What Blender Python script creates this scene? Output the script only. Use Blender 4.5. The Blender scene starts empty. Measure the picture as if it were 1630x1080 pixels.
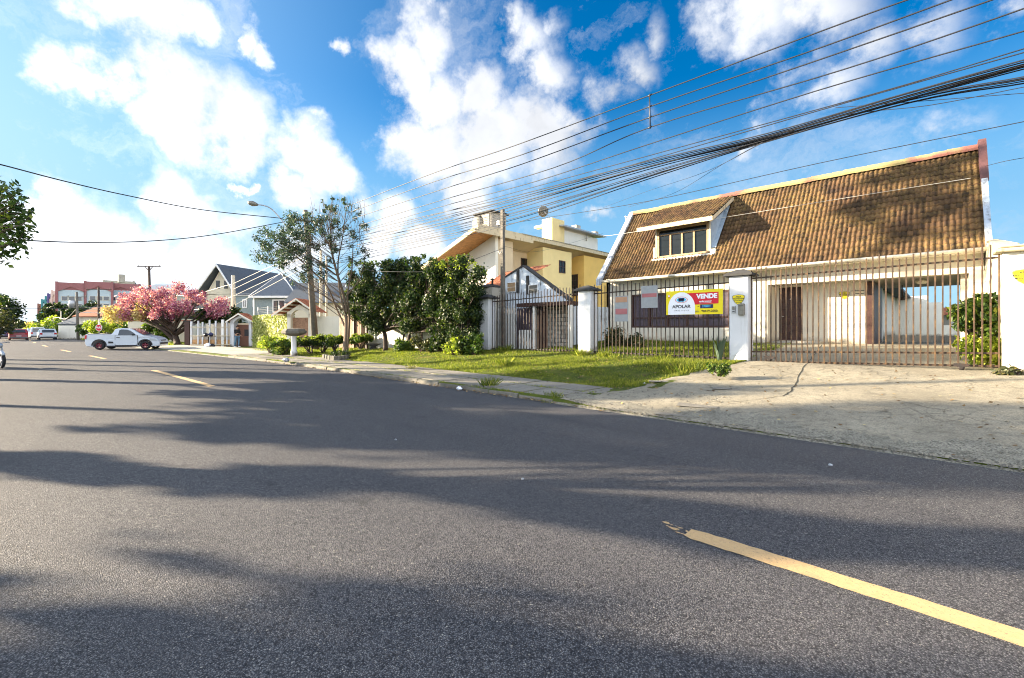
import bpy, bmesh, math, random
import numpy as np
from mathutils import Vector, Matrix
random.seed(7)
RNG = np.random.default_rng(11)
S = bpy.context.scene
COL = S.collection
R = math.radians

# ---------------------------------------------------------------- camera
FPX, CXP, HYP, HCAM = 715.0, 815.0, 522.0, 1.6
YAW = math.atan((1497 - 815) / 715)
SN, CS = math.sin(YAW), math.cos(YAW)
cam = bpy.data.cameras.new('camera')
cam.lens = 36 * FPX / 1630; cam.sensor_width = 36
cam.shift_y = -18 / 1630
cam.clip_start = 0.05; cam.clip_end = 6000
cam_ob = bpy.data.objects.new('camera', cam); COL.objects.link(cam_ob)
cam_ob.location = (0, 0, HCAM); cam_ob.rotation_euler = (R(90), 0, YAW)
S.camera = cam_ob

# survey helpers: where a sight line meets the ground height z / the vertical plane Y=const
def G(u, v, z=0.0):
    d = FPX * (HCAM - z) / (v - HYP); r = (u - CXP) / FPX * d
    return Vector((-SN * d + CS * r, CS * d + SN * r, z))
def W(u, v, Y):
    k = (u - CXP) / FPX; d = Y / (CS + SN * k)
    return Vector((d * (-SN + CS * k), Y, HCAM + (HYP - v) * d / FPX))
def D(u, v, d):
    r = (u - CXP) / FPX * d
    return Vector((-SN * d + CS * r, CS * d + SN * r, HCAM + (HYP - v) * d / FPX))
def skydir(u, v):
    p = D(u, v, 1.0); p.z -= HCAM
    return p.normalized()

# ---------------------------------------------------------------- light
S.view_settings.view_transform = 'Standard'; S.view_settings.look = 'None'
S.view_settings.gamma = 1; S.view_settings.exposure = EXPOSURE = 2.4
SUN_EL, SUN_AZ = 14.0, 238.0        # azimuth clockwise from +Y
sl = bpy.data.lights.new('sun', 'SUN'); sl.energy = 5.0; sl.angle = R(0.5); sl.color = (1.0, 0.83, 0.60)
so = bpy.data.objects.new('sun', sl); COL.objects.link(so)
to_sun = Vector((math.sin(R(SUN_AZ)) * math.cos(R(SUN_EL)), math.cos(R(SUN_AZ)) * math.cos(R(SUN_EL)), math.sin(R(SUN_EL))))
so.rotation_euler = (-to_sun).to_track_quat('-Z', 'Y').to_euler()
so.location = (-40, -20, 30)

def sky_world():
    w = bpy.data.worlds.new("World"); S.world = w; w.use_nodes = True
    nt = w.node_tree; N = nt.nodes; L = nt.links
    bg = N['Background']; bg.inputs[1].default_value = 0.05
    sky = N.new('ShaderNodeTexSky'); sky.sky_type = 'NISHITA'; sky.sun_disc = False
    sky.sun_elevation = R(SUN_EL); sky.sun_rotation = R(SUN_AZ)
    sky.air_density = 1.0; sky.dust_density = 0.3; sky.ozone_density = 2.5
    hs = N.new('ShaderNodeHueSaturation'); hs.inputs['Saturation'].default_value = 2.3; hs.inputs['Value'].default_value = 0.74
    hs.inputs['Hue'].default_value = 0.492
    L.new(sky.outputs[0], hs.inputs['Color'])
    tint = N.new('ShaderNodeMixRGB'); tint.blend_type = 'MULTIPLY'; tint.inputs[0].default_value = 1
    tint.inputs[2].default_value = (0.62, 1.0, 1.22, 1); L.new(hs.outputs[0], tint.inputs[1])
    tc = N.new('ShaderNodeTexCoord'); vec = tc.outputs['Generated']
    def math_(op, a, b=None, c=None):
        n = N.new('ShaderNodeMath'); n.operation = op
        for i, x in enumerate((a, b, c)):
            if x is None: continue
            if hasattr(x, 'node'): L.new(x, n.inputs[i])
            else: n.inputs[i].default_value = x
        return n.outputs[0]
    def noise(sc, det, v, rough=0.55):
        n = N.new('ShaderNodeTexNoise'); n.inputs['Scale'].default_value = sc; n.inputs['Detail'].default_value = det
        n.inputs['Roughness'].default_value = rough; L.new(v, n.inputs['Vector']); return n
    # warp the direction a little so that the cloud masses get ragged outlines
    n1 = noise(4.0, 9, vec, 0.62)
    sub = N.new('ShaderNodeVectorMath'); sub.operation = 'SUBTRACT'; L.new(n1.outputs['Color'], sub.inputs[0]); sub.inputs[1].default_value = (.5, .5, .5)
    sca = N.new('ShaderNodeVectorMath'); sca.operation = 'SCALE'; L.new(sub.outputs[0], sca.inputs[0]); sca.inputs['Scale'].default_value = 0.26
    add = N.new('ShaderNodeVectorMath'); add.operation = 'ADD'; L.new(vec, add.inputs[0]); L.new(sca.outputs[0], add.inputs[1])
    def field(blobs):
        out = None
        for (u, v, r, k) in blobs:
            c = skydir(u, v); rr = 1.12 * r / FPX / math.sqrt(1 + ((u - CXP) / FPX) ** 2)
            dn = N.new('ShaderNodeVectorMath'); dn.operation = 'DISTANCE'; L.new(add.outputs[0], dn.inputs[0]); dn.inputs[1].default_value = c
            f = math_('MULTIPLY_ADD', dn.outputs['Value'], -k / rr, k)
            out = f if out is None else math_('SMOOTH_MAX', out, f, 0.05)
        return out
    big = [(170,10,75,1),(235,25,80,1),(310,25,50,.9),(300,180,98,1),(365,215,78,1),(250,120,75,1),(165,135,52,1),(85,122,48,.9),(130,30,55,.8),(375,240,55,.9),(215,212,45,.9),
           (420,62,34,.8),(445,88,24,.7),(398,45,14,.7),(492,262,62,1),(448,298,45,1),(535,280,45,1),(502,212,28,.9),(378,300,13,.9),
           (270,315,62,1),(315,345,55,1),(230,300,42,.9),(60,312,52,1),(8,285,42,1),(115,350,70,1),(0,360,85,1),(190,400,110,1),(380,360,50,.7),(330,430,110,.9),(60,430,130,1),(480,410,70,.8),
           (680,65,62,.9),(650,110,50,.9),(618,110,36,.8),(543,88,22,.8),(570,120,20,.6),(700,20,42,.8),
           (700,170,65,1),(775,165,65,1),(690,240,85,1),(785,235,100,1),(860,215,85,.95),(905,185,55,.85),(740,300,75,1),(650,205,50,.9),(950,150,55,.8),(990,105,45,.7),(1030,45,32,.55),(1000,190,40,.7),
           (855,60,55,.85),(825,30,32,.75),(875,112,48,.85),(895,20,30,.5),
           (620,345,55,1),(595,390,55,1),(680,395,52,1),(560,330,38,.9),(735,390,30,.8),(960,352,26,.8),
           (1235,35,90,.75),(1160,65,45,.55),(1330,28,75,.7),(1390,75,55,.65),(1355,140,50,.55),(1500,45,75,.5),(1610,15,50,.6),(1225,185,28,.6),(1195,215,26,.6),(968,255,30,.75),(1300,110,50,.45),
           (1150,330,40,.35),(1590,200,60,.35)]
    fld = field(big)
    fine = noise(8.0, 10, vec, 0.66)
    # height field of the cloud = blobs + detail
    h = math_('ADD', fld, math_('MULTIPLY', math_('SUBTRACT', fine.outputs['Fac'], 0.5), 1.15))
    # generic clouds elsewhere in the sky (behind the camera): plane-projected noise
    mr = N.new('ShaderNodeMapRange'); mr.interpolation_type = 'SMOOTHSTEP'
    mr.inputs['From Min'].default_value = 0.12; mr.inputs['From Max'].default_value = 0.70; L.new(h, mr.inputs['Value'])
    # behind the camera
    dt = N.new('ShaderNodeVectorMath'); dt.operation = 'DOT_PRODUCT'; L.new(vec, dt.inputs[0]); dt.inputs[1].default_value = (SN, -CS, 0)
    bn = noise(2.6, 6, vec)
    bk = N.new('ShaderNodeMapRange'); bk.inputs['From Min'].default_value = 0.42; bk.inputs['From Max'].default_value = 0.55; L.new(bn.outputs['Fac'], bk.inputs['Value'])
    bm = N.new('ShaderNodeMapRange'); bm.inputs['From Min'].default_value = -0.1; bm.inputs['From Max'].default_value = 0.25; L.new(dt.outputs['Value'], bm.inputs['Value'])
    mask = math_('MAXIMUM', mr.outputs[0], math_('MULTIPLY', bk.outputs[0], bm.outputs[0]))
    wv = N.new('ShaderNodeMapping'); wv.inputs['Scale'].default_value = (1.6, 3.4, 5.0); wv.inputs['Rotation'].default_value = (0, .3, .8); L.new(add.outputs[0], wv.inputs['Vector'])
    wn = noise(1.5, 9, wv.outputs[0], 0.68); wm = N.new('ShaderNodeMapRange'); wm.inputs['From Min'].default_value = 0.50; wm.inputs['From Max'].default_value = 0.78; wm.inputs['To Max'].default_value = 0.55; L.new(wn.outputs['Fac'], wm.inputs['Value'])
    mask = math_('MAXIMUM', mask, wm.outputs[0])
    # near the horizon the air is pale
    sx = N.new('ShaderNodeSeparateXYZ'); L.new(vec, sx.inputs[0])
    hz = N.new('ShaderNodeMapRange'); hz.inputs['From Min'].default_value = 0.20; hz.inputs['From Max'].default_value = -0.02; hz.inputs['To Max'].default_value = 0.55
    L.new(sx.outputs[2], hz.inputs['Value'])
    hz2 = N.new('ShaderNodeMapRange'); hz2.interpolation_type = 'SMOOTHSTEP'; hz2.inputs['From Min'].default_value = 0.47; hz2.inputs['From Max'].default_value = 0.18; hz2.inputs['To Max'].default_value = 0.9
    L.new(sx.outputs[2], hz2.inputs['Value'])
    sd = N.new('ShaderNodeVectorMath'); sd.operation = 'DOT_PRODUCT'; L.new(vec, sd.inputs[0]); sd.inputs[1].default_value = to_sun
    glow = N.new('ShaderNodeMapRange'); glow.inputs['From Min'].default_value = 0.1; glow.inputs['From Max'].default_value = 1.0
    L.new(sd.outputs['Value'], glow.inputs['Value'])
    # cloud brightness: brighter towards the sun, greyer where thick, raised behind the camera for fill
    shade = noise(4.0, 4, add.outputs[0])
    cb = N.new('ShaderNodeMapRange'); cb.inputs['From Min'].default_value = 0.25; cb.inputs['From Max'].default_value = 0.6
    cb.inputs['To Min'].default_value = 0.64; cb.inputs['To Max'].default_value = 1.0; L.new(shade.outputs['Fac'], cb.inputs['Value'])
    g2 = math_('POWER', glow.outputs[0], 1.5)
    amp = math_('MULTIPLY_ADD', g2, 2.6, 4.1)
    amp = math_('ADD', amp, math_('MULTIPLY', bm.outputs[0], 8.0))  # unseen clouds behind the camera brightened as added fill light
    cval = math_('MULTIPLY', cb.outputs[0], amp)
    ccol = N.new('ShaderNodeMixRGB'); ccol.blend_type = 'MULTIPLY'; ccol.inputs[0].default_value = 1
    ccol.inputs[1].default_value = (0.97, 1.0, 1.06, 1); L.new(cval, ccol.inputs[2])
    m0 = N.new('ShaderNodeMixRGB'); L.new(hz2.outputs[0], m0.inputs[0]); L.new(tint.outputs[0], m0.inputs[1]); m0.inputs[2].default_value = (1.15, 2.4, 3.6, 1)
    gl = math_('MULTIPLY', math_('POWER', glow.outputs[0], 3.0), 1.0)
    hzg = math_('MINIMUM', math_('ADD', hz.outputs[0], gl), 0.93)
    m1 = N.new('ShaderNodeMixRGB'); L.new(hzg, m1.inputs[0]); L.new(m0.outputs[0], m1.inputs[1]); m1.inputs[2].default_value = (2.7, 3.9, 4.7, 1)
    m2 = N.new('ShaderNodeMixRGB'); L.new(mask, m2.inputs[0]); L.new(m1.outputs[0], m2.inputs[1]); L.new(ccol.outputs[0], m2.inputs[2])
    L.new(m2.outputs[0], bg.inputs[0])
    w.cycles.sampling_method = 'MANUAL'; w.cycles.sample_map_resolution = 512
sky_world()
S.cycles.filter_width = 1.05; S.cycles.max_bounces = 6; S.cycles.transparent_max_bounces = 12
S.cycles.use_adaptive_sampling = True; S.cycles.adaptive_threshold = 0.02
S.cycles.sample_clamp_indirect = 6

# ---------------------------------------------------------------- materials
def hexc(r, g, b, a=1): return (r, g, b, 1)
class NT:
    def __init__(s, name):
        s.m = bpy.data.materials.new(name); s.m.use_nodes = True
        s.nt = s.m.node_tree; s.N = s.nt.nodes; s.L = s.nt.links
        s.b = s.N['Principled BSDF']; s.out = s.N['Material Output']
        s.tc = s.N.new('ShaderNodeTexCoord'); s.co = s.tc.outputs['Object']
    def n(s, t, **kw):
        x = s.N.new(t)
        for k, v in kw.items(): setattr(x, k, v)
        return x
    def set(s, sock, v):
        if hasattr(v, 'node'): s.L.new(v, sock)
        else: sock.default_value = v
    def noise(s, scale, det=4, rough=0.55, vec=None, col=False):
        x = s.n('ShaderNodeTexNoise'); x.inputs['Scale'].default_value = scale; x.inputs['Detail'].default_value = det; x.inputs['Roughness'].default_value = rough
        s.L.new(vec or s.co, x.inputs['Vector']); return x.outputs['Color' if col else 'Fac']
    def voro(s, scale, feat='F1', vec=None, out='Distance'):
        x = s.n('ShaderNodeTexVoronoi'); x.feature = feat; x.inputs['Scale'].default_value = scale; s.L.new(vec or s.co, x.inputs['Vector']); return x.outputs[out]
    def mapr(s, v, a, b, c=0., d=1., smooth=False):
        x = s.n('ShaderNodeMapRange'); x.inputs['From Min'].default_value = a; x.inputs['From Max'].default_value = b
        x.inputs['To Min'].default_value = c; x.inputs['To Max'].default_value = d
        if smooth: x.interpolation_type = 'SMOOTHSTEP'
        s.L.new(v, x.inputs['Value']); return x.outputs[0]
    def mix(s, f, a, b, mode='MIX'):
        x = s.n('ShaderNodeMixRGB'); x.blend_type = mode
        s.set(x.inputs[0], f)
        for i, v in ((1, a), (2, b)):
            if hasattr(v, 'node'): s.L.new(v, x.inputs[i])
            elif isinstance(v, (int, float)): x.inputs[i].default_value = (v, v, v, 1)
            else: x.inputs[i].default_value = tuple(v) + (1,) if len(v) == 3 else v
        return x.outputs[0]
    def math(s, op, a, b=0.):
        x = s.n('ShaderNodeMath'); x.operation = op; s.set(x.inputs[0], a); s.set(x.inputs[1], b); return x.outputs[0]
    def scaled(s, sc, vec=None):
        x = s.n('ShaderNodeMapping'); x.inputs['Scale'].default_value = sc; s.L.new(vec or s.co, x.inputs['Vector']); return x.outputs[0]
    def bump(s, h, strength=0.3, dist=0.01, prev=None):
        x = s.n('ShaderNodeBump'); x.inputs['Strength'].default_value = strength; x.inputs['Distance'].default_value = dist
        s.L.new(h, x.inputs['Height'])
        if prev is not None: s.L.new(prev, x.inputs['Normal'])
        s.L.new(x.outputs[0], s.b.inputs['Normal']); return x.outputs[0]
    def col(s, c): s.set(s.b.inputs['Base Color'], c if hasattr(c, 'node') else (tuple(c) + (1,) if len(c) == 3 else c))
    def rough(s, v): s.set(s.b.inputs['Roughness'], v)
    def spec(s, v): s.b.inputs['Specular IOR Level'].default_value = v
    def metal(s, v): s.b.inputs['Metallic'].default_value = v

def plain(name, col, rough=0.6, var=0.15, scale=6, bump=0.0, metal=0.0, spec=0.4, dirt=None, dscale=2.0, dlo=0.52, dhi=0.72):
    m = NT(name)
    n = m.noise(scale, 5)
    c = m.mix(m.mapr(n, .3, .7), [x * (1 - var) for x in col], [min(1, x * (1 + var)) for x in col])
    if dirt is not None:
        n2 = m.noise(dscale, 7, .65)
        c = m.mix(m.mapr(n2, dlo, dhi), c, dirt)
    m.col(c); m.rough(rough); m.metal(metal); m.spec(spec)
    if bump: m.bump(m.noise(scale * 8, 4), bump, 0.01)
    return m.m

def stucco(name, col, dirt=(.25, .23, .19), streak=0.35, base=None, bump=0.25):
    """painted plaster: faint mottling, vertical run-off streaks and patches"""
    m = NT(name)
    c = m.mix(m.mapr(m.noise(1.3, 5), .3, .7), [x * .93 for x in col], [min(1, x * 1.04) for x in col])
    st = m.noise(1.0, 6, .6, m.scaled((5, 5, .45)))
    c = m.mix(m.mapr(st, .56, .78, 0, streak), c, dirt)
    pa = m.noise(3.1, 8, .7)
    c = m.mix(m.mapr(pa, .60, .75, 0, streak * .8), c, dirt)
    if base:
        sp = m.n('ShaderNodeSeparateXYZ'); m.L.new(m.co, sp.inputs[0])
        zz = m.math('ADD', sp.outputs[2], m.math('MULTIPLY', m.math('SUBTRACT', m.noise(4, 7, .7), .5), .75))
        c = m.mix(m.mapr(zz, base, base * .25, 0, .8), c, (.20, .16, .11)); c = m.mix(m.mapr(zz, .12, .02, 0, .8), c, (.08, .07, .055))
    m.col(c); m.rough(.88); m.spec(.2); m.bump(m.noise(60, 4), bump, .006)
    return m.m

def old_stucco(name, col=(.62, .68, .74), dark=(.07, .07, .065), amount=.5):
    m = NT(name)
    st = m.noise(1.6, 8, .68, m.scaled((4, 4, .7)))
    g = m.noise(6, 8, .7)
    f = m.math('ADD', st, m.math('MULTIPLY', m.math('SUBTRACT', g, .5), .5))
    c = m.mix(m.mapr(f, .62 - amount * .2, .74), col, dark)
    m.col(c); m.rough(.9); m.spec(.2); m.bump(m.noise(40, 5), .35, .01)
    return m.m

def leaf_mat(name, c1, c2, c3=None, trans=0.35, rough=0.5):
    m = NT(name)
    g = m.n('ShaderNodeNewGeometry')
    cr = m.n('ShaderNodeValToRGB'); L = m.L; L.new(g.outputs['Random Per Island'], cr.inputs[0])
    e = cr.color_ramp.elements; e[0].color = tuple(c1) + (1,); e[1].color = tuple(c2) + (1,); e[0].position = .1; e[1].position = .8
    if c3: x = e.new(.95); x.color = tuple(c3) + (1,)
    m.col(cr.outputs[0]); m.rough(rough); m.spec(.3)
    t = m.n('ShaderNodeBsdfTranslucent'); L.new(m.mix(1, cr.outputs[0], (1.3, 1.5, .7), 'MULTIPLY'), t.inputs[0])
    mx = m.n('ShaderNodeMixShader'); mx.inputs[0].default_value = trans
    L.new(m.b.outputs[0], mx.inputs[1]); L.new(t.outputs[0], mx.inputs[2]); L.new(mx.outputs[0], m.out.inputs[0])
    return m.m

def asphalt():
    m = NT('asphalt_surface')
    v = m.voro(120); v2 = m.voro(120, 'F1', None, 'Color'); big = m.noise(.35, 5, .6); med = m.noise(30, 4, .65)
    sp = m.n('ShaderNodeSeparateColor'); m.L.new(v2, sp.inputs[0])
    c = m.mix(m.math('POWER', sp.outputs[0], 1.6), (.082, .081, .089), (.245, .238, .236))
    c = m.mix(m.mapr(v, .28, .62, 0, .9), c, (.028, .028, .032))
    hole = m.math('MULTIPLY', m.mapr(sp.outputs[1], .72, .80), m.mapr(m.noise(26, 2, .5), .46, .54))
    c = m.mix(m.math('MULTIPLY', hole, .85), c, (.016, .016, .019))
    c = m.mix(m.mapr(sp.outputs[2], .985, .998, 0, .6), c, (.45, .42, .36))
    c = m.mix(m.mapr(big, .35, .65, 0, .35), c, m.mix(1, c, (1.3, 1.28, 1.25), 'MULTIPLY'))
    # patches where binder has bled or worn off, long along the street
    c = m.mix(m.mapr(m.noise(.9, 6, .65, m.scaled((.3, 1, 1))), .54, .66, 0, .38), c, (.050, .050, .056))
    ln = m.noise(1.0, 3, .5, m.scaled((.02, .75, 1)))
    c = m.mix(m.mapr(ln, .45, .62, 0, .35), c, m.mix(1, c, (.70, .70, .74), 'MULTIPLY'))
    # a few oil drips
    c = m.mix(m.math('MULTIPLY', m.mapr(m.noise(2.2, 4, .5), .66, .72, 0, .5), m.mapr(ln, .4, .5)), c, (.03, .03, .033))
    m.col(c); m.rough(m.mapr(med, .3, .7, .66, .88)); m.spec(.3)
    h = m.math('SUBTRACT', m.math('ADD', m.math('MULTIPLY', sp.outputs[0], .7), m.math('SUBTRACT', 1., v)), m.math('MULTIPLY', hole, 1.0))
    m.bump(h, .75, .006)
    return m.m

def concrete(name, a=(.40, .37, .30), b=(.52, .48, .38), dark=(.13, .12, .10), crack=.5, agg=1.0):
    m = NT(name)
    big = m.noise(.8, 7, .65); med = m.noise(7, 6, .7); v = m.voro(55)
    c = m.mix(m.mapr(big, .3, .7), a, b)
    c = m.mix(m.mapr(med, .48, .72, 0, .6), c, dark)
    c = m.mix(m.mapr(v, .4, .8, 0, .5 * agg), c, dark)
    wv = m.mix(.35, m.co, m.noise(1.6, 6, .7, None, True), 'ADD')
    cr = m.voro(.24, 'DISTANCE_TO_EDGE', wv); cr2 = m.voro(1.9, 'DISTANCE_TO_EDGE', wv)
    c = m.mix(m.mapr(cr, .0005, .003, crack * .3, 0), c, (.03, .03, .025))
    c = m.mix(m.math('MULTIPLY', m.mapr(cr2, .01, .03, crack, 0), m.mapr(m.noise(.5, 3), .52, .6)), c, (.05, .045, .035))
    c = m.mix(m.mapr(m.noise(70, 3, .7), .52, .68, 0, .55), c, dark); c = m.mix(m.mapr(m.noise(.45, 7, .75), .50, .62, 0, .45), c, [x * .55 for x in a])
    m.col(c); m.rough(.88); m.spec(.25)
    h = m.math('ADD', m.math('MULTIPLY', m.math('SUBTRACT', 1., v), .8 * agg), m.noise(24, 5, .7))
    m.bump(h, .45, .012)
    return m.m

def roof_tiles(name='clay_roof_tiles', c1=(.026, .016, .012), c2=(.112, .062, .032), moss=(.30, .205, .065), mossamt=.42):
    m = NT(name)
    at = m.n('ShaderNodeAttribute'); at.attribute_name = 'rnd'; r = at.outputs['Fac']
    c = m.mix(r, c1, c2)
    big = m.noise(.55, 4, .6); med = m.noise(9, 6, .7)
    f = m.math('MULTIPLY', m.mapr(big, .36, .62), m.mapr(med, .38, .62))
    c = m.mix(m.math('MULTIPLY', f, mossamt), c, moss)
    sp = m.noise(22, 6, .75)
    c = m.mix(m.mapr(sp, .66, .72, 0, .85), c, (.50, .45, .34))
    c = m.mix(m.mapr(m.noise(5, 6, .7), .57, .70, 0, .7), c, (.025, .018, .015))
    m.col(c); m.rough(.85); m.spec(.25); m.bump(m.noise(70, 4), .4, .006)
    return m.m

M = {}
def mats():
    M['asphalt'] = asphalt()
    M['concrete'] = concrete('driveway_concrete', (.26, .235, .18), (.41, .37, .28), (.10, .09, .07))
    M['roughedge'] = concrete('worn_road_edge', (.24, .225, .18), (.40, .37, .29), (.05, .048, .04), .6, 1.6)
    M['crack'] = plain('crack_filling', (.035, .035, .028), .95, .3, 20)
    M['apron'] = concrete('pale_concrete', (.34, .32, .28), (.48, .45, .39), (.2, .19, .17), .3, .5)
    M['kerb'] = concrete('kerb_stone', (.13, .12, .105), (.25, .23, .19), (.06, .06, .05), .2, .8)
    M['slab'] = concrete('pavement_slab', (.20, .185, .16), (.32, .295, .25), (.10, .10, .085), .35, .8)
    m = NT('soil_and_turf'); n = m.noise(2.5, 7, .7)
    c = m.mix(m.mapr(n, .35, .65), (.045, .065, .014), (.10, .12, .022)); c = m.mix(m.mapr(m.noise(.9, 6, .7), .56, .72), c, (.14, .10, .055))
    m.col(c); m.rough(.95); m.spec(.1); m.bump(m.noise(35, 5), .6, .03); M['soil'] = m.m
    m = NT('lane_paint'); n = m.noise(28, 6, .75); v = m.voro(95)
    c = m.mix(m.mapr(n, .3, .7), (.50, .32, .145), (.64, .43, .21)); c = m.mix(m.mapr(m.noise(3, 6, .8), .56, .70, 0, .75), c, (.26, .20, .12)); c = m.mix(m.mapr(m.noise(60, 3, .7), .60, .68, 0, .8), c, (.10, .09, .075))
    m.col(c); m.rough(.7); m.bump(m.math('ADD', m.math('SUBTRACT', 1., v), m.noise(45, 3)), .4, .006); M['paint'] = m.m
    M['white_wall'] = stucco('white_plaster', (.66, .62, .53), (.42, .40, .35), .4, .35)
    M['cream_wall'] = stucco('cream_plaster', (.66, .61, .48), (.42, .37, .28), .2)
    M['pillar'] = stucco('grey_white_plaster', (.64, .66, .69), (.30, .29, .27), .5, .28)
    M['old_wall'] = old_stucco('weathered_whitewash', (.60, .67, .74), (.06, .06, .055), .35)
    M['dirty_wall'] = old_stucco('dirty_boundary_plaster', (.62, .60, .54), (.16, .14, .11), .5)
    M['bwall'] = stucco('yellow_plaster', (.76, .50, .15), (.55, .42, .2), .2)
    M['bwall2'] = stucco('lit_pale_yellow_plaster', (.80, .64, .31), (.5, .42, .28), .2)  # paler copy of the yellow; partly stands for light on the bay
    M['peach'] = stucco('beige_and_shade_plaster', (.62, .50, .34), (.4, .32, .22), .2)  # beige colour also carries the shade of the house recesses
    M['bwhite'] = stucco('off_white_plaster', (.78, .75, .66), (.5, .44, .34), .35, .25)
    M['cement'] = old_stucco('stained_cement', (.42, .39, .33), (.07, .065, .055), .5)
    M['cap'] = old_stucco('blackened_cap_stone', (.055, .055, .055), (.018, .018, .018), .6)
    M['mosscap'] = old_stucco('mossy_cap_stone', (.42, .37, .25), (.09, .085, .05), .5)
    M['fascia'] = old_stucco('mildewed_fascia', (.58, .49, .33), (.16, .12, .06), .35)
    M['parapet'] = old_stucco('stained_parapet', (.42, .48, .56), (.08, .07, .065), .75)
    M['tiles'] = roof_tiles()
    M['tiles_red'] = roof_tiles('red_roof_tiles', (.22, .07, .04), (.42, .16, .09), (.3, .25, .15), .3)
    M['tiles_grey'] = roof_tiles('slate_grey_tiles', (.075, .09, .11), (.14, .16, .19), (.16, .17, .17), .3)
    m = NT('lichen_ridge'); c = m.mix(m.mapr(m.noise(.35, 3), .50, .56), (.36, .29, .13), (.24, .10, .08)); c = m.mix(m.mapr(m.noise(14, 6, .7), .58, .7), c, (.12, .08, .04))
    m.col(c); m.rough(.9); m.bump(m.noise(30, 5), .5, .02); M['ridge'] = m.m
    M['gutter'] = plain('painted_gutter', (.68, .62, .50), .5, .2, 9, 0, 0, .4, (.3, .25, .15), 5)
    M['iron'] = plain('rusty_painted_iron', (.028, .023, .022), .6, .3, 30, .2, .1, .3, (.07, .035, .02), 9, .48, .66)
    M['iron_brown'] = plain('brown_painted_iron', (.050, .030, .018), .5, .25, 30, .15, 0, .35, (.13, .075, .03), 7, .5, .7)
    M['darkwood'] = plain('dark_stained_wood', (.055, .025, .02), .5, .3, 18, .15)
    M['brownwood'] = plain('varnished_brown_wood', (.26, .10, .035), .45, .3, 12, .15)
    M['framewood'] = plain('pale_worn_wood', (.36, .24, .13), .6, .25, 14, .15)
    M['soffit'] = plain('orange_soffit_boards', (.42, .20, .07), .55, .3, 5, .1)
    M['slats'] = plain('weathered_fence_boards', (.34, .20, .13), .75, .4, 9, .2)
    M['shutter'] = plain('plum_brown_shutter', (.085, .065, .085), .55, .2, 10, .1)
    m = NT('window_glass'); m.col((.015, .018, .02)); m.rough(.05); m.spec(.45); M['glass'] = m.m
    m = NT('tinted_glass'); m.col((.05, .06, .07)); m.rough(.06); m.spec(.8); M['cglass'] = m.m
    M['black'] = plain('black_plastic', (.018, .018, .02), .5, .1)
    M['rubber'] = plain('tyre_rubber', (.022, .022, .024), .8, .15)
    M['wire'] = plain('cable_sheath', (.02, .022, .03), .55, .1)
    M['palewire'] = plain('pale_cable', (.62, .60, .55), .4, .1)
    M['pole'] = plain('grey_concrete_pole', (.15, .135, .115), .85, .25, 8, .2, 0, .3, (.12, .11, .09), 3)
    M['woodpole'] = plain('dark_timber_pole', (.065, .045, .035), .85, .3, 8, .2)
    M['palepole'] = plain('pale_concrete_pole', (.60, .52, .38), .85, .2, 8, .2)
    M['galv'] = plain('galvanised_metal', (.42, .43, .45), .45, .15, 12, 0, .6)
    M['steel'] = plain('grey_box_metal', (.20, .19, .16), .5, .2, 14, 0, .3)
    M['white_metal'] = plain('white_painted_metal', (.78, .78, .76), .4, .06)
    M['bark'] = plain('grey_brown_bark', (.13, .095, .065), .9, .35, 20, .5)
    M['darkbark'] = plain('dark_bark', (.055, .038, .03), .9, .35, 20, .5)
    M['yellow'] = plain('yellow_vinyl', (.80, .66, .01), .45, .05)
    M['red'] = plain('red_vinyl', (.60, .012, .03), .45, .05)
    M['white'] = plain('white_vinyl', (.82, .84, .90), .45, .03)
    M['navy'] = plain('dark_blue_ink', (.02, .03, .10), .5, .05)
    M['cyan'] = plain('light_blue_ink', (.10, .50, .75), .5, .05)
    M['ink'] = plain('black_ink', (.02, .02, .025), .5, .05)
    M['board_grey'] = plain('faded_board', (.29, .31, .33), .6, .1)
    M['board_red'] = plain('faded_red_print', (.36, .13, .14), .6, .1)
    M['board_orange'] = plain('faded_orange_print', (.42, .24, .15), .6, .1)
    M['leaf_dark'] = leaf_mat('dark_green_leaves', (.008, .020, .006), (.030, .058, .011), (.12, .14, .025), .25)
    M['leaf_mid'] = leaf_mat('mid_green_leaves', (.024, .055, .010), (.085, .14, .020), (.22, .26, .035), .3)
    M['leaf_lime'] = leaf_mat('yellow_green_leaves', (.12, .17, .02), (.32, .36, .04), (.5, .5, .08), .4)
    M['leaf_olive'] = leaf_mat('olive_leaves', (.025, .034, .013), (.075, .080, .028), (.20, .16, .06), .25)
    M['leaf_ivy'] = leaf_mat('pale_creeping_leaves', (.20, .24, .05), (.46, .46, .14), (.62, .58, .26), .25)
    M['leaf_grey'] = leaf_mat('blue_green_leaves', (.03, .05, .04), (.09, .13, .09), None, .2)
    M['blossom'] = leaf_mat('pink_blossom', (.26, .06, .15), (.56, .23, .36), (.80, .54, .63), .35)
    M['leaf_amber'] = leaf_mat('amber_leaves', (.36, .24, .12), (.58, .45, .22), (.75, .66, .42), .35)
    M['grass'] = leaf_mat('lawn_blades', (.060, .095, .012), (.21, .235, .022), (.46, .42, .10), .4, .6)
    M['litter_leaf'] = leaf_mat('dry_fallen_leaves', (.08, .045, .02), (.28, .17, .07), (.45, .36, .16), .1)
    M['dry'] = leaf_mat('dry_grass', (.24, .20, .09), (.45, .40, .18), None, .3)
mats()
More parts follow.
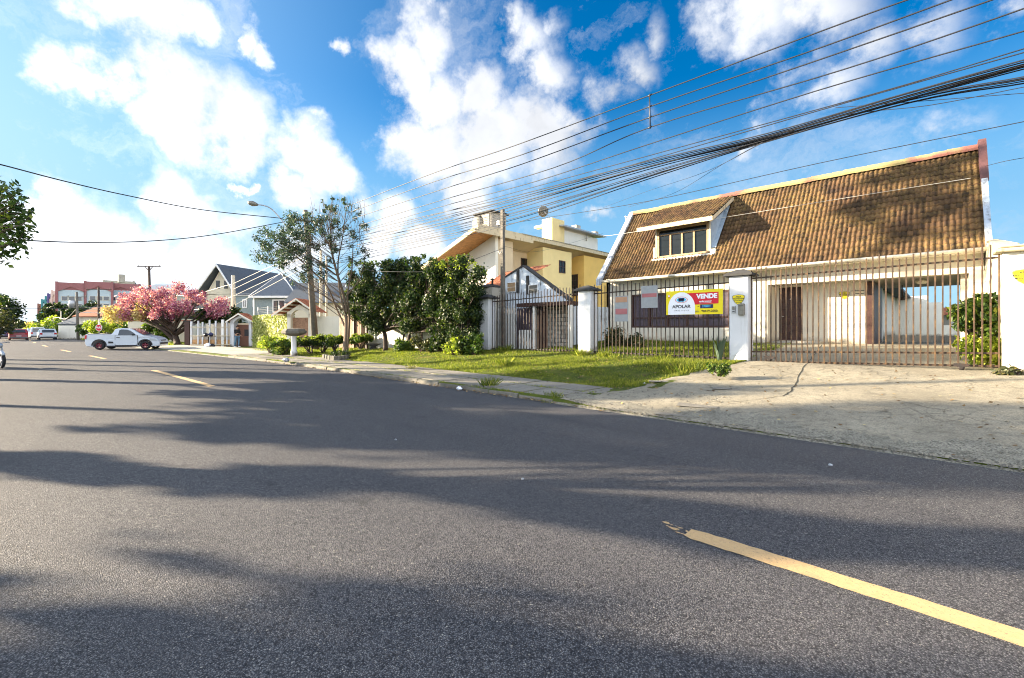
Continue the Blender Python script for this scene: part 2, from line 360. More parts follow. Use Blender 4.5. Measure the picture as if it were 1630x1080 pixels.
# ---------------------------------------------------------------- mesh tools
class MB:
    """collects faces for ONE mesh object (world coordinates)"""
    def __init__(s): s.v = []; s.f = []; s.mi = []; s.sm = []; s.rnd = []
    def add(s, vs, fs, mi=0, smooth=False, rnd=None):
        o = len(s.v); s.v += [tuple(p) for p in vs]
        for f in fs: s.f.append(tuple(i + o for i in f)); s.mi.append(mi); s.sm.append(smooth); s.rnd.append(random.random() if rnd is None else rnd)
        return s
    def quad(s, a, b, c, d, mi=0): return s.add([a, b, c, d], [(0, 1, 2, 3)], mi)
    def poly(s, pts, mi=0): return s.add(pts, [tuple(range(len(pts)))], mi)
    def box(s, lo, hi, mi=0, M_=None, bev=0):
        (x0, y0, z0), (x1, y1, z1) = lo, hi
        if bev:
            b = bev; vs = []
            for z, i in ((z0, b), (z0 + b, 0), (z1 - b, 0), (z1, b)):
                vs += [(x0 + i + b * (i == 0), y0 + i, z), (x1 - i - b * (i == 0), y0 + i, z), (x1 - i, y0 + i + b * (i == 0), z), (x1 - i, y1 - i - b * (i == 0), z),
                       (x1 - i - b * (i == 0), y1 - i, z), (x0 + i + b * (i == 0), y1 - i, z), (x0 + i, y1 - i - b * (i == 0), z), (x0 + i, y0 + i + b * (i == 0), z)]
            fs = [tuple(range(7, -1, -1)), tuple(range(24, 32))]
            for k in range(3):
                for j in range(8): fs.append((k * 8 + j, k * 8 + (j + 1) % 8, k * 8 + 8 + (j + 1) % 8, k * 8 + 8 + j))
        else:
            vs = [(x0, y0, z0), (x1, y0, z0), (x1, y1, z0), (x0, y1, z0), (x0, y0, z1), (x1, y0, z1), (x1, y1, z1), (x0, y1, z1)]
            fs = [(3, 2, 1, 0), (4, 5, 6, 7), (0, 1, 5, 4), (1, 2, 6, 5), (2, 3, 7, 6), (3, 0, 4, 7)]
        if M_ is not None: vs = [M_ @ Vector(p) for p in vs]
        return s.add(vs, fs, mi)
    def slab(s, poly, h, mi=0):
        """closed prism: polygon (list of 3-D points) pushed by the vector h"""
        n = len(poly); h = Vector(h); a = [Vector(p) for p in poly]
        return s.add(a + [p + h for p in a], [tuple(range(n - 1, -1, -1)), tuple(range(n, 2 * n))] + [(i, (i + 1) % n, n + (i + 1) % n, n + i) for i in range(n)], mi)
    def tube(s, pts, r, n=6, mi=0, caps=True, smooth=True):
        pts = [Vector(p) for p in pts]; m = len(pts)
        rs = r if isinstance(r, (list, tuple)) else [r] * m
        vs = []; up = Vector((0, 0, 1))
        t0 = (pts[1] - pts[0]).normalized()
        ref = Vector((1, 0, 0)) if abs(t0.z) > .8 else up
        for i, p in enumerate(pts):
            t = (pts[min(i + 1, m - 1)] - pts[max(i - 1, 0)]).normalized()
            a = t.cross(ref).normalized(); b = a.cross(t).normalized()
            for k in range(n):
                an = 2 * math.pi * k / n + math.pi / n; vs.append(p + (a * math.cos(an) + b * math.sin(an)) * rs[i])
        fs = [(i * n + k, i * n + (k + 1) % n, (i + 1) * n + (k + 1) % n, (i + 1) * n + k) for i in range(m - 1) for k in range(n)]
        if caps: fs += [tuple(range(n - 1, -1, -1)), tuple((m - 1) * n + k for k in range(n))]
        return s.add(vs, fs, mi, smooth)
    def lathe(s, prof, c, n=20, mi=0, axis='z', smooth=True, caps=True):
        vs = []
        for (r, h) in prof:
            for k in range(n):
                a = 2 * math.pi * k / n
                p = (r * math.cos(a), r * math.sin(a), h)
                if axis == 'y': p = (p[0], p[2], p[1])
                if axis == 'x': p = (p[2], p[0], p[1])
                vs.append((p[0] + c[0], p[1] + c[1], p[2] + c[2]))
        m = len(prof)
        fs = [(i * n + k, i * n + (k + 1) % n, (i + 1) * n + (k + 1) % n, (i + 1) * n + k) for i in range(m - 1) for k in range(n)]
        if caps: fs += [tuple(range(n - 1, -1, -1)), tuple((m - 1) * n + k for k in range(n))]
        return s.add(vs, fs, mi, smooth)
    def build(s, name, mat, parent=None, local=False):
        me = bpy.data.meshes.new(name)
        vs = s.v
        if parent is not None and not local:
            off = wloc(parent); vs = [(p[0] - off[0], p[1] - off[1], p[2] - off[2]) for p in vs]
        me.from_pydata([tuple(p) for p in vs], [], s.f)
        for m in (mat if isinstance(mat, (list, tuple)) else [mat]): me.materials.append(M[m] if isinstance(m, str) else m)
        me.polygons.foreach_set('material_index', s.mi); me.polygons.foreach_set('use_smooth', s.sm)
        at = me.attributes.new('rnd', 'FLOAT', 'FACE'); at.data.foreach_set('value', s.rnd)
        me.update()
        o = bpy.data.objects.new(name, me); COL.objects.link(o)
        if parent is not None: o.parent = parent
        return o
WL = {}
def wloc(o):
    p = Vector((0, 0, 0))
    while o is not None: p += o.location; o = o.parent
    return p
def tag(o, label=None, cat=None, group=None, kind=None):
    for k, v in (('label', label), ('category', cat), ('group', group), ('kind', kind)):
        if v: o[k] = v
    return o
def thing(name, loc, label, cat, group=None, rz=0.0):
    o = bpy.data.objects.new(name, None); o.empty_display_size = .2; COL.objects.link(o)
    o.location = loc; o.rotation_euler = (0, 0, rz)
    return tag(o, label, cat, group)
def struct(name, mb, mat): return tag(mb.build(name, mat), kind='structure')
def copy_tree(o, parent=None):
    c = o.copy(); COL.objects.link(c); c.parent = parent
    for ch in o.children: copy_tree(ch, c)
    return c
def relabel(o, label):
    o['label'] = label; return o
def np_mesh(name, verts, loops_per, mats_, parent=None, smooth=False):
    """fast mesh of equal-sized faces, each with its own vertices (leaves, blades)"""
    verts = np.asarray(verts, dtype=np.float32)
    if parent is not None: verts = verts - np.array(wloc(parent), dtype=np.float32)
    nv = len(verts); nf = nv // loops_per
    me = bpy.data.meshes.new(name); me.vertices.add(nv); me.vertices.foreach_set('co', verts.ravel())
    me.loops.add(nv); me.loops.foreach_set('vertex_index', np.arange(nv, dtype=np.int32))
    me.polygons.add(nf); me.polygons.foreach_set('loop_start', np.arange(0, nv, loops_per, dtype=np.int32))
    me.polygons.foreach_set('loop_total', np.full(nf, loops_per, dtype=np.int32))
    me.materials.append(M[mats_]); me.update(calc_edges=True)
    o = bpy.data.objects.new(name, me); COL.objects.link(o)
    if parent is not None: o.parent = parent
    return o
def leaves(centers, radii, n, size, squash=1.0, shape=1.0, droop=0.0, up=0.3, rng=RNG, hollow=0.35, length=1.9):
    """n leaf-shaped quads scattered through the spheres (centers, radii)"""
    c = np.array([tuple(p) for p in centers]); r = np.array(radii, dtype=float)
    w = r ** 2; idx = rng.choice(len(c), n, p=w / w.sum())
    d = rng.normal(size=(n, 3)); d /= np.linalg.norm(d, axis=1)[:, None]
    rad = (hollow + (1 - hollow) * rng.random(n) ** .5) * r[idx] * (1 + .18 * rng.normal(size=n))
    p = c[idx] + d * rad[:, None] * np.array([1, 1, squash])
    nrm = d * .6 + rng.normal(size=(n, 3)) * .7 + np.array([0, 0, up]); nrm /= np.linalg.norm(nrm, axis=1)[:, None]
    t = rng.normal(size=(n, 3)) + d * .6 + np.array([0, 0, -droop]); t -= (t * nrm).sum(1)[:, None] * nrm; t /= np.linalg.norm(t, axis=1)[:, None]
    b = np.cross(nrm, t); s = size * (.6 + .8 * rng.random(n))[:, None]
    v = np.stack([p - t * s * length * .5, p + b * s * .5 * shape, p + t * s * length * .5, p - b * s * .5 * shape], 1).reshape(-1, 3)
    return v
def catmull(pts, n=8):
    pts = [Vector(p) for p in pts]
    if len(pts) == 2: return [pts[0].lerp(pts[1], i / n) for i in range(n + 1)]
    P = [pts[0] * 2 - pts[1]] + pts + [pts[-1] * 2 - pts[-2]]; out = []
    for i in range(1, len(P) - 2):
        a, b, c, d = P[i - 1], P[i], P[i + 1], P[i + 2]
        for k in range(n):
            t = k / n
            out.append(.5 * ((2 * b) + (c - a) * t + (2 * a - 5 * b + 4 * c - d) * t * t + (3 * b - a - 3 * c + d) * t ** 3))
    out.append(P[-2]); return out
def tree(name, base, trunk, clusters, leafmat, nleaf, leafsize, label, cat='tree', group=None, r0=.14, bark='bark', twigs=3, squash=1.0,
         forks=None, shape=1., droop=0., hollow=.35, seed=1, limb=.35, crown='crown', length=1.9, up=.3, lr=.5):
    """trunk: list of points; every cluster (centre, radius) gets its own limb grown from the trunk, with twigs, and its leaves"""
    rd = random.Random(seed); rng = np.random.default_rng(seed)
    t = thing(name, base, label, cat, group)
    mb = MB(); tp = catmull(trunk, 5); m = len(tp)
    mb.tube(tp, [r0 * (1 - .55 * i / (m - 1)) * (1.25 if i == 0 else 1) for i in range(m)], 8)
    for (c, r) in clusters:
        c = Vector(c)
        cand = [(i, p) for i, p in enumerate(tp) if p.z < c.z - .1 and i > m * limb] or [(m - 1, tp[-1])]
        i, p = min(cand, key=lambda q: (q[1] - c).length + rd.random() * .8 + abs((c.z - q[1].z) - (Vector((c.x, c.y, 0)) - Vector((q[1].x, q[1].y, 0))).length * .7))
        rr = max(.012, r0 * (1 - .55 * i / m) * lr)
        mid = p.lerp(c, .5) + Vector((rd.uniform(-.2, .2), rd.uniform(-.2, .2), rd.uniform(-.1, .25))) * r
        lp = catmull([p, mid, c], 4)
        mb.tube(lp, [rr * (1 - .75 * k / (len(lp) - 1)) for k in range(len(lp))], 5, caps=False)
        for k in range(twigs):
            d = Vector((rd.gauss(0, 1), rd.gauss(0, 1), rd.gauss(.3, .8))).normalized() * r * rd.uniform(.7, 1.1)
            q = lp[rd.randint(len(lp) // 2, len(lp) - 1)]
            e = c + d; mm = q.lerp(e, .5) + Vector((rd.uniform(-.1, .1), rd.uniform(-.1, .1), rd.uniform(0, .1)))
            mb.tube([q, mm, e], [rr * .3, rr * .2, rr * .08 + .002], 4, caps=False)
    mb.build('trunk', bark, t)
    v = leaves([c for c, r in clusters], [r for c, r in clusters], nleaf, leafsize, squash, shape, droop, up, rng, hollow, length)
    np_mesh(crown, v, 4, leafmat, t)
    return t
def blob_clusters(c, rad, n, r, seed=1, flat=1.0, bottom=-.6):
    """n cluster centres spread over an ellipsoid (centre c, radii rad)"""
    rd = random.Random(seed); out = []
    while len(out) < n:
        d = Vector((rd.gauss(0, 1), rd.gauss(0, 1), rd.gauss(0, 1))).normalized()
        if d.z < bottom: continue
        k = rd.uniform(.35, 1.0) ** .6
        out.append((Vector((c[0] + d.x * rad[0] * k, c[1] + d.y * rad[1] * k, c[2] + d.z * rad[2] * k)), r * rd.uniform(.65, 1.25)))
    return out
def bush(name, c, rad, n, r, leafmat, nleaf, leafsize, label, cat='shrub', group=None, seed=1, bark='darkbark', up=.3, length=1.9):
    cl = blob_clusters(c, rad, n, r, seed, bottom=-.9)
    g = Vector((c[0], c[1], c[2] - rad[2] - r * .3))
    t = thing(name, g, label, cat, group); rd = random.Random(seed); mb = MB()
    for (p, q) in cl[:14]:
        s = g + Vector((rd.uniform(-.15, .15) * rad[0], rd.uniform(-.15, .15) * rad[1], 0))
        mb.tube(catmull([s, s.lerp(p, .5) + Vector((rd.uniform(-.1, .1), rd.uniform(-.1, .1), .08)), p], 3), [.018 + .01 * rad[2]] * 4 + [.012] * 3, 5)
    mb.build('stems', bark, t)
    np_mesh('foliage', leaves([p for p, q in cl], [q for p, q in cl], nleaf, leafsize, up=up, rng=np.random.default_rng(seed), length=length), 4, leafmat, t)
    return t
def tile_roof(mb, x0, x1, e, r, w=.142, course=.27, amp=.030, ax='x', seg=6, lip=.03, mi=0):
    """wavy clay-tile slope. e,r = (across, z) of eave and ridge; runs along x (ax='x') or y"""
    e = Vector(e); r = Vector(r); sl = (r - e); Ls = sl.length; sd = sl.normalized(); nd = Vector((-sd.y, sd.x))
    if nd.y < 0: nd = -nd
    nc = max(1, round(Ls / course)); cw = Ls / nc; nt = max(1, round(abs(x1 - x0) / w)); tw = (x1 - x0) / nt
    xs = [i / seg for i in range(seg + 1)]
    for c in range(nc):
        for t in range(nt):
            rn = random.random(); jx = random.uniform(-.012, .012); jz = random.uniform(-.005, .007)
            vs = []
            for (s0, hh) in ((c * cw, lip + jz), ((c + 1) * cw + .03, 0.0)):
                for q in xs:
                    x = x0 + (t + q) * tw + (jx if 0 < q < 1 else 0)
                    wv = amp * (math.sin(math.pi * min(1, q / .62)) ** .8 if q < .62 else -.35 * math.sin(math.pi * (q - .62) / .38))
                    p = e + sd * s0 + nd * (hh + wv)
                    vs.append((x, p.x, p.y) if ax == 'x' else (p.x, x, p.y))
            n = seg + 1; fs = [(i, i + 1, n + i + 1, n + i) for i in range(seg)]
            # front lip
            base = len(vs)
            for q in range(n):
                p = Vector(vs[q]); d = nd * -(lip + .012)
                vs.append((p.x, p.y + d.x, p.z + d.y) if ax == 'x' else (p.x + d.x, p.y, p.z + d.y))
            fs += [(base + i, base + i + 1, i + 1, i) for i in range(seg)]
            mb.add(vs, fs, mi, True, rn)
    return mb
def text_part(txt, size, mat, parent, loc, bold=0.0, rot=(R(90), 0, 0), depth=.002, align='CENTER', sx=1.0, name='lettering'):
    cu = bpy.data.curves.new('tmp', 'FONT'); cu.body = txt; cu.size = size; cu.extrude = depth; cu.offset = bold; cu.align_x = align; cu.align_y = 'CENTER'; cu.space_character = 1.0
    ob = bpy.data.objects.new('tmp', cu); COL.objects.link(ob)
    me = bpy.data.meshes.new_from_object(ob.evaluated_get(bpy.context.evaluated_depsgraph_get()))
    bpy.data.objects.remove(ob); bpy.data.curves.remove(cu)
    me.transform(Matrix.Translation(Vector(loc) - wloc(parent)) @ Matrix.Rotation(rot[2], 4, 'Z') @ Matrix.Rotation(rot[0], 4, 'X') @ Matrix.Diagonal((sx, 1, 1, 1)))
    me.materials.clear(); me.materials.append(M[mat]); me.name = name
    o = bpy.data.objects.new(name, me); COL.objects.link(o); o.parent = parent
    return o

# ---------------------------------------------------------------- the lie of the land
def cline(X):
    x = -X
    if x < 0: return 3.45
    if x < 35: return 3.45 - .0013 * x * x
    if x < 80: return 3.45 - 1.5925 - .091 * (x - 35) + .5 * (.091 - .03) / 45 * (x - 35) ** 2
    return 3.45 - 1.5925 - .091 * 45 + .5 * (.061 / 45) * 45 ** 2 - .03 * (x - 80)
def kerb(X): return 7.55 if X > -19 else 7.55 - (cline(-19) - cline(X))
def lkerb(X): return cline(X) - 4.9
def lerp(a, b, t): return a + (b - a) * max(0., min(1., t))
def hf(X):
    for (a, za, b, zb) in ((5, .68, -16, .64), (-16, .64, -24, .36), (-24, .36, -33, .24), (-33, .24, -40, .03)):
        if X > b: return lerp(za, zb, (a - X) / (a - b))
    return .03
def gh(X, Y):
    k = kerb(X)
    if Y < lkerb(X): return .10
    if Y < k: return -.05
    dr = max(0., min(1., (X + 5.7) / .9))           # 0 on the verge, 1 on the driveway
    tt = max(0., min(1., (Y - 10.0) / 3.6)); verge = lerp(.10 if X > -38 else .04, .12, (Y - k) / 2.4) if Y < 10 else lerp(.12 if X > -38 else .03, hf(X), tt)
    drive = lerp(.012, hf(X), (Y - k) / (13.6 - k))
    z = lerp(verge, drive, dr)
    if Y > 13.6: z = hf(X) + ((1.0 - hf(X)) * min(1., (Y - 13.6) / 5.7) if X > -12.5 else 0)
    return z
def land():
    xs = sorted(set([-1800, -900, -500, -300] + list(np.arange(-200, -60, 6.)) + list(np.arange(-60, -26, 1.)) + list(np.round(np.arange(-26, 6, .3), 3)) + list(np.arange(6, 40, 3.)) + [80, 200, 600, 1500]))
    ts = [-1500, -400, -100, -40, -15, -6, -3, -1, -.2, -.02, 0, .02, .5]     # offsets below the left kerb
    ys_r = [.0, .02, .4] + list(np.arange(.8, 7.2, .3)) + [7.6, 8.5, 9.5, 10.5, 11.8, 14, 20, 30, 60, 120, 300, 1500]
    vs = []; rows = 0
    for X in xs:
        ys = [lkerb(X) + t for t in ts] + [kerb(X) - .3] + [kerb(X) + t for t in ys_r]
        for Y in ys:
            z = gh(X, Y)
            if abs(Y - kerb(X)) < .011: z = -.05
            vs.append((X, Y, z))
        rows = len(ys)
    mb = MB(); fs = [(i * rows + j, (i + 1) * rows + j, (i + 1) * rows + j + 1, i * rows + j + 1) for i in range(len(xs) - 1) for j in range(rows - 1)]
    mb.add(vs, fs, 0, True); struct('ground', mb, 'soil')
    # road
    rx = [-900, -500, -300] + list(np.arange(-200, 12, 4.)) + [30, 80, 300]
    mb = MB()
    for a, b in zip(rx, rx[1:]):
        n = 6
        for j in range(n):
            f = lambda X, t: (X, lkerb(X) + (kerb(X) - .02 - lkerb(X)) * t, .04 * math.sin(math.pi * t) - .01)
            mb.add([f(a, j / n), f(b, j / n), f(b, (j + 1) / n), f(a, (j + 1) / n)], [(0, 1, 2, 3)], 0, True)
    struct('road', mb, 'asphalt')
    def rz(X, Y):
        t = (Y - lkerb(X)) / (kerb(X) - lkerb(X)); n = 6; i = max(0, min(n - 1, int(t * n))); q = t * n - i
        z = lambda k: .04 * math.sin(math.pi * k / n) - .01
        return z(i) * (1 - q) + z(i + 1) * q
    # centre line dashes (first one measured from the photograph, then at a steady pitch)
    def dash(x0, x1, w=.175):
        mb = MB(); n = 70; rd = random.Random(int(-x0 * 10)); J = [(rd.gauss(0, .004), rd.gauss(0, .004)) for _ in range(n + 1)]; J[0] = (.02, -.015)
        for i in range(n):
            a = x0 + (x1 - x0) * i / n; b = x0 + (x1 - x0) * (i + 1) / n
            ca, cb = cline(a) - .03, cline(b) - .03
            mb.quad((a, ca - w / 2 + J[i][0], rz(a, ca) + .006), (b, cb - w / 2 + J[i + 1][0], rz(b, cb) + .006), (b, cb + w / 2 + J[i + 1][1], rz(b, cb) + .006), (a, ca + w / 2 + J[i][1], rz(a, ca) + .006))
        struct('centre_line_dash', mb, 'paint')
    mb = MB(); rq = random.Random(12)
    for k in range(16):
        x = -1.62 + .22 * rq.random() ** .6; y = cline(x) - .02 + rq.uniform(-.075, .075); a_, b_ = rq.uniform(.008, .03), rq.uniform(.006, .014); th = rq.uniform(-.5, .5)
        mb.poly([(x + a_ * math.cos(t_ + th) * 1.2, y + b_ * math.sin(t_), rz(x, y) + .007) for t_ in (0, 1, 2.1, 3.2, 4.2, 5.3)])
    struct('paint_flakes', mb, 'paint')
    dash(-1.40, 2.8); dash(-21.0, -14.1); dash(-34.4, -30.4); dash(-45, -41); dash(-58, -54); dash(-71, -67); dash(-84, -80)
    # side-street marks near the junction
    # kerb stones, cast in lengths, sunk and worn
    mb = MB(); X = -60.0; rd = random.Random(3)
    while X < -5.6:
        L_ = min(1.0, -5.6 - X); k0, k1 = kerb(X) + rd.uniform(-.015, .015), kerb(X + L_) + rd.uniform(-.015, .015); z = .105 + rd.uniform(-.018, .012)
        low = -28.5 > X > -46
        if X > -7.5: z = lerp(.105, .03, (X + 7.5) / 1.6)
        if low: z = .04
        g = .012
        mb.slab([(X + g, k0, -.04), (X + L_ - g, k1, -.04), (X + L_ - g, k1 + .02, z), (X + g, k0 + .02, z)], (0, 0, 0)) if 0 else None
        vs = [(X + g, k0 - .03, -.04), (X + L_ - g, k1 - .03, -.04), (X + L_ - g, k1, z - .02), (X + g, k0, z - .02), (X + L_ - g, k1 + .03, z), (X + g, k0 + .03, z), (X + L_ - g, k1 + .14, z + .004), (X + g, k0 + .14, z + .004)]
        mb.add(vs, [(0, 1, 2, 3), (3, 2, 4, 5), (5, 4, 6, 7), (0, 3, 5, 7), (1, 6, 4, 2)], 0)
        X += L_
    struct('kerb', mb, 'kerb')
    # pavement slabs beside the verge
    mb = MB(); rd = random.Random(5)
    X = -28.0
    while X < -5.9:
        for j in range(2):
            y0 = kerb(X) + .16 + j * 1.0; y1 = y0 + .945
            z = [gh(min(X + a, -5.75), y0 + b * .98) for a, b in ((0, 0), (1, 0), (1, 1), (0, 1))]
            dz = rd.uniform(.006, .028); x1 = min(X + .945, -5.3 + (0.1 if j else -.5))
            t = [rd.uniform(-.008, .008) for _ in range(4)]
            q = [(X, y0, z[0] + dz + t[0]), (x1, y0, z[1] + dz + t[1]), (x1, y1, z[2] + dz + t[2]), (X, y1, z[3] + dz + t[3])]
            mb.slab([(a, b, c - .06) for a, b, c in q], (0, 0, .06))
        X += 1.0
    struct('pavement', mb, 'slab')
    # paved apron in front of the far houses
    mb = MB(); xs2 = list(np.arange(-47, -27.9, 1.0))
    for a, b in zip(xs2, xs2[1:]):
        for (t0, t1) in ((.15, 1.2), (1.2, 2.4), (2.4, 3.8)):
            mb.add([(a, kerb(a) + t0, gh(a, kerb(a) + t0) + .02), (b, kerb(b) + t0, gh(b, kerb(b) + t0) + .02), (b, kerb(b) + t1, gh(b, kerb(b) + t1) + .02), (a, kerb(a) + t1, gh(a, kerb(a) + t1) + .02)], [(0, 1, 2, 3)], 0)
    struct('paved_apron', mb, 'apron')
    # driveway, from the road to the car port
    def drive_sheet(name, poly_fn, ys, mat, dz=.012, nx=22):
        mb = MB(); vs = []
        for Y in ys:
            x0, x1 = poly_fn(Y)
            for i in range(nx + 1):
                X = x0 + (x1 - x0) * i / nx; vs.append((X, Y, max(-.004, gh(X, Y)) + dz))
        n = nx + 1; fs = [(j * n + i, j * n + i + 1, (j + 1) * n + i + 1, (j + 1) * n + i) for j in range(len(ys) - 1) for i in range(nx)]
        mb.add(vs, fs, 0, True); return struct(name, mb, mat)
    def edge(Y):
        if Y < 10: x = lerp(-5.75, -5.1, (Y - 7.5) / 2.5)
        else: x = lerp(-5.1, -3.95, (Y - 10) / 3.4)
        return x + .10 * math.sin(Y * 4.1) + .06 * math.sin(Y * 9.7)
    ys = [7.56] + list(np.arange(7.7, 13.75, .15))
    drive_sheet('driveway', lambda Y: (edge(Y), 9), ys, 'concrete')
    drive_sheet('yard_paving', lambda Y: (lerp(-3.9, -5.4, (Y - 13.7) / 4), .92), [13.7, 14.5, 15.5, 16.5, 17.5, 18.5, 19.3, 21, 23, 25, 28], 'concrete', .015)
    # coarse worn strip where driveway and road meet
    mb = MB(); rq = random.Random(21); n = 320; vs = []
    for i in range(n + 1):
        x = -5.9 + 9.5 * i / n; top = 8.25 + .22 * math.sin(x * 1.7) + .12 * math.sin(x * 5.3) + rq.gauss(0, .07)
        for j in range(5): y = 7.5 + (top - 7.5) * j / 4 - (.04 * rq.random() if j == 0 else 0); vs.append((x, y, -.016 if j == 0 else max(-.004, gh(x, y)) + .016))
    mb.add(vs, [(i * 5 + j, (i + 1) * 5 + j, (i + 1) * 5 + j + 1, i * 5 + j + 1) for i in range(n) for j in range(4)], 0, True); struct('rough_road_edge', mb, 'roughedge')
    def crack(pts, w, seed):
        rq = random.Random(seed); P_ = []
        for (u, v) in pts:
            p = G(u, v, .3)
            for _ in range(8): p = G(u, v, gh(p.x, p.y))
            P_.append(p)
        L_ = catmull(P_, 7); mb = MB(); q = None
        for i, p in enumerate(L_):
            d = (L_[min(i + 1, len(L_) - 1)] - L_[max(i - 1, 0)]).normalized(); nn = Vector((-d.y, d.x, 0)); p = p + nn * rq.uniform(-.025, .025); ww = w * rq.uniform(.3, 1.2)
            a_, b_ = p - nn * ww, p + nn * ww; a_.z = gh(a_.x, a_.y) + .017; b_.z = gh(b_.x, b_.y) + .017
            if q: mb.quad(q[0], a_, b_, q[1])
            q = (a_, b_)
        struct('driveway_crack', mb, 'crack')
    crack([(1312, 588), (1296, 599), (1277, 610), (1262, 621), (1248, 631)], .018, 1); crack([(1248, 631), (1180, 639), (1130, 640)], .006, 2)
    # loose broken slabs and stones at the edge of the road
    mb = MB(); rd = random.Random(9)
    for (u, v, a, b, rz_) in ((1110, 650, .36, .2, .3), (1070, 657, .3, .13, .25), (1155, 635, .26, .15, .4), (1050, 622, .25, .12, .5)):
        p = G(u, v, .08); p.z = gh(p.x, p.y) + .004
        mb.box((-a, -b, 0), (a, b, .016), 0, Matrix.Translation(p) @ Matrix.Rotation(rz_, 4, 'Z'), bev=.008)
    struct('broken_slab', mb, 'slab')
    mb = MB()
    for i in range(900):
        X = rd.uniform(-5.6, 3.5) if i < 650 else rd.uniform(-6.5, -3); 
        Y = kerb(X) - .02 + abs(rd.gauss(0, .09)) if i < 650 else rd.uniform(7.6, 9.4)
        s_ = rd.uniform(.008, .026); z = max(gh(X, Y), 0) + .012
        M_ = Matrix.Translation((X, Y, z)) @ Matrix.Rotation(rd.uniform(0, 3), 4, 'Z') @ Matrix.Diagonal((s_, s_ * rd.uniform(.5, 1), s_ * .6, 1))
        mb.add([M_ @ Vector(p) for p in ((-1, -.6, -.5), (.8, -1, -.4), (1, .7, -.5), (-.7, 1, -.4), (-.5, -.4, 1), (.5, -.3, .8), (.4, .5, 1), (-.4, .4, .7))],
               [(0, 1, 5, 4), (1, 2, 6, 5), (2, 3, 7, 6), (3, 0, 4, 7), (4, 5, 6, 7)])
    tag(mb.build('gravel', 'kerb'), 'loose gravel and crumbs of asphalt along the driveway edge', 'gravel', kind='stuff')
land()

# ---------------------------------------------------------------- grass
def blades(pts, h, w, lean=.5, rng=RNG):
    n = len(pts); p = np.array(pts); a = rng.random(n) * 6.283; hh = (h * (.5 + rng.random(n)))[:, None] if np.isscalar(h) else (h * (.6 + .8 * rng.random(n)))[:, None]
    d = np.stack([np.cos(a), np.sin(a), np.zeros(n)], 1); l = rng.normal(size=(n, 3)) * lean; l[:, 2] = 1; l /= np.linalg.norm(l, axis=1)[:, None]
    ww = w * (.6 + .8 * rng.random(n))[:, None]
    return np.stack([p - d * ww * .5, p + d * ww * .5, p + l * hh], 1).reshape(-1, 3)
def lawn():
    rng = np.random.default_rng(5)
    def scatter(x0, x1, y0f, y1f, n, power=1.0):
        X = x0 + (x1 - x0) * rng.random(n) ** power; t = rng.random(n); Y = np.array([y0f(x) for x in X]) * (1 - t) + np.array([y1f(x) for x in X]) * t
        cl = np.sin(X * 1.3 + 1.1 * np.sin(Y * 1.7)) * np.sin(Y * 2.1 + X * .6) + .5 * np.sin(X * 5 + Y * 3) * np.sin(Y * 6.1 - X * 2.3)
        keep = rng.random(n) < (.62 + .4 * cl)
        X, Y, cl = X[keep], Y[keep], cl[keep]
        return np.array([(x, y, gh(x, y) - .005) for x, y in zip(X, Y)]), .062 + .036 * np.clip(cl, -1, 1.4)
    P = []; 
    redge = lambda x: min(9.75 + .12 * math.sin(x * 3.1) + .08 * math.sin(x * 7.7), 9.9)
    for (x0, x1, n, w, k) in ((-11, -3.9, 75000, .011, 1.), (-17, -11, 42000, .015, 1.1), (-28, -17, 40000, .022, 1.2)):
        def top(x): return 13.55
        def low(x):
            if x > -5.2: return 10 + (x + 5.1) / 1.15 * 3.4 + .1
            return redge(x)
        p, h = scatter(x0, x1, low, top, n); P.append(blades(p, h * k, w, .55, rng))
    p, h = scatter(-12, -4, lambda x: 13.7, lambda x: 19.2, 36000); P.append(blades(p, h * 1.3, .016, .5, rng))
    p, h = scatter(-5.3, -3.95, lambda x: 16.6, lambda x: 19.2, 3000); P.append(blades(p, h * 1.2, .016, .5, rng))
    tag(np_mesh('lawn_grass', np.concatenate(P), 3, 'grass'), 'uneven green grass of the verge and front yard', 'grass', kind='stuff')
    # far verges: coarse
    P = []
    for (x0, x1, y0, y1, n, w, h) in ((-33, -28, 9.6, 12.5, 9000, .03, .06), (-70, -47, 4.5, 12, 16000, .05, .08), (-130, -60, 1.5, 5.5, 9000, .09, .12)):
        X = x0 + (x1 - x0) * rng.random(n); Y = y0 + (y1 - y0) * rng.random(n)
        k = np.array([kerb(x) + .3 for x in X]); Y = np.maximum(Y, k + rng.random(n) * .8)
        P.append(blades(np.array([(x, y, gh(x, y)) for x, y in zip(X, Y)]), h, w, .5, rng))
    tag(np_mesh('far_grass', np.concatenate(P), 3, 'grass'), 'sunlit grass strips beside the road beyond the driveway', 'grass', kind='stuff')
    # weeds in the pavement joints and along the kerb
    P = []; pts = []
    for i in range(520):
        X = rng.uniform(-27, -5.6); j = rng.integers(0, 3); Y = kerb(X) + (.1, 1.15, 2.15)[j] + rng.normal() * .03
        if j == 0 and rng.random() < .5: continue
        c = rng.random() * .05 + .02
        for q in range(int(rng.integers(8, 28))): pts.append((X + rng.normal() * .09, Y + rng.normal() * c, gh(X, Y)))
    P.append(blades(np.array(pts), .05, .012, .7, rng))
    tag(np_mesh('pavement_weeds', np.concatenate(P), 3, 'grass'), 'small weeds growing in the pavement joints', 'weeds', kind='stuff')
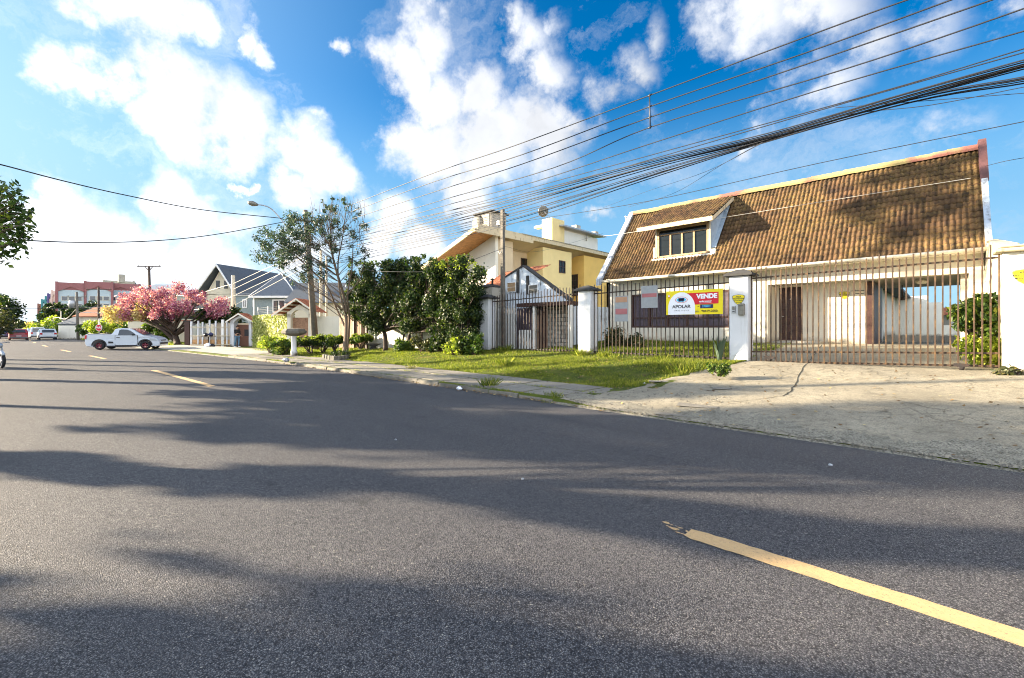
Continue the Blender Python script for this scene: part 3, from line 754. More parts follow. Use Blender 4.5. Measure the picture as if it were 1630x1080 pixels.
def fallen():
    rng = np.random.default_rng(8); n = 2600; X = np.concatenate([rng.uniform(-24, -4.5, 1700), rng.uniform(-24, -4.5, 500), rng.uniform(-5, 3, 400)]); Y = np.concatenate([rng.uniform(9.4, 13.4, 1700), np.array([kerb(x) - abs(rng.normal()) * .12 for x in X[1700:2200]]), rng.uniform(7.6, 13.5, 400)])
    P = np.array([(x, y, max(gh(x, y), .0) + (.035 if 9.9 < y and x < -5.2 else .022)) for x, y in zip(X, Y)]); a = rng.random(n) * 6.283; d = np.stack([np.cos(a), np.sin(a), rng.normal(size=n) * .25], 1); b = np.stack([-np.sin(a), np.cos(a), rng.normal(size=n) * .25], 1); s_ = (.012 + .016 * rng.random(n))[:, None]
    tag(np_mesh('fallen_leaves', np.stack([P - d * s_ * 1.5, P + b * s_, P + d * s_ * 1.5, P - b * s_], 1).reshape(-1, 3), 4, 'litter_leaf'), 'dry brown leaves scattered on the verge and along the kerb', 'leaves', kind='stuff')
fallen()
lawn()
def tuft(p, n, h, spread, mat, label, name='grass_tuft', lean=.35, w=.014, seed=1, group=None, cat='weed'):
    rng = np.random.default_rng(seed); aa = rng.random(n) * 6.283; rr_ = spread * 1.35 * rng.random(n) ** .6; x = np.stack([np.cos(aa) * rr_, np.sin(aa) * rr_], 1)
    pts = np.array([(p[0] + a, p[1] + b, gh(p[0] + a, p[1] + b) if p[1] < 13.6 else p[2]) for a, b in x])
    a = rng.random(n) * 6.283; d = np.stack([np.cos(a), np.sin(a), 0 * a], 1)
    out = np.stack([x[:, 0], x[:, 1], 0 * a], 1) / max(spread, .01) * .35 + rng.normal(size=(n, 3)) * lean; out[:, 2] = 1; out /= np.linalg.norm(out, axis=1)[:, None]
    hh = (h * (.45 + .65 * rng.random(n)))[:, None]; bend = out.copy(); bend[:, 2] *= .6
    v = np.stack([pts - d * w * .5, pts + d * w * .5, pts + out * hh * .6 + d * w * .3, pts + out * hh * .6 + bend * hh * .4], 1).reshape(-1, 3)
    return tag(np_mesh(name, v, 4, mat), label, cat, group)

for (u, v, n, h, sp, m, lab) in ((778, 615, 160, .32, .16, 'grass', 'tall grass tuft on the kerb near the white paper'), (805, 590, 140, .42, .14, 'grass', 'tall seeding grass tuft in front of the half hidden pillar'), (1088, 606, 420, .30, .38, 'grass', 'broad grass tuft at the corner of lawn and driveway'),
                              (655, 588, 90, .25, .12, 'dry', 'dry pale grass tuft at the lawn edge by the hedge'), (880, 632, 110, .16, .16, 'grass', 'small grass tuft growing from the kerb joint'), (1115, 597, 160, .22, .2, 'grass', 'grass tuft beside the lime green weeds'), (978, 592, 120, .2, .2, 'grass', 'low grass tuft in the middle of the lawn')):
    p = G(u, v, .0)
    for _ in range(6): p = G(u, v, gh(p.x, p.y))
    tuft(p, n, h, sp, m, lab, seed=u, group='grass tufts on the verge')
for (x, n, h, sp, lab) in ((-9.3, 320, .30, .35, 'leafy grass tuft at the foot of the pillar left of the banner'), (-8.4, 200, .24, .3, 'grass tuft under the bar fence, below the faded boards'), (-6.3, 160, .2, .35, 'grass tuft under the bar fence, below the banner'), (-13.2, 220, .35, .3, 'tall grass tuft under the fence near the white picket gate')):
    tuft((x, 13.42, gh(x, 13.42)), n, h, sp * .6, 'grass', lab, seed=int(-x * 10), group='grass tufts on the verge')
# ================================================================ the house for sale
def main_house():
    H = thing('brick_house', (-5.5, 19.3, .9), 'white plastered house with steep brown tiled roof, dormer and carport', 'house')
    EY, EZ, RY, RZ = 18.62, 3.90, 21.65, 7.56
    sl = (RZ - EZ) / (RY - EY)
    X0, X1 = -11.72, .93
    zr = lambda Y: EZ + (Y - EY) * sl
    # walls -------------------------------------------------------------
    mb = MB()
    FY = 19.3
    # street wall left of the entrance, pierced by the long window
    mb.box((-11.95, FY, .3), (-10.62, FY + .2, 3.95)); mb.box((-6.2, FY, .3), (-4.82, FY + .2, 3.95))
    mb.box((-10.62, FY, .3), (-6.2, FY + .2, 1.6)); mb.box((-10.62, FY, 3.16), (-6.2, FY + .2, 3.95))
    # beam over entrance and carport, right pier
    mb.box((-4.82, FY, 3.25), (.95, FY + .25, 3.95)); mb.box((.62, FY, .3), (.95, FY + .3, 3.25))
    # recess
    mb.box((-5.02, FY + .2, .3), (-4.82, 20.4, 3.25)); mb.box((-4.82, 20.4, .3), (-4.68, 20.6, 3.3)); mb.box((-3.9, 20.4, .3), (-1.95, 20.6, 3.3)); mb.box((-4.68, 20.4, 3.2), (-3.9, 20.6, 3.3))
    mb.box((-4.82, 20.4, .3), (-3.9, 20.6, 1.1))
    # left gable wall
    mb.slab([(-11.95, FY, .3), (-11.95, 24.7, .3), (-11.95, 24.7, 3.9), (-11.95, RY, RZ - .25), (-11.95, FY, zr(FY) - .2)], (.2, 0, 0))
    mb.slab([(.93, FY, 3.3), (.93, 24.7, 3.3), (.93, 24.7, 3.9), (.93, RY, RZ - .25), (.93, FY, zr(FY) - .2)], (.12, 0, 0))
    mb.box((-11.75, 24.5, .3), (-1.95, 24.7, 3.9))
    mb.box((-1.95, 20.6, .3), (-1.75, 24.5, 3.3))
    mb.build('wall', 'white_wall', H)
    # carport ceiling, rear posts
    mb = MB(); mb.box((-4.82, FY + .25, 3.26), (.93, 24.7, 3.34)); mb.box((.55, 24.3, 1.0), (.8, 24.5, 3.26)); mb.box((.45, FY + .3, .9), (.62, FY + .5, 3.26)); mb.build('carport_ceiling', 'cement', H)
    # brown timber partition in the carport
    mb = MB(); mb.box((-1.93, 20.35, 1.0), (-1.70, 20.62, 3.24)); mb.box((-1.74, 20.62, 1.0), (-1.70, 23.2, 3.24)); mb.build('timber_partition', 'darkwood', H)
    # soffit + gutter + roof
    mb = MB(); mb.box((X0, EY + .02, EZ - .10), (X1, FY, EZ - .05)); mb.build('soffit', 'cream_wall', H)
    mb = MB()
    mb.tube([(X0 - .05, EY - .07, EZ - .09), (X1 + .1, EY - .07, EZ - .055)], .058, 8)
    mb.box((X0, EY - .02, EZ - .14), (X1, EY + .02, EZ - .02)); mb.tube([(.98, EY - .07, EZ - .1), (.98, EY + .1, EZ - .5), (.98, FY - .06, EZ - .7), (.98, FY - .06, 1.0)], .04, 8)
    mb.build('gutter', 'gutter', H)
    # dormer opening in the tiles: the roof is laid in pieces around it
    DX0, DX1, DY = -9.32, -7.02, 19.3
    RF = MB()
    tile_roof(RF, X0, X1, (EY, EZ), (RY, RZ))
    # drop the tiles that would stand inside the dormer
    keep = []
    rf = RF
    V = rf.v
    nf, nm, ns, nr = [], [], [], []
    for f, mi, s_, r_ in zip(rf.f, rf.mi, rf.sm, rf.rnd):
        c = [sum(V[i][k] for i in f) / len(f) for k in range(3)]
        if DX0 + .03 < c[0] < DX1 - .03 and DY + .02 < c[1] < 21.2: continue
        nf.append(f); nm.append(mi); ns.append(s_); nr.append(r_)
    rf.f, rf.mi, rf.sm, rf.rnd = nf, nm, ns, nr
    roof = rf.build('roof', 'tiles', H)
    mb = MB(); tile_roof(mb, X0, X1, (24.95, 3.9), (RY, RZ), seg=3, w=.4); mb.build('rear_roof_slope', 'tiles', H)
    # ridge tiles
    mb = MB(); x = X0; rd = random.Random(2)
    while x < X1 - .1:
        z = RZ + .03 + rd.uniform(-.012, .012); L_ = .40
        pts = []
        for xx, rr in ((x, .15), (x + L_, .135)):
            for k in range(9):
                a = math.pi * (k / 8 * 1.3 - .15); pts.append((xx, RY - rr * math.cos(a) * 1.25, z + rr * math.sin(a) * 1.1))
        mb.add(pts, [(k, k + 1, 10 + k, 9 + k) for k in range(8)] + [tuple(range(9))], 0, False)
        x += .36
    mb.build('ridge_cap', 'ridge', roof)
    # parapets on both gables
    mb = MB()
    for (xa, xb, up) in ((-11.98, -11.72, .10),):
        mb.slab([(xa, EY - .2, EZ - .28), (xa, EY - .2, EZ + .02), (xa, RY, RZ + up + .1), (xa, RY + .2, RZ + up), (xa, RY + .2, RZ - .5)], (xb - xa, 0, 0))
    mb.build('left_gable_parapet', 'parapet', H)
    mb = MB()
    mb.slab([(.93, EY - .02, EZ - .1), (.93, EY - .02, EZ + .12), (.93, RY - .1, RZ + .26), (.93, RY + .25, RZ + .26), (.93, RY + .25, RZ - .6)], (.14, 0, 0))
    p = mb.build('right_gable_parapet', 'parapet', H)
    mb = MB(); zq = lambda Y: EZ + .12 + (Y - EY + .02) / (RY - .1 - EY + .02) * (RZ + .14 - EZ)
    mb.slab([(.905, 20.35, zq(20.35) - .1), (.905, 20.35, zq(20.35) + .03), (.905, RY - .12, RZ + .30), (.905, RY + .28, RZ + .30), (.905, RY + .28, RZ + .08)], (.19, 0, 0))
    mb.build('flashing', plain('rusty_flashing', (.10, .045, .045), .7, .3), p)
    # door, step ----------------------------------------------------------
    d = MB(); d.box((-4.68, 20.44, 1.1), (-3.9, 20.5, 3.2)); door = d.build('door', 'darkwood', H)
    d = MB()
    for i in range(7):
        for j in range(3): d.box((-4.62 + j * .245, 20.425, 1.18 + i * .285), (-4.62 + j * .245 + .21, 20.45, 1.18 + i * .285 + .24), bev=.01)
    d.build('door_panel', 'darkwood', door)
    d = MB(); d.tube([(-4.60, 20.44, 2.05), (-4.60, 20.38, 2.05), (-4.50, 20.38, 2.05)], .012, 6); d.build('handle', 'galv', door); d = MB(); d.lathe([(.03, 0), (.03, .02)], (-4.28, 20.41, 2.72), 10, axis='y'); d.build('peephole', 'galv', door)
    d = MB(); d.box((-4.85, 19.75, .9), (-3.2, 20.42, 1.08), bev=.02); d.build('door_step', 'apron', H)
    # window ---------------------------------------------------------------
    fr = MB(); fr.box((-10.62, 19.36, 3.08), (-6.2, 19.46, 3.16)); fr.box((-10.62, 19.36, 1.6), (-6.2, 19.46, 1.68))
    for i in range(6): x = -10.62 + i * .8676; fr.box((x, 19.355, 1.68), (x + .082, 19.45, 3.08))
    fr.box((-10.54, 19.37, 2.02), (-6.3, 19.44, 2.08))
    win = fr.build('window', 'darkwood', H)
    sh = MB()
    for i in range(5):
        x = -10.54 + i * .8676
        for k in range(9): sh.box((x + .015 + k * .085, 19.42, 1.69), (x + .015 + k * .085 + .07, 19.435, 3.07))
        sh.box((x, 19.44, 1.68), (x + .79, 19.45, 3.08))
    sh.build('shutter', 'shutter', win)
    # dormer ----------------------------------------------------------------
    zb = 4.74
    ck = MB()
    for x in (DX0 - .06, DX1):
        ck.slab([(x, DY, zr(DY) - .05), (x, DY, 6.05), (x, 20.9, 6.6), (x, 20.9, zr(20.9) - .1)], (.06, 0, 0))
    ck.box((DX0 - .2, DY - .10, zb - .11), (DX1 + .24, DY + .02, zb - .03)); ck.box((DX0 - .16, DY - .03, zb - .12), (DX0 - .06, DY + .05, zb + .5)); ck.box((DX1 + .06, DY - .05, zb - .12), (DX1 + .28, DY + .1, zb + .14))
    dm = ck.build('dormer', 'white_wall', H)
    f = MB(); f.slab([(DX1 + .07, DY + .1, zr(DY + .1) + .02), (DX1 + .07, DY + .05, 6.0), (DX1 + .07, 20.7, 6.7), (DX1 + .07, 21.1, zr(21.1) + .05)], (.012, 0, 0))
    f.slab([(DX1 + .08, DY + .1, zr(DY + .1) + .11), (DX1 + .26, DY + .1, zr(DY + .1) + .11), (DX1 + .26, 21.1, zr(21.1) + .11), (DX1 + .08, 21.1, zr(21.1) + .11)], (0, 0, .02))
    f.build('flashing', plain('blue_grey_flashing', (.34, .42, .50), .5, .15), dm)
    dr = MB(); tile_roof(dr, -10.05, -6.72, (18.83, 6.16), (21.55, 7.56))
    drf = dr.build('dormer_roof', 'tiles', dm)
    fb = MB(); fb.box((-10.05, 18.80, 5.97), (-6.70, 18.86, 6.15)); fb.slab([(-6.72, 18.86, 5.98), (-6.72, 18.86, 6.13), (-6.72, 21.4, 7.46), (-6.72, 21.4, 7.3)], (.03, 0, 0)); fb.slab([(-10.05, 18.86, 5.98), (-10.05, 18.86, 6.13), (-10.05, 21.3, 7.4), (-10.05, 20.6, 6.75)], (.03, 0, 0))
    fb.build('fascia', 'fascia', drf)
    sf = MB(); sf.slab([(-10.02, 18.87, 5.99), (-6.72, 18.87, 5.99), (-6.72, 19.6, 6.32), (-10.02, 19.6, 6.32)], (0, 0, .02)); sf.build('soffit', 'darkwood', drf)
    wf = MB(); wf.box((DX0, DY + .02, zb), (DX1, DY + .12, zb + .09)); wf.box((DX0, DY + .02, 5.96), (DX1, DY + .12, 6.1)); wf.box((DX0, DY + .01, zb), (DX0 + .10, DY + .12, 6.0)); wf.box((DX1 - .10, DY + .01, zb), (DX1, DY + .12, 6.0))
    wd = wf.build('window', 'framewood', dm)
    xs = [DX0 + .10, DX0 + .62, DX0 + 1.14, DX0 + 1.66, DX1 - .10]
    sm = MB()
    for i, x in enumerate(xs[1:-1]): sm.box((x - .035, DY + .03, zb + .09), (x + .035, DY + .10, 5.75))
    sm.box((DX0 + .1, DY + .04, 5.73), (DX1 - .1, DY + .09, 5.78)); sm.build('frame', 'framewood', wd)
    for a, b in zip(xs, xs[1:]):
        g = MB(); t = random.uniform(-.012, .012); g.quad((a, DY + .07 + t, zb + .09), (b, DY + .07 - t, zb + .09), (b, DY + .07 - t, 5.96), (a, DY + .07 + t, 5.96)); g.build('pane', 'glass', wd)
    bk = MB(); bk.box((DX0, DY + .5, zb), (DX1, DY + .55, 6.0)); bk.build('curtain_wall', 'darkwood', wd)
    # ceiling lamp in the carport
    l = MB(); c = W(1467, 447, 20.6); l.lathe([(.02, .16), (.16, .10), (.17, .05), (.10, 0)], (c.x, c.y, 3.08), 16); l.build('ceiling_lamp', 'cream_wall', H)
    l = MB(); l.lathe([(.015, .55), (.015, .1), (.07, .09), (.07, .0)], (-1.0, 21.5, 2.6), 12); l.build('hanging_lamp', 'iron', H)
main_house()

def dish(name, c, r, az, el, label, stand, mat='galv', arm=.5):
    c = Vector(c); t = thing(name, stand, label, 'satellite dish')
    n = Vector((math.cos(az) * math.cos(el), math.sin(az) * math.cos(el), math.sin(el))); q = n.to_track_quat('Z', 'Y').to_matrix().to_4x4(); Mx = Matrix.Translation(c) @ q
    mb = MB(); nn = 24; rings = [(0, 0), (.35, .02), (.7, .075), (1, .15), (1.02, .13), (.7, .055), (.0, -.02)]; vs = []
    for (a, h) in rings:
        for k in range(nn): vs.append(Mx @ Vector((a * r * math.cos(2 * math.pi * k / nn), a * r * math.sin(2 * math.pi * k / nn), h * r)))
    mb.add(vs, [(i * nn + k, i * nn + (k + 1) % nn, (i + 1) * nn + (k + 1) % nn, (i + 1) * nn + k) for i in range(len(rings) - 1) for k in range(nn)], 0, True); mb.build('reflector', mat, t)
    mb = MB(); tip = c + n * r * 1.1 + Vector((0, 0, -.1 * r)); mb.tube([c + (q @ Vector((0, -r, .1))), tip], .018, 6); mb.tube([tip, tip + n * -.1], .04, 8); mb.build('feed_arm', 'galv', t)
    mb = MB(); mb.tube([Vector(stand), Vector((stand[0], stand[1], (stand[2] + c.z) / 2)), c - n * .05], .028, 8); mb.build('mast', 'galv', t)
    return t
c = W(1004, 347, 21.9)
dish('satellite_dish', c, .30, R(200), R(25), 'white satellite dish on the left gable of the brown tiled roof', (-11.85, 21.9, 7.4), 'white_metal')

# ================================================================ fence, gate, pillars
def pillar(x0, x1, y0, y1, zb, zt, label, over=.13):
    t = thing('gate_pillar', ((x0 + x1) / 2, (y0 + y1) / 2, zb), label, 'pillar', 'square plastered fence pillars')
    mb = MB(); mb.box((x0, y0, zb - .2), (x1, y1, zt), bev=.015); mb.build('shaft', 'pillar', t)
    mb = MB(); o = over; cx, cy = (x0 + x1) / 2, (y0 + y1) / 2
    vs = [(x0 - o, y0 - o, zt), (x1 + o, y0 - o, zt), (x1 + o, y1 + o, zt), (x0 - o, y1 + o, zt), (x0 - o, y0 - o, zt + .05), (x1 + o, y0 - o, zt + .06), (x1 + o, y1 + o, zt + .05), (x0 - o, y1 + o, zt + .06),
          (cx - .1, cy - .1, zt + .19), (cx + .1, cy - .08, zt + .20), (cx + .1, cy + .1, zt + .19), (cx - .1, cy + .1, zt + .20)]
    mb.add(vs, [(3, 2, 1, 0), (0, 1, 5, 4), (1, 2, 6, 5), (2, 3, 7, 6), (3, 0, 4, 7), (4, 5, 9, 8), (5, 6, 10, 9), (6, 7, 11, 10), (7, 4, 8, 11), (8, 9, 10, 11)])
    mb.build('cap', 'cap', t); return t
pillar(-4.36, -3.86, 13.55, 14.0, .56, 3.06, 'tall whitewashed pillar with letter box, left of the sliding gate')
pillar(-9.56, -9.02, 13.5, 13.95, .66, 2.93, 'whitewashed pillar with dark pyramid cap, left of the sale banner')
pillar(-14.9, -14.30, 13.5, 13.95, .52, 2.88, 'whitewashed pillar half hidden by the tall dark hedge')

def fence(x0, x1, y, zb0, zb1, zt0, zt1, label, pitch=.145, rr=.0125, rails=(.08, -.28), mat='iron', name='metal_fence', cat='fence', wave=0.0, tips=True):
    t = thing(name, (x0, y, zb0), label, cat)
    Z = lambda x, a, b: lerp(a, b, (x - x0) / (x1 - x0))
    for k in rails:
        mb = MB()
        if k > 0: za, zc = zb0 + k, zb1 + k
        else: za, zc = zt0 + k, zt1 + k
        vs = [(x0, y - .012, za - .02), (x1, y - .012, zc - .02), (x1, y + .012, zc - .02), (x0, y + .012, za - .02), (x0, y - .012, za + .02), (x1, y - .012, zc + .02), (x1, y + .012, zc + .02), (x0, y + .012, za + .02)]
        mb.add(vs, [(3, 2, 1, 0), (4, 5, 6, 7), (0, 1, 5, 4), (1, 2, 6, 5), (2, 3, 7, 6), (3, 0, 4, 7)]); mb.build('rail', mat, t)
    n = int(round((x1 - x0) / pitch)); rd = random.Random(int(abs(x0) * 7))
    for i in range(n + 1):
        x = x0 + (x1 - x0) * i / n; top = Z(x, zt0, zt1) + (rd.uniform(-.05, .05) if wave == 0 else wave * math.sin(i * .9)) ; b = Z(x, zb0, zb1)
        mb = MB(); mb.box((x - rr, y - .03 - rr, b), (x + rr, y - .03 + rr, top), bev=.002); mb.build('bar', mat, t)
    return t
fence(-14.25, -9.6, 13.72, .60, .68, 3.02, 3.14, 'dark vertical bar fence in front of the old whitewashed outbuilding', pitch=.155)
fence(-8.98, -4.40, 13.72, .66, .64, 3.10, 3.18, 'dark vertical bar fence that carries the yellow sale banner', pitch=.148)
def gate():
    x0, x1, y = -3.82, .88, 13.74
    t = fence(x0, x1, y, .63, .77, 3.22, 3.30, 'wide sliding gate of brown metal bars across the driveway', pitch=.120, rr=.014, rails=(.30, .03, -.24), mat='iron_brown', name='sliding_gate', cat='gate', wave=.085)
    for u in (1225, 1530):
        p = W(u, 580, y); mb = MB(); z = gh(p.x, y) + .06
        mb.lathe([(.02, -.02), (.055, -.02), (.055, .02), (.02, .02)], (p.x, y - .04, z), 14, axis='y'); mb.box((p.x - .12, y - .07, z + .02), (p.x + .12, y - .01, z + .09)); mb.build('wheel', 'iron', t)
gate()
# ---- boundary wall at the right of the gate
def right_wall():
    t = thing('boundary_wall', (1.6, 13.7, .6), 'white boundary wall with mossy stone coping, right of the gate', 'wall')
    mb = MB(); mb.box((.92, 13.52, .3), (6.5, 13.78, 3.13), bev=.01); mb.build('wall_face', 'bwhite', t)
    mb = MB(); rd = random.Random(4); x = .80
    while x < 6.5:
        w = rd.uniform(.5, .8); z = 3.13; mb.box((x, 13.36, z), (x + w - .01, 13.95, z + rd.uniform(.07, .10)), bev=.015)
        M_ = Matrix.Translation((x + w / 2, 13.62, z + .10)) @ Matrix.Rotation(rd.uniform(-.2, .2), 4, 'Z'); mb.box((-w * .35, -.14, 0), (w * .3, .16, rd.uniform(.03, .09)), 0, M_, bev=.015); x += w
    mb.build('coping', 'mosscap', t)
    # side wall running back to the house
    mb = MB(); mb.slab([(.97, 13.78, .5), (.97, 13.78, 3.28), (.97, 15.4, 3.55), (.97, 19.29, 4.1), (.97, 19.29, .5)], (.16, 0, 0)); mb.build('side_wall', 'cream_wall', t)
    mb = MB(); mb.slab([(.93, 13.96, 3.29), (1.18, 13.96, 3.29), (1.18, 19.29, 4.14), (.93, 19.29, 4.14)], (0, 0, .06)); mb.build('side_coping', 'fascia', t)
right_wall()

def shield(x, y, z, s, label, lines=('ÁREA', 'PROTEGIDA', 'MONITORADA')):
    t = thing('security_sign', (x, y, z), label, 'sign')
    out = [(-1, .55), (-.75, .72), (0, .82), (.75, .72), (1, .55), (.92, .1), (.55, -.55), (0, -1), (-.55, -.55), (-.92, .1)]
    mb = MB(); mb.slab([(x + a * s * 1.0, y, z + b * s) for a, b in out], (0, -.008, 0)); mb.build('plate', 'steel', t)
    mb = MB(); mb.slab([(x + a * s * .9, y - .008, z + b * s * .9) for a, b in out], (0, -.004, 0)); mb.build('face', 'yellow', t)
    for i, (l, k) in enumerate(zip(lines, (.32, .30, .2))): text_part(l, s * k * 1.1, 'ink', t, (x, y - .014, z + s * (.42 - .32 * i)), s * .004)
    text_part('24 HORAS', s * .18, 'ink', t, (x, y - .014, z - s * .5), s * .004)
    return t
p = W(1175.5, 477, 13.54); shield(p.x, 13.545, p.z, .17, 'yellow security shield on the pillar beside the sliding gate')
p = W(1628, 440, 13.51); shield(p.x + .03, 13.515, p.z, .18, 'yellow security shield on the white wall right of the gate')
p = W(1344, 470, 20.39); shield(p.x, 20.395, p.z, .17, 'yellow security shield on the white wall beside the front door')
p = W(1367, 467, 20.39); mb = MB(); mb.box((p.x - .22, 20.375, p.z - .10), (p.x + .16, 20.395, p.z + .10))
t = thing('wall_plaque', (p.x, 20.38, p.z), 'small pale plaque with dark top band on the carport wall', 'plaque'); mb.build('board', 'cream_wall', t)
mb = MB(); mb.box((p.x - .22, 20.37, p.z + .075), (p.x + .16, 20.378, p.z + .10)); mb.box((p.x - .1, 20.37, p.z - .03), (p.x + .15, 20.374, p.z - .005)); mb.build('band', 'ink', t)
# letter box + intercom on the pillar
p = W(1181, 493, 13.53); t = thing('letter_box', (p.x, 13.5, p.z), 'grey metal letter box on the tall gate pillar', 'letter box')
mb = MB(); mb.box((p.x - .075, 13.42, p.z - .165), (p.x + .075, 13.55, p.z + .165), bev=.015); mb.build('body', 'steel', t); mb = MB(); mb.box((p.x - .06, 13.415, p.z + .09), (p.x + .06, 13.42, p.z + .105)); mb.build('slot', 'ink', t)
p = W(1168, 493, 13.53); t = thing('intercom', (p.x, 13.5, p.z), 'small intercom panel beside the grey letter box', 'intercom')
mb = MB(); mb.box((p.x - .05, 13.51, p.z - .10), (p.x + .05, 13.55, p.z + .10), bev=.008); mb.build('body', 'galv', t); mb = MB(); mb.box((p.x - .035, 13.505, p.z - .02), (p.x + .03, 13.512, p.z + .08)); mb.build('speaker_grille', 'steel', t)
mb = MB(); mb.box((p.x - .035, 13.505, p.z - .075), (p.x + .03, 13.512, p.z - .05)); mb.build('button', 'ink', t)

def banner():
    x0, x1, y, z0, z1 = -6.27, -4.56, 13.64, 2.00, 2.74
    t = thing('sale_banner', ((x0 + x1) / 2, y, z0), 'yellow estate agent sale banner with white arch, hung on the fence', 'banner')
    mb = MB(); mb.box((x0, y - .008, z0), (x1, y, z1)); mb.build('board', 'yellow', t)
    yy = y - .010
    cx = x0 + (x1 - x0) * .285; rr = .42
    mb = MB(); pts = [(cx - rr, yy, z0 + .005)] + [(cx - rr * math.cos(math.pi * k / 24), yy, z0 + .22 + (z1 - z0 - .22 - .05) * math.sin(math.pi * k / 24)) for k in range(25)] + [(cx + rr, yy, z0 + .005)]
    mb.slab(pts, (0, -.003, 0)); mb.build('arch_panel', 'white', t)
    mb = MB(); X = lambda f: x0 + (x1 - x0) * f; Z = lambda f: z0 + (z1 - z0) * f
    mb.slab([(X(.38), yy + .001, Z(.88)), (X(.93), yy + .001, Z(.88)), (X(.93), yy + .001, Z(.42)), (X(.52), yy + .001, Z(.40)), (X(.47), yy + .001, Z(.66))], (0, -.0025, 0)); mb.build('red_panel', 'red', t)
    text_part('VENDE', .185, 'white', t, (X(.735), yy - .008, Z(.72)), .010, sx=1.02)
    text_part('apolar.com.br', .066, 'white', t, (X(.71), yy - .008, Z(.525)), .002)
    mb = MB(); mb.box((X(.60), yy - .006, Z(.455)), (X(.81), yy - .003, Z(.465))); mb.build('rule', 'white', t)
    mb = MB(); mb.box((X(.62), yy - .005, Z(.245)), (X(.84), yy - .001, Z(.395))); mb.build('code_panel', 'navy', t)
    text_part('270046', .085, 'cyan', t, (X(.73), yy - .008, Z(.32)), .002)
    mb = MB(); mb.box((X(.577), yy - .005, Z(.315)), (X(.600), yy - .001, Z(.335))); mb.build('dash', 'ink', t)
    text_part('98419-2050', .092, 'ink', t, (X(.78), yy - .008, Z(.125)), .001, sx=1.05)
    text_part('(41)', .062, 'navy', t, (X(.565), yy - .008, Z(.125)), 0)
    text_part('APOLAR', .135, 'ink', t, (cx, yy - .008, Z(.335)), .003, sx=1.12)
    text_part('I  M  Ó  V  E  I  S', .055, 'ink', t, (cx, yy - .008, Z(.17)), 0, sx=1.2)
    e = MB(); oval = lambda a, b, y_: [(cx + a * math.cos(2 * math.pi * k / 28), y_, Z(.62) + b * math.sin(2 * math.pi * k / 28)) for k in range(28)]
    e.slab(oval(.195, .095, yy - .003), (0, -.002, 0)); e.build('emblem_ring', 'red', t)
    e = MB(); e.slab(oval(.180, .083, yy - .005), (0, -.002, 0)); e.build('emblem_white', 'white', t)
    e = MB(); e.slab(oval(.155, .066, yy - .007), (0, -.002, 0)); e.build('emblem_blue', 'cyan', t)
    e = MB()
    for k, (a, b, w, h) in enumerate(((0, .02, .085, .035), (-.055, -.015, .03, .035), (.055, -.015, .03, .035), (0, -.012, .03, .03))): e.box((cx + a - w, yy - .011, Z(.62) + b - h), (cx + a + w, yy - .009, Z(.62) + b + h))
    e.build('emblem_mark', 'navy', t)
    e = MB(); px, pz = X(.055), Z(.80); e.slab([(px + .038 * math.cos(a), yy - .001, pz + .038 * math.sin(a)) for a in [2 * math.pi * k / 16 for k in range(16)]], (0, -.002, 0)); e.slab([(px - .02, yy, pz - .03), (px + .02, yy, pz - .03), (px, yy, pz - .10)], (0, -.002, 0)); pin = e.build('pin_mark', 'red', t)
    e = MB(); e.slab([(px + .028 * math.cos(a), yy - .004, pz + .028 * math.sin(a)) for a in [2 * math.pi * k / 16 for k in range(16)]], (0, -.002, 0)); e.build('pin_disc', 'white', pin)
banner()
def board(u0, v0, u1, v1, bands, label, base='board_grey'):
    a = W(u0, v0, 13.66); b = W(u1, v1, 13.66); t = thing('notice_board', ((a.x + b.x) / 2, 13.66, b.z), label, 'board', 'small boards tied to the fence')
    mb = MB(); mb.box((a.x, 13.645, b.z), (b.x, 13.66, a.z)); mb.build('panel', base, t)
    for (f0, f1, m) in bands:
        mb = MB(); mb.box((a.x + .03, 13.64, a.z - (a.z - b.z) * f1), (b.x - .03, 13.644, a.z - (a.z - b.z) * f0)); mb.build('printed_band', m, t)
board(979, 472, 1000, 512, ((.04, .25, 'board_orange'), (.50, .72, 'board_red')), 'small faded board with orange and red bands on the fence')
board(1021, 456, 1047, 490, ((.35, .52, 'board_red'),), 'small grey board with a single red band, beside the banner')

# ================================================================ planting in the yard
c = W(990, 533, 16.4); bush('garden_shrub', (c.x, 16.4, 1.05), (.95, .6, .35), 22, .28, 'leaf_olive', 5200, .045, 'dark spiky shrub behind the bar fence, below the shutters', seed=3, length=3)
def spiky(p, n, h, mat, label, name, seed=1, w=.05, cat='plant'):
    rd = random.Random(seed); t = thing(name, p, label, cat); mb = MB()
    for i in range(n):
        a = rd.uniform(0, 6.28); l = rd.uniform(.05, .55); hh = h * rd.uniform(.55, 1.1); d = Vector((math.cos(a), math.sin(a), 0)); b = Vector((-d.y, d.x, 0)) * w
        q = Vector(p) + d * .03; m_ = q + d * l * .3 * h + Vector((0, 0, hh * .6)); e = q + d * l * .75 * h + Vector((0, 0, hh))
        mb.add([q - b * .6, q + b * .6, m_ + b, m_ - b, e], [(0, 1, 2, 3), (3, 2, 4)], 0, False)
    mb.build('leaves', mat, t); return t
p = W(1146, 574, 13.45); spiky((p.x, 13.42, gh(p.x, 13.42)), 20, .75, 'leaf_grey', 'grey green agave like plant at the foot of the gate pillar', 'agave', 4, .05)
bush('weed_clump', (G(1145, 597, .5).x, G(1145, 597, .5).y, .62), (.2, .18, .12), 8, .10, 'leaf_mid', 500, .04, 'lime green weeds growing in front of the agave', 'weed', seed=5)
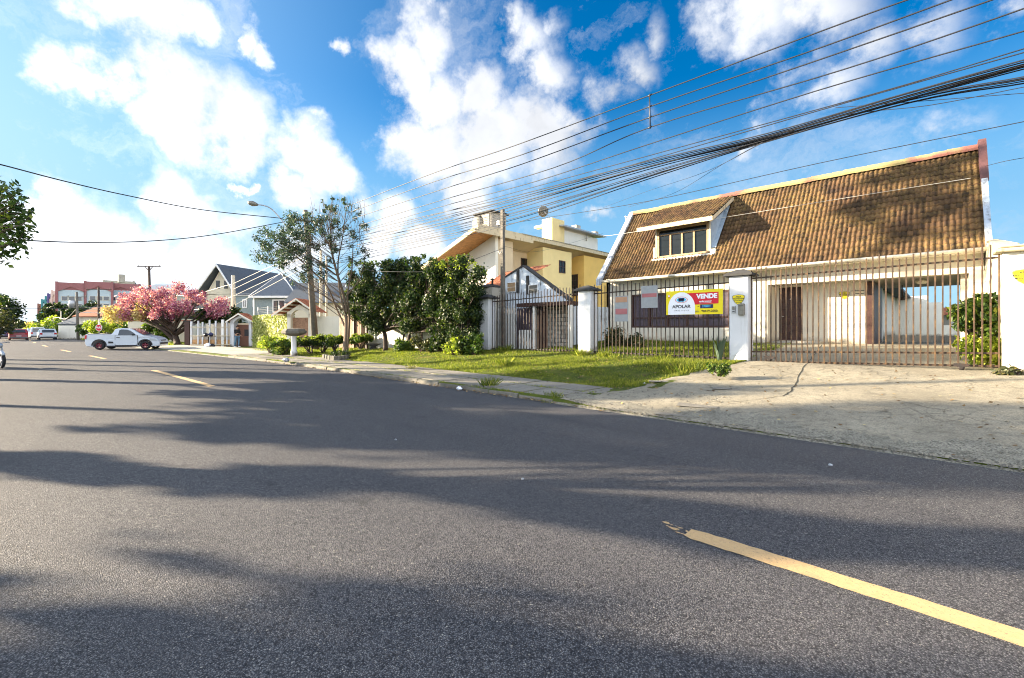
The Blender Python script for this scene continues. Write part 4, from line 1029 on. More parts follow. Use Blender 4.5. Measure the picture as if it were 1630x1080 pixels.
# plant beside the gate on the right
c = W(1548, 520, 15.2); bush('patio_shrub', (c.x + .05, 15.2, 1.85), (.42, .5, .55), 22, .20, 'leaf_mid', 1500, .085, 'leafy green shrub behind the right end of the gate', seed=8)
c = W(1565, 560, 14.3); bush('hydrangea_bush', (c.x, 14.35, 1.1), (.32, .35, .3), 12, .2, 'leaf_lime', 1200, .07, 'yellow green bush at the right foot of the gate', seed=9)
bush('wall_weed', (W(1612, 590, 13.4).x, 13.4, .72), (.25, .1, .05), 6, .09, 'leaf_olive', 160, .05, 'small weed at the foot of the right wall', 'weed', seed=10)

# ================================================================ what shows through the carport
def behind():
    # annex wing on the left with pale blue-grey wall, seen end on
    t = thing('rear_annex', (-2.2, 27, 1.1), 'low white rear annex with small roof, seen through the carport', 'annex')
    YW = 38.0; a = W(1425, 475, YW); b = W(1500, 475, YW)
    mb = MB(); mb.box((-4.2, 25.6, 1.0), (a.x, YW, 3.6)); mb.build('wall', 'white_wall', t)
    mb = MB(); mb.slab([(-4.2, 25.3, 3.75), (a.x + .75, 25.3, 3.45), (a.x + .75, YW, 3.45), (-4.2, YW, 3.75)], (0, 0, .12)); mb.build('roof', 'tiles_grey', t)
    for y0 in (26.3, 28.2):
        mb = MB(); mb.box((a.x - .02, y0, 1.1), (a.x + .03, y0 + .9, 3.1)); mb.build('door', 'steel', t)
    t = thing('garden_wall', (0, 31, 1.0), 'bright white garden wall with stepped top behind the carport', 'wall')
    mb = MB(); e = W(1500, 482, YW)
    mb.box((a.x - .3, YW, .8), (W(1475, 480, YW).x, YW + .2, W(1450, 472, YW).z)); mb.box((W(1475, 480, YW).x, YW, .8), (e.x, YW + .2, W(1475, 482, YW).z)); mb.box((e.x, YW + .05, .8), (7, YW + .2, W(1510, 518, YW).z))
    mb.build('wall_face', 'bwhite', t)
    t = thing('small_shed', (W(1505, 530, 46).x, 46, 1.2), 'small shed with orange tiled front seen through the carport', 'shed')
    p = W(1501, 500, 46); q = W(1512, 518, 46)
    mb = MB(); mb.box((p.x, 46, .8), (q.x, 48, p.z)); mb.build('wall', 'steel', t)
    mb = MB(); tile_roof(mb, p.x - .2, q.x + .2, (45.6, p.z - .1), (47.2, p.z + .5), seg=3); mb.build('roof', 'tiles_red', t)
    # low kerb across the back of the carport
    mb = MB(); mb.box((-1.7, 24.72, 1.0), (.9, 24.9, 1.28)); tag(mb.build('concrete_kerb', 'cement'), 'low grey concrete kerb at the back of the carport', 'kerb')
    rd = random.Random(6)
    for i, (u, w, h) in enumerate(((1508, 5, 2.0), (1520, 4, 2.4), (1530, 6, 3.2))):
        p = W(u, 512, 90); mb = MB(); b = thing('distant_house', (p.x, 90, 0), ('distant white house, leftmost through the carport', 'distant cream house, middle one through the carport', 'distant tall white house, right through the carport')[i], 'house')
        mb.box((p.x - w / 2, 90 + i * 3, 0), (p.x + w / 2, 96 + i * 3, h)); mb.build('wall', ('white_wall', 'cream_wall', 'bwhite')[i], b)
        mb = MB(); mb.slab([(p.x - w / 2 - .3, 89.7 + i * 3, h), (p.x + w / 2 + .3, 89.7 + i * 3, h), (p.x + w / 2 + .3, 93 + i * 3, h + .7), (p.x - w / 2 - .3, 93 + i * 3, h + .7)], (0, 0, .15)); mb.build('roof', 'tiles_grey', b)
behind()
def PX(u, v, X):
    k = (u - CXP) / FPX; d = X / (-SN + CS * k)
    return Vector((X, d * (CS + SN * k), HCAM + (HYP - v) * d / FPX))
def win_part(parent, mb_glass, mb_frame, name='window', frame='darkwood'):
    w = mb_frame.build(name, frame, parent); mb_glass.build('pane', 'glass', w); return w
def window_y(parent, x0, x1, y, z0, z1, nx=2, nz=2, frame='darkwood', f=.06):
    """window in a wall facing -Y"""
    fr = MB(); fr.box((x0 - f, y - .05, z0 - f), (x1 + f, y, z0)); fr.box((x0 - f, y - .05, z1), (x1 + f, y, z1 + f)); fr.box((x0 - f, y - .05, z0), (x0, y, z1)); fr.box((x1, y - .05, z0), (x1 + f, y, z1))
    for i in range(1, nx): x = x0 + (x1 - x0) * i / nx; fr.box((x - f / 4, y - .045, z0), (x + f / 4, y - .012, z1))
    for i in range(1, nz): z = z0 + (z1 - z0) * i / nz; fr.box((x0, y - .04, z - f / 4), (x1, y - .014, z + f / 4))
    g = MB(); g.box((x0, y - .01, z0), (x1, y - .004, z1)); return win_part(parent, g, fr, frame=frame)
def window_x(parent, X, y0, y1, z0, z1, ny=2, nz=2, frame='darkwood', f=.07):
    """window in a wall facing +X"""
    fr = MB(); fr.box((X, y0 - f, z0 - f), (X + .05, y1 + f, z0)); fr.box((X, y0 - f, z1), (X + .05, y1 + f, z1 + f)); fr.box((X, y0 - f, z0), (X + .05, y0, z1)); fr.box((X, y1, z0), (X + .05, y1 + f, z1))
    for i in range(1, ny): y = y0 + (y1 - y0) * i / ny; fr.box((X + .012, y - f / 3, z0), (X + .045, y + f / 3, z1))
    for i in range(1, nz): z = z0 + (z1 - z0) * i / nz; fr.box((X + .014, y0, z - f / 3), (X + .04, y1, z + f / 3))
    g = MB(); g.box((X + .004, y0, z0), (X + .01, y1, z1)); return win_part(parent, g, fr, frame=frame)

# ================================================================ yellow house
def yellow_house():
    H = thing('yellow_house', (-24, 27, .8), 'tall yellow house with single pitch roof, orange soffit and roof tower', 'house')
    XR, ZR, XL, ZL = -20.65, 7.78, -29.5, 4.75          # high and low edges of the single slope
    zs = lambda x: ZL + (x - XL) / (XR - XL) * (ZR - ZL)
    Y0, Y1 = 18.6, 35.6
    f = MB(); f.slab([(-28.8, 20.4, .5), (-20.95, 20.4, .5), (-20.95, 20.4, zs(-20.95)), (-28.8, 20.4, zs(-28.8))], (0, .25, 0)); f.build('front_wall', 'bwhite', H)
    m = MB(); m.box((-28.8, 20.65, .5), (-22.4, 35.2, 4.7)); m.slab([(-28.8, 20.65, 4.6), (-22.4, 20.65, 4.6), (-22.4, 20.65, zs(-22.4) - .02), (-28.8, 20.65, zs(-28.8) - .02)], (0, 14.4, 0)); m.box((-22.4, 20.65, .5), (-21.0, 22.1, zs(-21.7))); m.build('side_wall', 'peach', H)
    b = MB(); b.box((-22.4, 25.1, .5), (-20.85, 28.6, zs(-21.6))); b.build('projecting_bay', 'bwall2', H)
    b = MB(); b.box((-22.4, 30.3, .5), (-20.85, 34.1, zs(-21.6))); b.box((-22.4, 34.1, .5), (-21.3, 35.2, zs(-21.6))); b.build('projecting_bay', 'bwall', H)
    r = MB(); r.slab([(XR, Y0 + .05, ZR), (XL, Y0 + .05, ZL), (XL, Y0 + .05, ZL + .1), (XR, Y0 + .05, ZR + .1)], (0, 1.9, 0)); r.build('soffit', 'soffit', H)
    r = MB(); r.slab([(XR, Y0 + 1.96, ZR), (XL, Y0 + 1.96, ZL), (XL, Y0 + 1.96, ZL + .1), (XR, Y0 + 1.96, ZR + .1)], (0, Y1 - Y0 - 2.1, 0)); r.build('side_soffit', 'peach', H)
    r = MB(); tile_roof(r, Y0, Y1, (XL, ZL + .14), (XR, ZR + .14), ax='y', w=.3, seg=4); rf = r.build('roof', 'tiles', H)
    r = MB(); r.slab([(XR, Y0, ZR - .10), (XL, Y0, ZL - .10), (XL, Y0, ZL + .17), (XR, Y0, ZR + .17)], (0, -.09, 0)); r.slab([(XR + .002, Y0 - .09, ZR - .1), (XR + .12, Y0 - .09, ZR - .1), (XR + .12, Y0 - .09, ZR + .2), (XR + .002, Y0 - .09, ZR + .2)], (0, Y1 - Y0, 0))
    r.box((XR + .122, Y0 - .4, ZR - .32), (XR + .2, Y0 + 5.0, ZR - .12)); r.build('fascia', 'fascia', rf)
    r = MB(); r.slab([(XR + .14, 22.5, ZR + .16), (XR - .25, 22.5, ZR + .26), (XR - .25, 22.5, ZR + .30), (XR + .18, 22.5, ZR + .21)], (0, 13, 0)); r.build('verge_tiles', 'cement', rf)
    p, q = PX(830, 446, -22.4), PX(840, 414, -22.4); window_x(H, -22.4, p.y, q.y, q.z - 1.3, q.z)
    p, q = PX(890.5, 433, -20.85), PX(898.5, 417.5, -20.85); window_x(H, -20.85, p.y, q.y, p.z, q.z)
    y0, y1 = 30.3, 30.3
    p, q = W(907.5, 471, 30.3), W(919, 438, 30.3); window_y(H, p.x, q.x, 30.3, p.z, q.z, 2, 4)
    p, q = PX(963, 431, -21.3), PX(966, 420, -21.3); window_x(H, -21.3, p.y, q.y - .1, p.z, q.z)
    # chimney
    c = MB(); c.box((-22.95, 20.5, 7.1), (-21.45, 21.9, 9.25)); ch = c.build('chimney', 'cement', H)
    c = MB(); c.box((-22.86, 20.44, 7.9), (-22.72, 20.5, 9.2)); c.box((-21.75, 20.44, 7.9), (-21.6, 20.5, 9.2)); c.box((-22.7, 20.46, 8.5), (-21.75, 20.49, 8.53)); c.build('chimney_rib', 'cement', ch)
    c = MB(); c.box((-23.1, 20.35, 9.25), (-21.3, 22.05, 9.36)); c.box((-22.5, 20.8, 9.36), (-22.0, 21.4, 9.46)); c.build('chimney_cap', 'cap', ch)
    # roof tower
    c = MB(); c.box((-23.35, 28.0, 6.8), (-22.3, 29.6, 10.35)); tw = c.build('roof_tower', 'bwall2', H)
    c = MB(); c.box((-24.2, 28.0, 9.75), (-23.35, 28.5, 9.95)); c.build('beam_end', 'bwhite', tw)
    c = MB(); c.box((-24.0, 29.6, 6.8), (-22.35, 34.6, 9.6)); c.build('tank_room', 'bwhite', tw)
    c = MB(); c.slab([(-24.5, 28.9, 9.95), (-21.8, 28.9, 9.75), (-21.8, 28.9, 9.87), (-24.5, 28.9, 10.07)], (0, 6.3, 0)); c.build('tank_room_roof', 'galv', tw)
    c = MB(); c.box((-22.6, 31.0, 9.95), (-22.1, 31.6, 10.25)); c.box((-22.6, 34.0, 9.9), (-22.2, 34.5, 10.2)); c.tube([(-22.2, 32.6, 9.1), (-22.15, 32.6, 9.6)], .06, 6); c.build('vent_block', 'cement', tw)
yellow_house()
dish('satellite_dish', D(865, 337, 35.0), .42, R(150), R(20), 'dark satellite dish above the tower of the yellow house', tuple(D(874, 351, 35.2)), 'steel')
t = thing('satellite_dish', (-23.4, 20.2, 7.6), 'grey dish half hidden by the chimney of the yellow house', 'satellite dish')
mb = MB(); p = D(757, 352, 30.4); mb.lathe([(.02, .0), (.35, .05), (.52, .16), (.5, .18), (.3, .08), (.01, .03)], (p.x, p.y, p.z - .1), 18, axis='y'); mb.build('reflector', 'steel', t)

# ================================================================ old whitewashed outbuilding
def old_building():
    H = thing('old_outbuilding', (-14, 17, .6), 'old whitewashed gabled outbuilding streaked with black mould', 'outbuilding')
    Y = 16.0
    A, Lp, Rp = W(833, 425, Y), W(797, 447, Y), W(905, 479, Y)
    mb = MB(); mb.slab([(Lp.x, Y, .4), (Rp.x, Y, .4), (Rp.x, Y, Rp.z), (A.x, Y, A.z), (Lp.x, Y, Lp.z)], (0, .3, 0)); mb.box((Lp.x, Y + .3, .4), (Rp.x, Y + 3.5, 2.6)); mb.build('wall', 'old_wall', H)
    mb = MB(); 
    for a, b in ((Lp, A), (A, Rp)): mb.slab([(a.x, Y - .04, a.z), (b.x, Y - .04, b.z), (b.x, Y - .04, b.z + .09), (a.x, Y - .04, a.z + .07)], (0, .4, 0))
    mb.build('roof_edge', 'cap', H)
    for (u0, v0, u1, v1, m) in ((808.5, 450, 821.5, 465, 'framewood'), (843, 454, 856, 467, 'steel')):
        p, q = W(u0, v1, Y), W(u1, v0, Y); w = window_y(H, p.x, q.x, Y - .002, p.z, q.z, 1, 2, 'white_metal', .03)
        mb = MB(); mb.box((p.x + .01, Y - .035, p.z + .01), (q.x - .01, Y - .02, q.z - .01)); mb.build('blind', m, w)
    for (u0, v0, u1, v1) in ((823.5, 430, 827, 467), (839, 439, 842.3, 469)):
        p, q = W(u0, v1, Y), W(u1, v0, Y); mb = MB(); mb.box((p.x, Y - .07, p.z), (q.x, Y - .001, q.z)); mb.build('dark_slot_strip', 'cap', H)  # raised dark strips stand for narrow dark slots in the gable
    mb = MB(); tile_roof(mb, -17.9, Lp.x + .25, (16.0, 3.55), (18.2, 4.75), seg=5); tile_roof(mb, Lp.x + .25, A.x - .05, (16.15, 4.05), (18.2, 4.85), seg=5); mb.build('roof', 'tiles_red', H)
    mb = MB(); mb.box((-18.6, 16.2, .4), (-16.3, 18, 3.6)); mb.build('side_wing', 'cement', H)
    # lean-to
    a, b = W(822, 485, 14.9), W(908, 486, 14.9)
    mb = MB(); mb.slab([(a.x, 14.9, a.z - .12), (b.x, 14.9, a.z - .12), (b.x, 14.9, a.z + .04), (a.x, 14.9, a.z + .04)], (0, 1.1, 0)); mb.build('lean_to_roof', 'darkwood', H)
    for u, w in ((907, .07), (850, .05)):
        p = W(u, 500, 14.95); mb = MB(); mb.box((p.x - w, 14.92, .6), (p.x + w, 15.05, a.z - .12)); mb.build('post', 'white_metal', H)
    p, q = W(872, 555, 15.6), W(903, 492, 15.6); mb = MB(); mb.box((p.x, 15.6, .6), (q.x, 15.8, a.z - .14)); mb.build('block_wall', blockwall(), H)
    p, q = W(850, 555, 15.7), W(871, 492, 15.7); mb = MB(); mb.box((p.x, 15.75, .6), (q.x, 15.9, a.z - .14)); mb.build('door', 'darkwood', H)
    p, q = W(792, 560, 14.9), W(822, 480, 14.9); mb = MB()
    n = 14
    for i in range(n): x = p.x + (q.x - p.x) * i / n; mb.box((x, 14.9, .62), (x + (q.x - p.x) / n * .55, 14.93, 2.5 + .1 * (i % 2)))
    mb.build('white_picket_gate', 'white_metal', H)
    p, q = W(826, 560, 15.0), W(846, 535, 15.0); mb = MB()
    for i in range(8): x = p.x + (q.x - p.x) * i / 8; mb.box((x, 15.0, .62), (x + .05, 15.03, 1.5))
    mb.build('white_picket_gate', 'white_metal', H)
    p, q = W(822, 555, 15.6), W(849.5, 492, 15.6); mb = MB(); mb.box((p.x, 15.62, .6), (q.x, 15.8, a.z - .14)); mb.build('dark_back_panel', 'shutter', H)  # dark panel added to deepen the tone under the lean-to
    # water drum with a lid beside it
    p = W(777, 450, 15.2); d = thing('water_tank', (p.x, 15.4, 2.3), 'dark stained cement tank with flat lid beside the hedge', 'tank')
    mb = MB(); mb.box((p.x - .38, 15.0, .5), (p.x + .5, 15.9, 3.55)); mb.build('plinth', 'cement', d)
    mb = MB(); mb.lathe([(.52, 0), (.55, .04), (.5, .12), (.2, .2)], (p.x - .05, 15.4, 3.55), 18); mb.lathe([(.05, 0), (.05, .2), (.11, .22), (.11, .26), (.02, .3)], (p.x + .3, 15.2, 3.72), 10); mb.build('lid', 'cap', d)
def blockwall():
    m = NT('old_block_wall'); b = m.n('ShaderNodeTexBrick'); b.inputs['Scale'].default_value = 1.0; b.inputs['Brick Width'].default_value = .38; b.inputs['Row Height'].default_value = .18; b.inputs['Mortar Size'].default_value = .02
    b.inputs['Color1'].default_value = (.42, .40, .36, 1); b.inputs['Color2'].default_value = (.25, .24, .22, 1); b.inputs['Mortar'].default_value = (.06, .055, .05, 1)
    sw = m.n('ShaderNodeSeparateXYZ'); m.L.new(m.co, sw.inputs[0]); cb = m.n('ShaderNodeCombineXYZ'); m.L.new(sw.outputs[0], cb.inputs[0]); m.L.new(sw.outputs[2], cb.inputs[1]); m.L.new(cb.outputs[0], b.inputs['Vector'])
    m.col(m.mix(m.mapr(m.noise(8, 5), .45, .7), b.outputs[0], (.08, .075, .06))); m.rough(.9); return m.m
old_building()
def side_brick_wall():
    p, q = W(906, 555, 17.4), W(955, 487, 17.4); m = NT('rusty_brick'); b = m.n('ShaderNodeTexBrick'); b.inputs['Scale'].default_value = 1.0; b.inputs['Brick Width'].default_value = .24; b.inputs['Row Height'].default_value = .08; b.inputs['Mortar Size'].default_value = .008
    b.inputs['Color1'].default_value = (.30, .12, .05, 1); b.inputs['Color2'].default_value = (.18, .07, .035, 1); b.inputs['Mortar'].default_value = (.20, .16, .12, 1)
    sw = m.n('ShaderNodeSeparateXYZ'); m.L.new(m.co, sw.inputs[0]); cb = m.n('ShaderNodeCombineXYZ'); m.L.new(sw.outputs[0], cb.inputs[0]); m.L.new(sw.outputs[2], cb.inputs[1]); m.L.new(cb.outputs[0], b.inputs['Vector'])
    m.col(m.mix(m.mapr(m.noise(3, 6), .5, .7), b.outputs[0], (.06, .05, .04))); m.rough(.9)
    mb = MB(); mb.box((p.x, 17.4, .5), (-11.98, 17.6, 2.75)); tag(mb.build('brick_wall', m.m), 'narrow rust coloured brick wall between outbuilding and tiled house', 'wall')
side_brick_wall()
# slender service pole in front of the outbuilding
def pole(base, top, r0, r1, mat, label, square=False, name='utility_pole', group='utility poles', cat='pole'):
    t = thing(name, base, label, cat, group); mb = MB()
    n = 4 if square else 10
    mb.tube([Vector(base) - Vector((0, 0, .2)), Vector(base).lerp(Vector(top), .5), top], [r0, (r0 + r1) / 2, r1], n, smooth=not square); mb.build('shaft', mat, t); return t
p = W(801, 500, 14.6); q = W(800, 334, 14.6)
t = pole((p.x, 14.6, .55), (q.x, 14.6, q.z), .12, .10, 'pole', 'slender square post rising in front of the yellow house', True, 'service_post', None, 'post')
mb = MB(); mb.box((q.x - .28, 14.5, q.z - .68), (q.x - .12, 14.6, q.z - .5)); mb.tube([(q.x - .2, 14.55, q.z - .58), (q.x, 14.6, q.z - .58)], .02, 6); mb.build('insulator', 'galv', t)
mb = MB(); mb.tube([(q.x - .14, 14.45, q.z - 1.9), (q.x - .02, 14.44, q.z - 2.05), (q.x + .12, 14.45, q.z - 1.9)], .015, 6); mb.build('bracket', 'galv', t)

# ================================================================ boundary wall behind the hedge and the hedge itself
def hedge():
    t = thing('plastered_wall', (-19.5, 13.8, .4), 'stained white boundary wall behind the tall dark hedge', 'wall')
    mb = MB(); mb.box((-25.15, 13.75, 0), (-14.9, 13.95, 2.35), bev=.01); mb.build('wall_face', 'dirty_wall', t)
    mb = MB(); mb.box((-25.2, 13.7, 2.35), (-14.9, 14.0, 2.43)); mb.build('coping', 'mosscap', t)
    def P3(u, v, Y=12.9): return W(u, v, Y)
    # left tree
    def cl(pts, Y=12.9, jy=.8, seed=1):
        rd = random.Random(seed); return [(P3(u, v, Y + rd.uniform(-jy, jy)), r) for (u, v, r) in pts]
    b = P3(614, 565); b.z = gh(b.x, 12.9)
    def fill(poly_top, poly_bot, u0, u1, n, r, Y, jy, seed):
        rd = random.Random(seed); out = []
        f = lambda P, u: next((a[1] + (b_[1] - a[1]) * (u - a[0]) / (b_[0] - a[0]) for a, b_ in zip(P, P[1:]) if a[0] <= u <= b_[0]), P[-1][1])
        for _ in range(n):
            u = rd.uniform(u0, u1); t_, bt = f(poly_top, u), f(poly_bot, u); v = t_ + (bt - t_) * rd.random(); rr = r * rd.uniform(.55, 1.25)
            out.append((P3(u, v + rr * 8 * (1 if v < (t_ + bt) / 2 else -1), Y + rd.uniform(-jy, jy)), rr))
        return out
    TOP = [(550, 428), (562, 421), (600, 423), (630, 420), (655, 417), (672, 413), (700, 424), (722, 416), (745, 411), (757, 430), (772, 436), (780, 445)]
    BOT = [(550, 492), (560, 515), (585, 532), (600, 530), (612, 515), (640, 522), (660, 528), (690, 528), (705, 545), (722, 560), (750, 560), (758, 520), (765, 500), (772, 470), (780, 455)]
    A = fill(TOP, BOT, 553, 662, 84, .42, 12.9, .8, 3)
    tree('hedge_tree', b, [b, b + Vector((-.1, 0, .9)), P3(606, 520), P3(612, 480)], A, 'leaf_dark', 30000, .070, 'dark hedge tree with leaning trunk at the left end of the hedge', 'hedge tree', 'hedge trees', .13, 'darkbark', 3, seed=21, hollow=.1)
    b = P3(650, 568); b.z = gh(b.x, 12.9)
    B = fill(TOP, BOT, 628, 716, 84, .40, 12.9, .8, 5)
    tree('hedge_tree', b, [b, b + Vector((.1, 0, .8)), P3(658, 520), P3(668, 490)], B, 'leaf_dark', 30000, .066, 'dull olive hedge tree in the middle of the hedge', 'hedge tree', 'hedge trees', .10, 'darkbark', 4, seed=22, hollow=.1)
    for (u, s) in ((640, 1), (672, 2), (690, 3), (703, 4)):
        b2 = P3(u, 566, 13.1); b2.z = gh(b2.x, 13.1); mb = MB(); mb.tube(catmull([b2, b2 + Vector((.12 * math.sin(s * 2), .05, 1.0)), b2 + Vector((.3 * math.sin(s), 0, 2.2))], 4), [.06, .055, .05, .05, .045, .045, .04, .04, .035][:9], 6)
        tag(mb.build('bare_stem', 'darkbark'), ('bare stem left of the middle in the hedge', 'thin bare stem in the middle of the hedge', 'crooked bare stem right of the middle in the hedge', 'dark bare stem nearest the leafy right part of the hedge')[s - 1], 'stem', 'stems under the hedge')
    b = P3(735, 562); b.z = gh(b.x, 12.9)
    C = fill(TOP, BOT, 703, 763, 74, .36, 12.9, .7, 7)
    tree('hedge_tree', b, [b, b + Vector((0, 0, 1.2)), P3(735, 480)], C, 'leaf_dark', 32000, .060, 'dense dark creeper covered tree at the right end of the hedge', 'hedge tree', 'hedge trees', .11, 'darkbark', 3, seed=23, hollow=.1)
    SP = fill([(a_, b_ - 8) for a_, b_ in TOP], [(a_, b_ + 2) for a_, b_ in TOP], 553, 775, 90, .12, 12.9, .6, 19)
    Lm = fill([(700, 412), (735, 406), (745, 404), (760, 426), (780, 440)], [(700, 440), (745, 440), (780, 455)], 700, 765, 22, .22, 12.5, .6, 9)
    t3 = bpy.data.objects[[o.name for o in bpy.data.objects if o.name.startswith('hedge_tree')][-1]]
    np_mesh('lime_highlights', leaves([p for p, r in Lm], [r for p, r in Lm], 350, .05, rng=np.random.default_rng(3)), 4, 'leaf_lime', t3)  # lime leaves paint sunny highlights onto the hedge top
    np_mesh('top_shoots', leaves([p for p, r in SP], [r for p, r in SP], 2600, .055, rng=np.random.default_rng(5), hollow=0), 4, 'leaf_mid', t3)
    for i, (u, v, rr, m, n, lab) in enumerate(((640, 560, (.7, .35, .22), 'leaf_mid', 1400, 'low weedy bush under the left part of the hedge'), (672, 562, (.8, .35, .28), 'leaf_olive', 1800, 'brownish straggling bush under the middle of the hedge'),
                                               (722, 548, (.4, .3, .38), 'leaf_lime', 900, 'yellow green bush at the foot of the creeper covered tree'), (755, 556, (.45, .3, .4), 'leaf_mid', 1300, 'grey green bush beside the half hidden pillar'), (700, 560, (.5, .3, .3), 'leaf_dark', 1300, 'dark low bush between the hedge stems'))):
        p = P3(u, v, 12.5 if i != 2 else 12.2); bush('undergrowth_bush', (p.x, p.y, gh(p.x, p.y) + rr[2] + .05), rr, 12, .22, m, n, .07, lab, 'bush', 'bushes under the hedge', seed=30 + i)
hedge()

# ================================================================ street trees, shrubs, posts on the left
def ipe():
    b = G(547, 571, .12); rd = random.Random(4)
    lobes = [((447, 392), (44, 30), 34, .95), ((482, 372), (38, 38), 34, .9), ((545, 362), (40, 40), 36, .55), ((530, 335), (36, 20), 16, .35), ((565, 395), (26, 26), 14, .4), ((500, 420), (36, 30), 20, .7), ((425, 378), (18, 14), 8, .8), ((470, 440), (25, 20), 8, .5)]
    cl = []
    for (c_, r_, n_, k_) in lobes:
        for _ in range(n_):
            a_ = rd.uniform(0, 6.28); q_ = rd.random() ** .5; cl.append((D(c_[0] + r_[0] * q_ * math.cos(a_), c_[1] + r_[1] * q_ * math.sin(a_), 24.2 + rd.uniform(-1.2, 1.2)), .30 * k_ * rd.uniform(.7, 1.5)))
    t = tree('street_tree', b, [b, D(551, 520, 24), D(549, 480, 24.2), D(535, 430, 24.3), D(525, 390, 24.2)], cl, 'leaf_grey', 9500, .066, 'thin open street tree with wide sparse crown beside the lamp pole', 'tree', None, .105, 'bark', 4, seed=12, limb=.1, hollow=.0, crown='crown', lr=.16)
    mb = MB(); rr = random.Random(8)
    for (pts, r) in (([(552, 565), (556, 510), (553, 470), (560, 430), (562, 390)], .07), ([(549, 520), (535, 490), (520, 455), (490, 425), (460, 400), (435, 385)], .055), ([(550, 500), (541, 465), (538, 420), (545, 380), (550, 340)], .055), ([(553, 470), (575, 440), (582, 400)], .04), ([(545, 495), (515, 470), (480, 455), (450, 430)], .035)):
        w = catmull([D(u, v, 24.2 + rr.uniform(-.3, .3)) for u, v in pts], 4); mb.tube(w, [r * (1 - .7 * i / (len(w) - 1)) for i in range(len(w))], 6)
    # bare upper twigs
    for i in range(120):
        u = rr.uniform(495, 580); v = rr.uniform(330, 400); a = D(u, v, 24.2 + rr.uniform(-.6, .6)); e = a + Vector((rr.uniform(-.3, .3), rr.uniform(-.3, .3), rr.uniform(.4, 1.0)))
        mb.tube([a, a.lerp(e, .5) + Vector((rr.uniform(-.06, .06), 0, 0)), e], [.011, .008, .004], 4, caps=False)
    mb.build('limbs', 'bark', t)
    t2 = thing('stone_border', (b.x, b.y, .1), 'curved stone border around the foot of the street tree', 'border')
    mb = MB(); pts = [G(517, 571, .12), G(535, 574, .12), G(557, 571, .12)]
    for i in range(8):
        a = catmull(pts, 4)[i]; c = catmull(pts, 4)[i + 1]; a.z = gh(a.x, a.y); d = c - a; mb.box((-.15, -.08, 0), (.13, .08, .2), 0, Matrix.Translation(a) @ Matrix.Rotation(math.atan2(d.y, d.x), 4, 'Z'), bev=.02)
    mb.build('border_stones', 'kerb', t2)
    bush('ground_cover', (b.x - .2, b.y - .1, .3), (.7, .4, .08), 10, .16, 'leaf_dark', 900, .05, 'dark low planting inside the stone border', 'plant', seed=41)
ipe()
def shrubs():
    for i, (u, v, wd, d, m) in enumerate(((447, 549, .85, 24.5, 'leaf_mid'), (494, 545, .75, 25, 'leaf_dark'), (513, 541, .8, 26, 'leaf_dark'), (532, 543, .6, 25.5, 'leaf_mid'), (575, 541, .8, 26.5, 'leaf_mid'), (430, 545, .5, 26, 'leaf_lime'))):
        c = D(u, v, d); g0 = gh(c.x, c.y); base = Vector((c.x, c.y, g0))
        labs = ('round clipped shrub left of the stone pedestal', 'dark clipped shrub right of the stone pedestal', 'flat topped clipped shrub in front of the utility pole', 'small clipped shrub left of the street tree', 'umbrella shaped shrub right of the street tree', 'low yellowish shrub at the left end of the shrub row')
        rd = random.Random(i); cl = [(c + Vector((rd.uniform(-1, 1) * wd * .7, rd.uniform(-1, 1) * wd * .6, rd.uniform(-.12, .16))), rd.uniform(.16, .26)) for _ in range(13)]
        if i == 0: cl += [(c + Vector((rd.uniform(-.5, .4), rd.uniform(-.3, .3), rd.uniform(-.6, -.2))), .2) for _ in range(7)]
        t = thing('clipped_shrub', base, labs[i], 'shrub', 'clipped shrubs on the verge'); mb = MB()
        for k in range(5):
            e = cl[k][0]; mb.tube(catmull([base + Vector((rd.uniform(-.15, .15), rd.uniform(-.1, .1), -.05)), base.lerp(e, .5) + Vector((rd.uniform(-.1, .1), 0, 0)), e], 3), [.035] * 4 + [.02] * 3, 5)
        mb.build('stems', 'darkbark', t)
        np_mesh('foliage', leaves([p for p, r in cl], [r for p, r in cl], 2600, .065, .8, rng=np.random.default_rng(i), hollow=.4), 4, m, t)
        if m != 'leaf_lime': np_mesh('sun_tint_leaves', leaves([p + Vector((0, 0, .12)) for p, r in cl], [r * .8 for p, r in cl], 500, .06, .6, rng=np.random.default_rng(i + 9), hollow=.4), 4, 'leaf_lime', t)  # lime leaves over the tops put a sunlit look into the colour
shrubs()
def pedestal():
    p = G(468, 567, .12); t = thing('stone_pedestal', p, 'white stone pedestal with hexagonal table top on the verge', 'pedestal')
    mb = MB(); mb.lathe([(.17, -.1), (.16, .25), (.13, .3), (.12, 1.0), (.2, 1.08)], tuple(p), 14); mb.build('column', 'pillar', t)
    mb = MB(); mb.lathe([(.22, 1.05), (.50, 1.14), (.60, 1.19), (.62, 1.30), (.56, 1.34), (.52, 1.42), (.15, 1.44)], tuple(p), 6, smooth=False); mb.build('table_top', 'kerb', t)
pedestal()
def litter(p, s, label, mat='white', name='plastic_bag', seed=1):
    rd = random.Random(seed); mb = MB(); n = 7; vs = []
    for j in range(5):
        for i in range(n):
            a = 2 * math.pi * i / n; r_ = s * math.sin(math.pi * (j + .5) / 5) * rd.uniform(.6, 1.15); vs.append((p[0] + r_ * math.cos(a), p[1] + r_ * .7 * math.sin(a), p[2] + s * .9 * j / 4 * rd.uniform(.8, 1.1)))
    mb.add(vs, [(j * n + i, j * n + (i + 1) % n, (j + 1) * n + (i + 1) % n, (j + 1) * n + i) for j in range(4) for i in range(n)] + [tuple(4 * n + i for i in range(n))])
    return tag(mb.build(name, mat), label, 'litter')
p = G(455, 577, .1); litter(p, .22, 'crumpled pale bag lying on the kerb near the pedestal', 'galv', seed=2)
